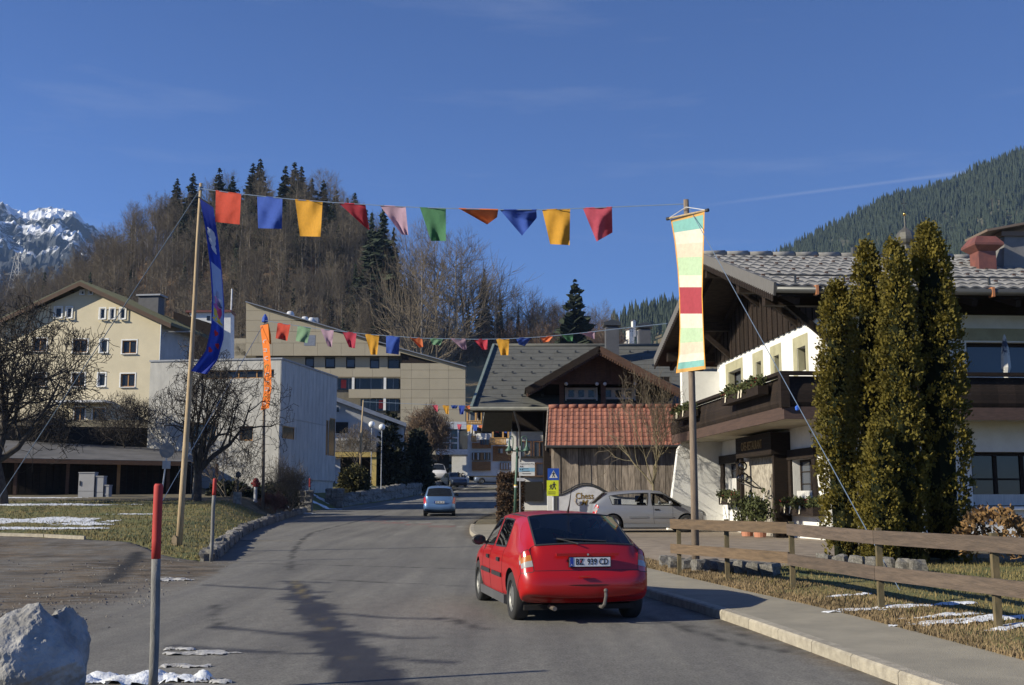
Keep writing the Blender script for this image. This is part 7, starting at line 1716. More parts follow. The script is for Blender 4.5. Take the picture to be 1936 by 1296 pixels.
# ---- poles, ropes, flags, banners
M_ROPE = mat('blue_rope', (.12, .17, .25), .8); M_POLE = mat('peeled_pole', (.46, .35, .21), .85, scale=5, col2=(.30, .22, .13), stretch=(4, 4, .5), bump=.4, bscale=16); M_POLE2 = mat('grey_pole', (.24, .185, .135), .85, scale=5, col2=(.14, .105, .08), stretch=(4, 4, .5), bump=.4)
def pole(name, pts, D, r0, r1, m, label):
    b = at(*pts[0], D); z0 = min(b.z, G(b.x, D)) - .1; t = thing(name, (b.x, D, z0), label, 'flagpole'); P = [at(u, v, D) - Vector((b.x, D, z0)) for u, v in pts]; P[0].z = 0; n = len(P)
    mb = MB(); mb.tube(P, [r0 + (r1 - r0)*i/(n-1) for i in range(n)], 10); mb.build('shaft', m, t, smooth=True); return t
LP = pole('flagpole', [(338, 1032), (345, 930), (354, 800), (361, 690), (368, 570), (374, 450), (380, 347)], 30, .088, .042, M_POLE, 'tall pale peeled wooden pole carrying the blue banner')
mb = MB(); mb.prism([(-.16, -.12, .0), (-.02, -.12, .0), (-.02, -.12, .30), (-.10, -.12, .38), (-.16, -.12, .30)], (0, 0, 0), (0, .08, 0)); mb.build('wedge', M_POLE, LP, fix=True)
mb = MB(); mb.tube([at(379, v, 30) - Vector(LP.location) for v in (354, 361)], .06, 8); mb.build('rope_lashing', M_ROPE, LP)
RP = pole('flagpole', [(1316, 1095), (1312, 900), (1308, 720), (1302, 520), (1297, 378)], 21.5, .075, .05, M_POLE2, 'grey wooden pole carrying the pastel striped banner')
OP = pole('flagpole', [(497, 977), (499, 800), (500, 604)], 55, .085, .05, M_POLE2, 'thin far pole carrying the orange lettered banner')
pole('flagpole', [(680, 905), (683, 820), (687, 757)], 80, .07, .05, M_POLE, 'bare thin pole beyond the concrete house')
def rope(pts, label, r=.011, name='rope'):
    mb = MB(); p0 = Vector(pts[0]); t = thing(name, pts[-1], label, 'rope'); o = Vector(pts[-1]); mb.tube([Vector(p) - o for p in pts], r, 5); mb.build('cord', M_ROPE, t); return t
g0 = gnd(-30, 985); rope([at(379, 358, 30), Vector(g0)], 'pale blue guy rope from the tall pole down to the lawn', .014)
g1 = gnd(297, 965); rope([at(499, 612, 55), Vector(g1)], 'thin guy rope from the orange banner pole to the lawn', .016)
g2 = gnd(1702, 1118); rope([at(1302, 392, 21.4), Vector(g2)], 'blue guy rope slanting from the striped banner pole past the thujas', .007)
mb = MB(); k1 = at(1507, 772, Vector(g2).lerp(at(1302, 392, 21.4), .47).y); mb.lathe([(.001, -.05), (.03, -.03), (.035, .02), (.001, .05)], 6); o = mb.build('rope_knot', mat('bright_rope', (.03, .12, .55), .7)); o.location = k1; put(o, 'bright blue knot on the slanting guy rope', 'rope knot')
class Line:                                   # a stretched line with flags: pixels of its course, plan ends
    def __init__(s, pix, DA, DB, label, r=.011):
        s.pix = pix; a, b = at(*pix[0], DA), at(*pix[-1], DB); s.a, s.b = a, b
        P = [s.pt(u, v) for u, v in pix]; rope(P, label, r, 'flag_line')
    def depth(s, u):
        k = (u - CX)/F; dx, dy = s.b.x - s.a.x, s.b.y - s.a.y; t = (k*s.a.y - s.a.x)/(dx - k*dy); return s.a.y + dy*t
    def pt(s, u, v): return at(u, v, s.depth(u))
    def v(s, u): return interp(s.pix, u)
CLOTH = {}
def cloth(c): 
    n = 'flag_cloth_%d' % len(CLOTH)
    if c not in CLOTH: CLOTH[c] = mat(n, c, .9, var=.08, scale=14, bump=.35, bscale=9, trans=.22)
    return CLOTH[c]
def flag(line, q, col, label, group, seed, fold=None):
    """q: four pixel corners tl, tr, br, bl; narrower at the foot means that the cloth swings away"""
    n, m = 12, 12; D0, D1 = line.depth(q[0][0]), line.depth(q[1][0]); wpx = q[1][0] - q[0][0]; hm = (q[2][1]+q[3][1] - q[0][1]-q[1][1])/2
    sc = (D0 + D1)/2/F; W_ = wpx*sc; slack = max(0, 1 - (q[2][0]-q[3][0])/max(1, wpx)); r = random.Random(seed); ph = r.random()*6
    rows = []
    for i in range(m + 1):
        t = i/m; row = []
        for j in range(n + 1):
            s = j/n; u = (q[0][0]*(1-s) + q[1][0]*s)*(1-t) + (q[3][0]*(1-s) + q[2][0]*s)*t; v = (line.v(q[0][0]*(1-s)+q[1][0]*s) if True else 0)*(1-t) + (q[3][1]*(1-s) + q[2][1]*s)*t
            D = D0 + (D1 - D0)*s
            dy = t*(slack*W_*.8*sin(pi*(s*.8 + .1)) + .16*W_*sin(4.5*s + ph + 1.5*t)) + .055*W_*sin(10*s + ph*2 + 3*t)*t**.5 + .035*W_*sin(6*t + 8*s + ph) + (.75*W_*max(0, (s + t - 1.1 + .2*sin(ph))) if seed % 3 == 0 else (-.7*W_*max(0, (t - s - .1)) if seed % 3 == 1 else .55*W_*max(0, s - .55 - .3*t))) + .012*W_*noise.noise(Vector((s*9 + seed, t*9, 0)))*3
            row.append(at(u, v, D + dy))
        rows.append(row)
    c = Vector(rows[0][n//2]); t_ = thing('flag', c, label, 'flag', 0, group); mb = MB(); mb.grid([[Vector(p) - c for p in r_] for r_ in rows]); mb.build('cloth', cloth(col), t_, smooth=True)
    mb = MB(); mb.tube([Vector(rows[0][j]) - c for j in range(0, n + 1, 3)], max(.010, W_*.018), 5); mb.build('hem', cloth(col), t_)
    return t_
RED, BLU, YEL, CRI, LIL, GRN, ORA, PNK = (.46, .055, .030), (.028, .075, .34), (.54, .27, .025), (.42, .035, .060), (.42, .28, .36), (.055, .17, .08), (.54, .14, .05), (.48, .075, .115)
L1 = Line([(380, 357), (437, 365), (490, 371), (560, 378), (640, 384), (720, 389), (795, 393), (870, 395), (945, 397), (1030, 397), (1105, 394), (1160, 392), (1296, 386)], 30, 21.5, 'high blue line of flags stretched across the road between two poles', .010)
for k, (q, c, lab) in enumerate((
    ([(408, 360), (456, 364), (453, 425), (407, 420)], RED, 'brick red square flag nearest the peeled pole on the front line'), ([(486, 371), (534, 374), (533, 433), (488, 432)], BLU, 'dark blue square flag second from the peeled pole'),
    ([(558, 378), (610, 381), (606, 448), (567, 447)], YEL, 'golden yellow flag high before the hill, third from the peeled pole'), ([(640, 384), (691, 387), (698, 435), (688, 428)], CRI, 'crimson flag blown to a triangle before the hill'),
    ([(718, 389), (767, 391), (772, 445), (760, 444)], LIL, 'pale lilac flag over the steep firs on the front line'), ([(794, 393), (843, 395), (843, 456), (815, 456)], GRN, 'dark green flag on the front line above bare treetops'),
    ([(868, 395), (942, 397), (940, 411), (921, 425)], ORA, 'orange flag lifted short by the wind on the front line'), ([(945, 397), (1014, 397), (1015, 412), (987, 446)], BLU, 'blue flag blown to a point on the front line'),
    ([(1025, 397), (1078, 396), (1077, 464), (1040, 462)], YEL, 'yellow flag against the sky, second from the striped banner'), ([(1102, 394), (1157, 392), (1158, 440), (1128, 457)], PNK, 'pink-red flag nearest the striped banner'))): flag(L1, q, c, lab, 'flags on the front line', k)
L2 = Line([(500, 606), (532, 612), (600, 622), (700, 633), (800, 640), (900, 642), (960, 641), (1030, 637), (1100, 630), (1160, 623), (1262, 612)], 55, 44, 'second line of small flags between far pole and chalet eave', .014)
for k, (q, c, lab) in enumerate((
    ([(525, 610), (549, 614), (543, 645), (521, 640)], RED, 'red flag next to the orange banner on the second line'), ([(563, 617), (588, 620), (581, 649), (559, 645)], (.16, .27, .16), 'grey-green flag before the beige panels'),
    ([(606, 623), (631, 626), (627, 657), (620, 655)], LIL, 'lilac flag before the beige panels'), ([(647, 628), (674, 631), (671, 659), (660, 657)], (.35, .03, .06), 'dark red patterned flag before the beige panels'),
    ([(690, 632), (717, 635), (713, 671), (701, 671)], YEL, 'yellow flag before the beige panelled roofline'), ([(730, 636), (756, 638), (754, 671), (730, 668)], BLU, 'blue square flag at the end of the beige roofline'),
    ([(775, 638), (798, 640), (800, 656), (794, 658)], ORA, 'small wind-blown orange flag before the thicket'), ([(812, 640), (838, 641), (832, 653), (818, 652)], (.12, .24, .14), 'small grey-green flag curled before the thicket'),
    ([(852, 641), (880, 642), (882, 662), (875, 661)], LIL, 'pale lilac flag flying left of the grey roof'), ([(895, 642), (922, 642), (921, 661), (913, 662)], CRI, 'crimson flag just left of the grey roof ridge'),
    ([(938, 642), (963, 641), (961, 672), (947, 672)], YEL, 'yellow flag over the left end of the grey roof ridge'), ([(975, 640), (1005, 638), (992, 655), (981, 652)], BLU, 'blue flag crumpled over the grey roof ridge'),
    ([(1021, 637), (1046, 636), (1038, 646), (1027, 648)], ORA, 'orange flag crumpled over the grey roof'), ([(1062, 634), (1084, 632), (1082, 645), (1074, 646)], GRN, 'dark green flag below the lone spruce'),
    ([(1096, 631), (1124, 628), (1124, 642), (1115, 638)], LIL, 'lilac flag beside the dark chimney'))): flag(L2, q, c, lab, 'flags on the second line', 40 + k)
L3 = Line([(687, 760), (760, 763), (820, 766), (880, 767), (915, 764)], 80, 74, 'third line of tiny flags far down the street', .014)
for k, (q, c, lab) in enumerate((([(817, 766), (828, 766), (827, 779), (823, 777)], PNK, 'tiny pink flag above the brown pollard tree'), ([(836, 766), (849, 766), (848, 784), (843, 783)], YEL, 'tiny yellow flag above the brown pollard tree'),
    ([(852, 767), (866, 767), (863, 773), (855, 773)], BLU, 'tiny curled blue flag on the far line'), ([(867, 767), (879, 767), (876, 784), (869, 784)], (.02, .05, .28), 'tiny dark blue flag on the far line'), ([(880, 767), (893, 766), (890, 774), (882, 773)], ORA, 'tiny orange flag at the grey roof corner'))): flag(L3, q, c, lab, 'flags on the third line', 70 + k)
L4 = Line([(856, 802), (885, 803), (912, 804), (940, 806), (966, 810)], 106, 100, 'fourth line of tiny flags before the wooden hotel', .016)
for k, (q, c, lab) in enumerate((([(864, 802), (873, 803), (871, 813), (866, 812)], PNK, 'tiny pink flag before the glazed link'), ([(883, 803), (891, 803), (889, 816), (883, 816)], YEL, 'tiny yellow flag before the wooden hotel'), ([(893, 804), (903, 804), (901, 815), (895, 815)], BLU, 'tiny blue flag before the wooden hotel'),
    ([(904, 804), (914, 804), (911, 810), (905, 809)], ORA, 'tiny orange flag before the wooden hotel'), ([(915, 804), (922, 805), (921, 815), (915, 815)], (.16, .08, .03), 'tiny brown flag before the wooden hotel'), ([(924, 805), (933, 805), (932, 816), (925, 816)], (.10, .26, .20), 'tiny sea-green flag before the wooden hotel'),
    ([(936, 806), (944, 806), (942, 818), (937, 817)], CRI, 'tiny crimson flag before the hotel balcony'), ([(951, 808), (961, 809), (957, 820), (953, 818)], BLU, 'tiny blue flag nearest the old house wall'))): flag(L4, q, c, lab, 'flags on the fourth line', 90 + k)

class Banner:                                  # cloth between two pixel edges, hanging at depth D
    def __init__(s, left, right, D, wave=.05, swing=0.0, turn=0.0): s.l, s.r, s.D, s.w, s.sw, s.tn = left, right, D, wave, swing, turn
    def edge(s, e, t):
        x = t*(len(e)-1); i = min(int(x), len(e)-2); f = x - i; return e[i][0] + (e[i+1][0]-e[i][0])*f, e[i][1] + (e[i+1][1]-e[i][1])*f
    def pt(s, a, t, lift=0.0):
        u0, v0 = s.edge(s.l, t); u1, v1 = s.edge(s.r, t)
        return at(u0 + (u1-u0)*a, v0 + (v1-v0)*a, s.D - lift + s.w*(sin(7*a + 5*t)*(.3 + t) + .5*sin(15*a - 3*t))*t + s.sw*sin(pi*t)*(a - .3) - s.tn*(a - .5))
    def patch(s, nm, poly_rows, m, root, lift=.012):
        o = Vector(root.location); mb = MB(); mb.grid([[s.pt(a, t, lift) - o for a, t in r] for r in poly_rows]); return mb.build(nm, m, root, smooth=True)
    def rect(s, nm, a0, a1, t0, t1, m, root, lift=.012, na=6, nt=6): return s.patch(nm, [[(a0 + (a1-a0)*j/na, t0 + (t1-t0)*i/nt) for j in range(na+1)] for i in range(nt+1)], m, root, lift)
    def blob(s, nm, ca, ct, ra, rt_, m, root, lift=.018, seed=0, n=14):
        o = Vector(root.location); mb = MB(); c = s.pt(ca, ct, lift) - o
        P = []
        for k in range(n): a = 2*pi*k/n; q = 1 + .22*sin(3*a + seed) + .12*sin(5*a + 2*seed); P.append(s.pt(ca + ra*q*cos(a), ct + rt_*q*sin(a), lift) - o)
        for k in range(n): mb.face([c, P[k], P[(k+1) % n]])
        return mb.build(nm, m, root)
# blue banner
B1 = Banner([(377, 374), (388, 430), (397, 500), (401, 560), (399, 620), (389, 664), (361, 702)], [(403, 391), (412, 450), (420, 520), (424, 580), (423, 640), (411, 682), (391, 708)], 29.85, .05, .25)
t = thing('blue_banner', at(390, 380, 29.85), 'long blue banner with white cloud, painted panel and red dots', 'banner'); B1.rect('cloth', 0, 1, 0, 1, mat('banner_blue', (.012, .035, .30), .85, var=.08, scale=9, bump=.3, bscale=6, trans=.25), t, 0, 8, 40)
M_CLOUD = mat('cloud_patch', (.52, .54, .60), .9)
for (ca, ct, ra, rt_) in ((.50, .185, .34, .024), (.42, .165, .22, .018), (.60, .170, .2, .018), (.48, .215, .26, .022), (.55, .24, .2, .016)): B1.blob('cloud_patch', ca, ct, ra, rt_, M_CLOUD, t, .02, ca*9)
B1.rect('painted_panel', .12, .93, .315, .62, mat('panel_sky', (.30, .38, .58), .9, var=.06), t, .014, 5, 12)
for k, (ca, ct, ra, rt_, c) in enumerate(((.5, .60, .36, .015, (.62, .46, .06)), (.35, .565, .2, .02, (.62, .46, .06)), (.62, .555, .2, .03, (.50, .05, .14)), (.35, .535, .18, .018, (.42, .12, .35)), (.60, .515, .2, .014, (.10, .09, .16)), (.38, .50, .2, .016, (.30, .16, .36)), (.68, .49, .14, .012, (.55, .55, .6)), (.5, .465, .12, .018, (.25, .28, .42)))):
    B1.blob('colour_patch', ca, ct, ra, rt_, mat('patch_%d' % k, c, .9), t, .02 + .002*k, k*1.7)
for (ca, ct) in ((.42, .675), (.72, .745), (.30, .805)): B1.blob('red_dot', ca, ct, .15, .017, mat('dot_red', (.42, .02, .03), .9), t, .02, ca*7)
mb = MB(); mb.tube([B1.pt(-.05, 0, .02) - Vector(t.location), B1.pt(1.05, 0, .02) - Vector(t.location)], .018, 6); mb.build('crossbar', M_PLASTIC, t)
# striped banner
B2 = Banner([(1268, 416), (1275, 455), (1281, 510), (1284, 560), (1285, 620), (1283, 670), (1278, 706)], [(1332, 400), (1331, 450), (1329, 510), (1328, 560), (1330, 620), (1332, 665), (1334, 698)], 21.37, .03, 0.0, .66)
t = thing('striped_banner', at(1300, 408, 21.35), 'long pastel striped banner with teal ends and one crimson stripe', 'banner')
cuts = [0, .02, .105, .19, .265, .37, .445, .593, .668, .764, .84, .91, .968, 1.0]
TEAL, CRM, PEA, MNT, CRS, HEM = (.24, .52, .47), (.80, .73, .60), (.80, .64, .49), (.52, .68, .44), (.42, .06, .08), (.70, .40, .12)
for k, c in enumerate((HEM, TEAL, CRM, PEA, MNT, CRM, CRS, CRM, MNT, PEA, CRM, TEAL, HEM)): B2.rect('stripe', .035, .965, cuts[k], cuts[k+1], cloth(c), t, 0, 14, 5)
for (a0, a1) in ((0, .035), (.965, 1)): B2.rect('side_hem', a0, a1, 0, 1, cloth((.80, .38, .05)), t, .002, 1, 30)
o_ = Vector(t.location); A_, B_ = at(1263, 414, 21.70) - o_, at(1337, 398, 21.0) - o_; mb = MB(); mb.tube([A_, B_], .022, 8); bar_ = mb.build('crossbar', M_POLE, t)
for q in (A_, B_): mb = MB(); d = (B_ - A_).normalized(); mb.tube([q - d*.03, q + d*.03], .034, 8); mb.build('end_cap', M_PLASTIC, bar_)
mb = MB(); mb.tube([A_, at(1297, 392, 21.4) - o_, B_], .008, 5); mb.build('cord', mat('white_cord', (.6, .6, .58), .8), t)
# orange banner with vertical letters
B3 = Banner([(492, 616), (497, 660), (500, 700), (499, 740), (493, 776)], [(507, 613), (510, 660), (513, 700), (513, 735), (509, 772)], 54.7, .04, .15, .5)
t = thing('orange_banner', at(500, 615, 54.8), 'narrow orange banner with vertical lettering on the far pole', 'banner'); B3.rect('cloth', 0, 1, 0, 1, cloth((.78, .20, .03)), t, 0, 6, 26)
cols = [(.75, .75, .72), (.75, .75, .72), (.75, .75, .72), (.10, .28, .10), (.75, .75, .72), (.75, .75, .72), (.75, .75, .72), (.35, .42, .12), (.75, .75, .72)]
for k, ch_ in enumerate('CHOCCINTR'):
    p_ = B3.pt(.45, .17 + .095*k, .05) - Vector(t.location); tm_ = add_text('letter', ch_, .42, mat('letter_%d' % k, cols[k], .8), t, p_, depth=.004, fat=.006); tm_.rotation_euler = (pi/2, pi/2, 0); tm_.scale = (.62, .9, 1)
B4 = Banner([(503, 612), (507, 630), (509, 650)], [(508, 612), (512, 632), (513, 652)], 55.1, .03); t = thing('flag', at(506, 613, 55.1), 'amber pennant folded behind the orange banner', 'flag'); B4.rect('cloth', 0, 1, 0, 1, cloth((.55, .26, .02)), t, 0, 3, 6)
mb = MB(); c_ = at(501, 603, 55); mb.lathe([(.001, -.22), (.16, -.16), (.13, .05), (.05, .2), (.001, .25)], 8); o = mb.build('rope_bundle', mat('bundle_blue', (.03, .08, .35), .8), OP); o.location = c_ - Vector(OP.location)

# ---- street lamp with two bells
M_LGREEN = mat('lamp_green', (.055, .115, .085), .5, metal=.2)
D = 46.5; b = gnd(973, 992); b = at(972, 985, D); t = thing('street_lamp', (b.x, D, G(b.x, D)), 'green street lamp with two hanging bell lanterns', 'street lamp'); o_ = Vector(t.location); q = lambda u, v: at(u, v, D) - o_
mb = MB(); mb.tube([Vector((q(973, 985).x, 0, 0)), q(975, 920), q(978, 852)], [.07, .055, .045], 10); mb.lathe([(.001, -.05), (.07, -.03), (.06, .05), (.02, .12), (.001, .13)], 8, Matrix.Translation(q(978, 850))); mb.build('pole', M_LGREEN, t, smooth=True)
mb = MB(); mb.tube([q(967, 853), q(990, 853)], .03, 6); mb.build('cross_arm', M_LGREEN, t)
for (s, u) in ((-1, 963), (1, 996)):
    r_ = q(978 + s*9, 853); tp = q(u, 831); mb = MB(); P = [r_, q(978 + s*8, 838), q(978 + s*8, 830)] + [q((978 + s*8 + u)/2 + cos(a)*-s*abs(u - 978 - s*8)/2, 829 - 4*sin(a)) for a in lin(.2, 2.9, 6)] + [tp]; mb.tube(P, .022, 6); mb.build('hook', M_LGREEN, t, smooth=True)
    z_ = q(u, 852).z; zt = tp.z; x_ = tp.x; mb = MB(); mb.lathe([(.02, zt + .02), (.035, zt - .1), (.05, z_ + .2), (.09, z_ + .10), (.165, z_ + .01), (.17, z_ - .03), (.15, z_ - .03)], 14, Matrix.Translation((x_, 0, 0))); h_ = mb.build('lantern_bell', M_LGREEN, t, smooth=True)
    mb = MB(); mb.lathe([(.145, z_ - .03), (.13, z_ - .12), (.08, z_ - .17), (.001, z_ - .19)], 12, Matrix.Translation((x_, 0, 0))); mb.build('glass_bowl', glass('bowl_glass', see=.75), h_, smooth=True)
for (v0, v1, c) in ((917, 919, (.70, .50, .04)), (919, 922, (.7, .7, .7))): mb = MB(); a_ = q(975, v1); b_ = q(975, v0); mb.tube([a_, b_], .07, 10); mb.build('collar', mat('collar_%d' % v0, c, .6), t)
# direction board and small arrow plate
D = 47.5; a, b = at(981, 900, D), at(1011, 874, D); t = thing('direction_board', (a.x, D, G(a.x, D)), 'white information board with lettering beside the street lamp', 'sign'); z0 = t.location.z
mb = MB(); mb.box(0, b.x - a.x, 0, .03, a.z - z0, b.z - z0); bd = mb.build('board', mat('board_white', (.62, .63, .64), .6), t); mb = MB(); mb.tube([(.05, .06, 0), (.05, .06, b.z - z0 + .1)], .03, 8); mb.build('pole', M_STEELG, t)
mb = MB(); mb.box(.0, b.x - a.x, -.006, -.002, a.z - z0 + .17, a.z - z0 + .33); mb.build('blue_band', mat('band_blue', (.22, .42, .60), .6), bd)
tx = add_text('lettering', 'August Jochum Weg', .07, M_PLASTIC, bd, ((b.x - a.x)/2, -.01, b.z - z0 - .07), depth=.001)
for k in range(3): mb = MB(); mb.box(.14, .5 - .05*k, -.011, -.007, a.z - z0 + .08 + k*.10, a.z - z0 + .10 + k*.10); mb.build('print_line', M_PLASTIC, bd)
for (x_, z_) in ((.05, .36), (.13, .36), (.05, .24), (.13, .24)): mb = MB(); mb.box(x_, x_ + .035, -.012, -.008, a.z - z0 + z_, a.z - z0 + z_ + .05); mb.build('pictogram', M_PLASTIC, bd)
a, b = at(977, 910, 46.4), at(992, 904, 46.4); t = thing('arrow_plate', (a.x, 46.4, a.z), 'narrow pale street-name plate on the lamp pole', 'sign'); mb = MB(); mb.box(0, b.x-a.x, 0, .02, 0, b.z-a.z); mb.build('plate', mat('pale_plate', (.45, .45, .47), .6), t)
# pedestrian crossing sign with the yellow school sign
D = 42.0; a, b = at(1035, 908, D), at(1057, 886, D); t = thing('crossing_sign', ((a.x+b.x)/2, D, G(a.x, D)), 'blue pedestrian crossing sign above a yellow school children sign', 'road sign'); o_ = Vector(t.location); q = lambda u, v, dy=0: at(u, v, D) - o_ + Vector((0, dy, 0))
mb = MB(); mb.tube([(0, .03, 0), Vector((0, .03, q(1046, 886).z))], .03, 8); mb.build('pole', M_ALU, t)
def plate(nm, u0, v0, u1, v1, m, par, dy=0.0, t_=.012): a, b = q(u0, v1, dy), q(u1, v0, dy); mb = MB(); mb.box(a.x, b.x, dy - t_, dy, a.z, b.z); return mb.build(nm, m, par)
s1 = plate('blue_plate', 1035.5, 886, 1057, 908, mat('sign_blue', (.010, .07, .40), .5), t)
mb = MB(); mb.prism([q(1038.5, 904, -.02), q(1054.5, 904, -.02), q(1046.5, 889.5, -.02)], (0, 0, 0), (0, .006, 0)); tr_ = mb.build('white_triangle', mat('sign_white', (.62, .62, .60), .5), s1)
def figure(nm, par, cx, top, hgt, dy, m):     # walking figure: head, trunk, arms, legs, in sign pixels
    P = lambda x, y: q(cx + x*hgt, top + y*hgt, dy); mb = MB(); c = P(0, .10); n = 8; r = hgt*.085/F*D
    mb.face([c + Vector((r*cos(2*pi*k/n), 0, r*sin(2*pi*k/n))) for k in range(n)])
    for poly in ([(-.12, .22), (.12, .22), (.10, .55), (-.10, .55)], [(-.12, .22), (-.30, .48), (-.24, .52), (-.07, .32)], [(.12, .24), (.28, .44), (.24, .50), (.07, .32)], [(-.10, .55), (.02, .55), (-.14, .98), (-.26, .98)], [(-.02, .55), (.10, .55), (.26, .96), (.14, 1.0)]): mb.face([P(*p) for p in poly])
    return mb.build(nm, m, par)
figure('walking_figure', s1, 1046.5, 891.5, 11.5, -.024, M_PLASTIC)
s2 = plate('yellow_plate', 1033.8, 908.6, 1056, 938, mat('sign_yellow', (.62, .68, .02), .5), t)
figure('child_figure', s2, 1047.5, 911, 15, -.016, M_PLASTIC); figure('child_figure', s2, 1041.5, 915, 11.5, -.016, M_PLASTIC)
for v in (930, 933.5): plate('print_line', 1036.5, v, 1050, v + 1.2, M_PLASTIC, s2, -.013, .003)
# wave-topped shop sign behind the silver car
D = 43.2; t = thing('shop_sign', (at(1130, 990, D).x, D, G(4, D)), 'white wave-topped sign with gold lettering behind the silver car', 'sign'); o_ = Vector(t.location); q = lambda u, v, dy=0: at(u, v, D) - o_ + Vector((0, dy, 0))
topc = smooth_pts([(1053, 938), (1064, 936.5), (1078, 930), (1092, 922.5), (1106, 919.5), (1120, 921), (1134, 927), (1150, 936), (1170, 942), (1200, 944), (1222, 944)], 4)
zb_ = .15; top_ = [q(u, v) for u, v in topc]; mb = MB()
mb.grid([[Vector((p.x, 0, zb_)) for p in top_], top_]); mb.grid([[p + Vector((0, .05, 0)) for p in top_], [Vector((p.x, .05, zb_)) for p in top_]]); bd = mb.build('panel', mat('sign_panel', (.60, .60, .62), .6), t)
mb = MB(); mb.tube([p + Vector((0, .0, .03)) for p in top_], .035, 6); mb.tube([top_[0] + Vector((-.02, 0, .03)), Vector((top_[0].x - .02, 0, 0))], .035, 6); mb.tube([p + Vector((0, .25, .10)) for p in top_[4:30]], .025, 6); mb.build('frame', M_GUTTER, t)
GOLD = mat('sign_gold', (.36, .235, .06), .4, metal=.4)
tx = add_text('lettering', 'Chess', .30, GOLD, bd, q(1105, 938.5, -.01), depth=.002, fat=.004); tx.scale = (.95, 1.1, 1); tx = add_text('lettering', 'M', .30, GOLD, bd, q(1104, 951.5, -.01), depth=.002, shear=.25, fat=.004); 
mb = MB(); mb.tube([q(1088, 942, -.02), q(1087, 948, -.02), q(1091, 955, -.02), q(1098, 955.5, -.02), q(1102, 950, -.02)], .010, 5); mb.tube([q(1093, 949, -.02), q(1096, 951, -.02), q(1094, 953, -.02), q(1091, 951, -.02)], .008, 5); mb.build('flourish', GOLD, bd)
p_ = q(1048, 930); t2 = thing('sign_post', o_ + Vector((p_.x, -.4, 0)), 'dark steel post with short arm before the white sign', 'post'); mb = MB(); mb.box(-.04, .04, -.04, .04, 0, p_.z + .15); mb.build('post', M_GUTTER, t2); mb = MB(); mb.bar((-.12, 0, p_.z + .05), (.22, 0, p_.z + .05), .03); mb.build('arm', M_GUTTER, t2)
# white garden wall end left of the sign
a = at(1035, 990, 44.6); t = thing('white_pier', (a.x, 44.6, G(a.x, 44.6)), 'short white plastered pier under the crossing sign', 'pier'); mb = MB(); hh = at(1035, 934, 44.6).z - t.location.z; mb.box(0, .30, 0, .3, 0, hh); mb.build('pier', M_WHITE, t); mb = MB(); mb.box(-.03, .33, -.03, .33, hh + .002, hh + .05); mb.build('cap', M_STONE, t)

# ---- chalet dressing: flower boxes, pots, globes, parasol
MC = CHALET.matrix_world.copy() if True else None
bpy.context.view_layer.update(); MC = Matrix.Translation(CHALET.location) @ Matrix.Rotation(CHALET.rotation_euler.z, 4, 'Z') @ Matrix.Diagonal((KS, KS, KS, 1))
def gab(c):
    class Q:
        def p(s, u, v):
            M = MC.inverted(); o = M @ Vector((0, 0, CAMZ)); d = M.to_3x3() @ ray(u, v); t_ = (c - o.x)/d.x; r_ = o + d*t_; return r_.y, r_.z
    return Q()
M_EVER = mat('evergreen_sprig', (.085, .095, .025), .9, scale=12, col2=(.035, .045, .014)); M_BERRY = mat('berries', (.28, .03, .03), .6); M_BOX = M_DWOOD; M_RIB = mat('ribbon', (.75, .68, .52), .8)
def flower_box(c, u0, u1, vt, vb, label, seed, dep=.28, hb=.24):
    g_ = gab(c); um = (u0+u1)/2; ya, yb = sorted((g_.p(u0, (vt+vb)/2)[0], g_.p(u1, (vt+vb)/2)[0])); z0 = g_.p(um, vb)[1]; r = random.Random(seed)
    loc = MC @ Vector((c, (ya+yb)/2, z0)); t = thing('flower_box', loc, label, 'flower box', ang, 'flower boxes on the chalet'); w_ = (yb-ya)/2*KS
    mb = MB(); mb.box(-dep/2, dep/2, -w_, w_, 0, hb); mb.build('trough', M_BOX, t)
    cl = [(Vector((r.uniform(-dep*.6, dep*.5), r.uniform(-w_, w_), hb + r.random()*.16)), Vector((-.5, 0, .5))) for k in range(int(70*w_) + 20)]; mb = MB(); leaf_mass(mb, cl, 12, .09, r, .05, .2, .3); mb.build('greenery', M_EVER, t)
    mb = MB()
    for k in range(int(14*w_) + 4): p_ = Vector((-dep*.55, r.uniform(-w_, w_), hb + .05 + r.random()*.16)); mb.lathe([(.001, -.02), (.02, 0), (.001, .02)], 5, Matrix.Translation(p_))
    mb.build('berries', M_BERRY, t)['kind'] = 'stuff'
    for k in range(2 + int(w_)): y_ = r.uniform(-w_*.8, w_*.8); mb = MB(); mb.face([(-dep*.62, y_ - .03, hb + .05), (-dep*.62, y_ + .05, hb + .02), (-dep*.66, y_ + .08, hb - .20), (-dep*.62, y_ + .01, hb - .18)]); mb.face([(-dep*.62, y_ + .02, hb + .06), (-dep*.62, y_ - .08, hb - .02), (-dep*.66, y_ - .07, hb - .10), (-dep*.62, y_ - .03, hb)]); mb.build('ribbon', M_RIB, t)
flower_box(-.18, 1366, 1398, 930, 955, 'dark flower box under the small window left of the porch', 1); flower_box(-.18, 1484, 1546, 945, 975, 'dark flower box under the window beside the thujas', 2)
flower_box(-1.72, 1372, 1443, 730, 757, 'flower box with sprigs on the balcony rail near its corner', 3); flower_box(-1.72, 1280, 1312, 768, 792, 'flower box at the far end of the balcony rail', 4)
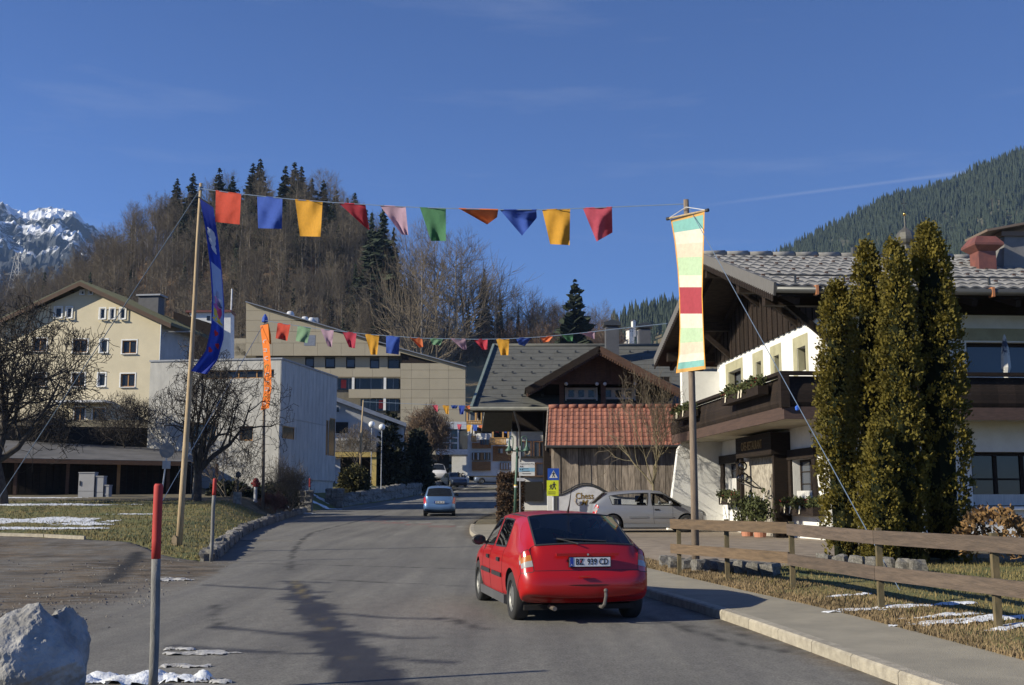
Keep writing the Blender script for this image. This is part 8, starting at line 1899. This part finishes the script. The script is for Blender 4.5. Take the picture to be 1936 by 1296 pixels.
for k, (u, vb, lab) in enumerate(((1413, 1000, 'terracotta pot with spruce sprigs at the far side of the door'), (1437, 1002, 'terracotta pot with spruce sprigs nearest the porch panel'))):
    g_ = gab(-1.0); y_, z_ = g_.p(u, vb); loc = MC @ Vector((-1.0, y_, z_)); loc.z = min(loc.z, G(loc.x, loc.y) + .03); t = thing('plant_pot', loc, lab, 'plant pot', 0, 'pots by the chalet door'); r = random.Random(70 + k)
    mb = MB(); mb.lathe([(.001, 0), (.17, 0), (.22, .36), (.25, .37), (.25, .44), (.21, .44), (.20, .38), (.001, .38)], 14); mb.build('pot', mat('terracotta', (.46, .20, .12), .85), t)
    cl = [(Vector((r.gauss(0, .16), r.gauss(0, .16), .44 + r.random()*.75*(1 - .4*r.random()))), Vector((r.gauss(0, .6), r.gauss(0, .6), .8))) for q_ in range(70)]; mb = MB(); leaf_mass(mb, cl, 12, .12, r, .06, .4, .25); mb.build('sprigs', M_EVER, t)
    for q_ in range(3): mb = MB(); a_ = r.random()*6; mb.tube([(0, 0, .5), (.1*cos(a_), .1*sin(a_), .95), (.16*cos(a_), .16*sin(a_), 1.25)], .012, 5); mb.build('white_branch', M_WFRAME, t)
g_ = gab(-.95); y_, z_ = g_.p(1411, 925); loc = MC @ Vector((-.52, y_, z_)); t = thing('globe_candelabra', loc, 'wall candelabra of clear glass globes beside the chalet door', 'lamp'); o_ = Vector(loc)
for (u, v, rr_) in ((1404, 882, .15), (1400, 905, .13), (1408, 903, .13), (1416, 907, .11)):
    yy_, zz_ = g_.p(u, v); p_ = MC @ Vector((-.95, yy_, zz_)) - o_; mb = MB(); mb.lathe([(.001, -rr_)] + [(rr_*cos(e), rr_*sin(e)) for e in lin(-1.4, 1.4, 8)] + [(.001, rr_)], 14, Matrix.Translation(p_)); mb.build('glass_globe', glass('globe_glass', see=.86), t, smooth=True); mb = MB(); mb.tube([p_ - Vector((0, 0, rr_)), p_*.5 + Vector((0, 0, -.1)), (0, 0, 0)], .018, 5); mb.build('arm', M_GUTTER, t)
FRW = type('Q', (), {})(); M = MC.inverted(); 
def frl(u, v, b): o = M @ Vector((0, 0, CAMZ)); d = M.to_3x3() @ ray(u, v); k_ = (b - o.y)/d.y; r_ = o + d*k_; return MC @ r_
a, b = frl(1905, 742, -.9), frl(1902, 632, -.9); t = thing('furled_parasol', a, 'furled navy and white parasol standing on the front balcony', 'parasol'); H = b.z - a.z
mb = MB(); mb.lathe([(.03, H*.12), (.10, H*.20), (.06, H*.30), (.13, H*.42), (.11, H*.7), (.04, H*.95), (.001, H)], 8); mb.build('canopy', mat('navy_white', (.05, .06, .10), .8, scale=3, col2=(.55, .54, .5), lo=.5, hi=.56, stretch=(1, 1, .6)), t); mb = MB(); mb.tube([(0, 0, 0), (0, 0, H*.3)], .02, 6); mb.build('pole', M_WFRAME, t)
# ---- the air of the valley: far slopes fade to blue
mb = MB(); mb.box(-2100, 1400, -150, 2750, -1.6, 780); hz_ = mb.build('haze', []) if False else link('haze', (lambda m: (m.from_pydata(mb.v, [], mb.f), m)[1])(bpy.data.meshes.new('haze'))); put(hz_, 'thin blue mountain air over the whole valley', kind='stuff')
hm = bpy.data.materials.new('haze_air'); hm.use_nodes = True; t = hm.node_tree; t.nodes.clear()
ho, pv = t.nodes.new('ShaderNodeOutputMaterial'), t.nodes.new('ShaderNodeVolumePrincipled')
pv.inputs['Color'].default_value = (0.42, 0.64, 1.0, 1); pv.inputs['Density'].default_value = 0.000085; pv.inputs['Anisotropy'].default_value = 0.0
t.links.new(pv.outputs[0], ho.inputs['Volume']); hz_.data.materials.append(hm)
SC.cycles.volume_bounces = 0
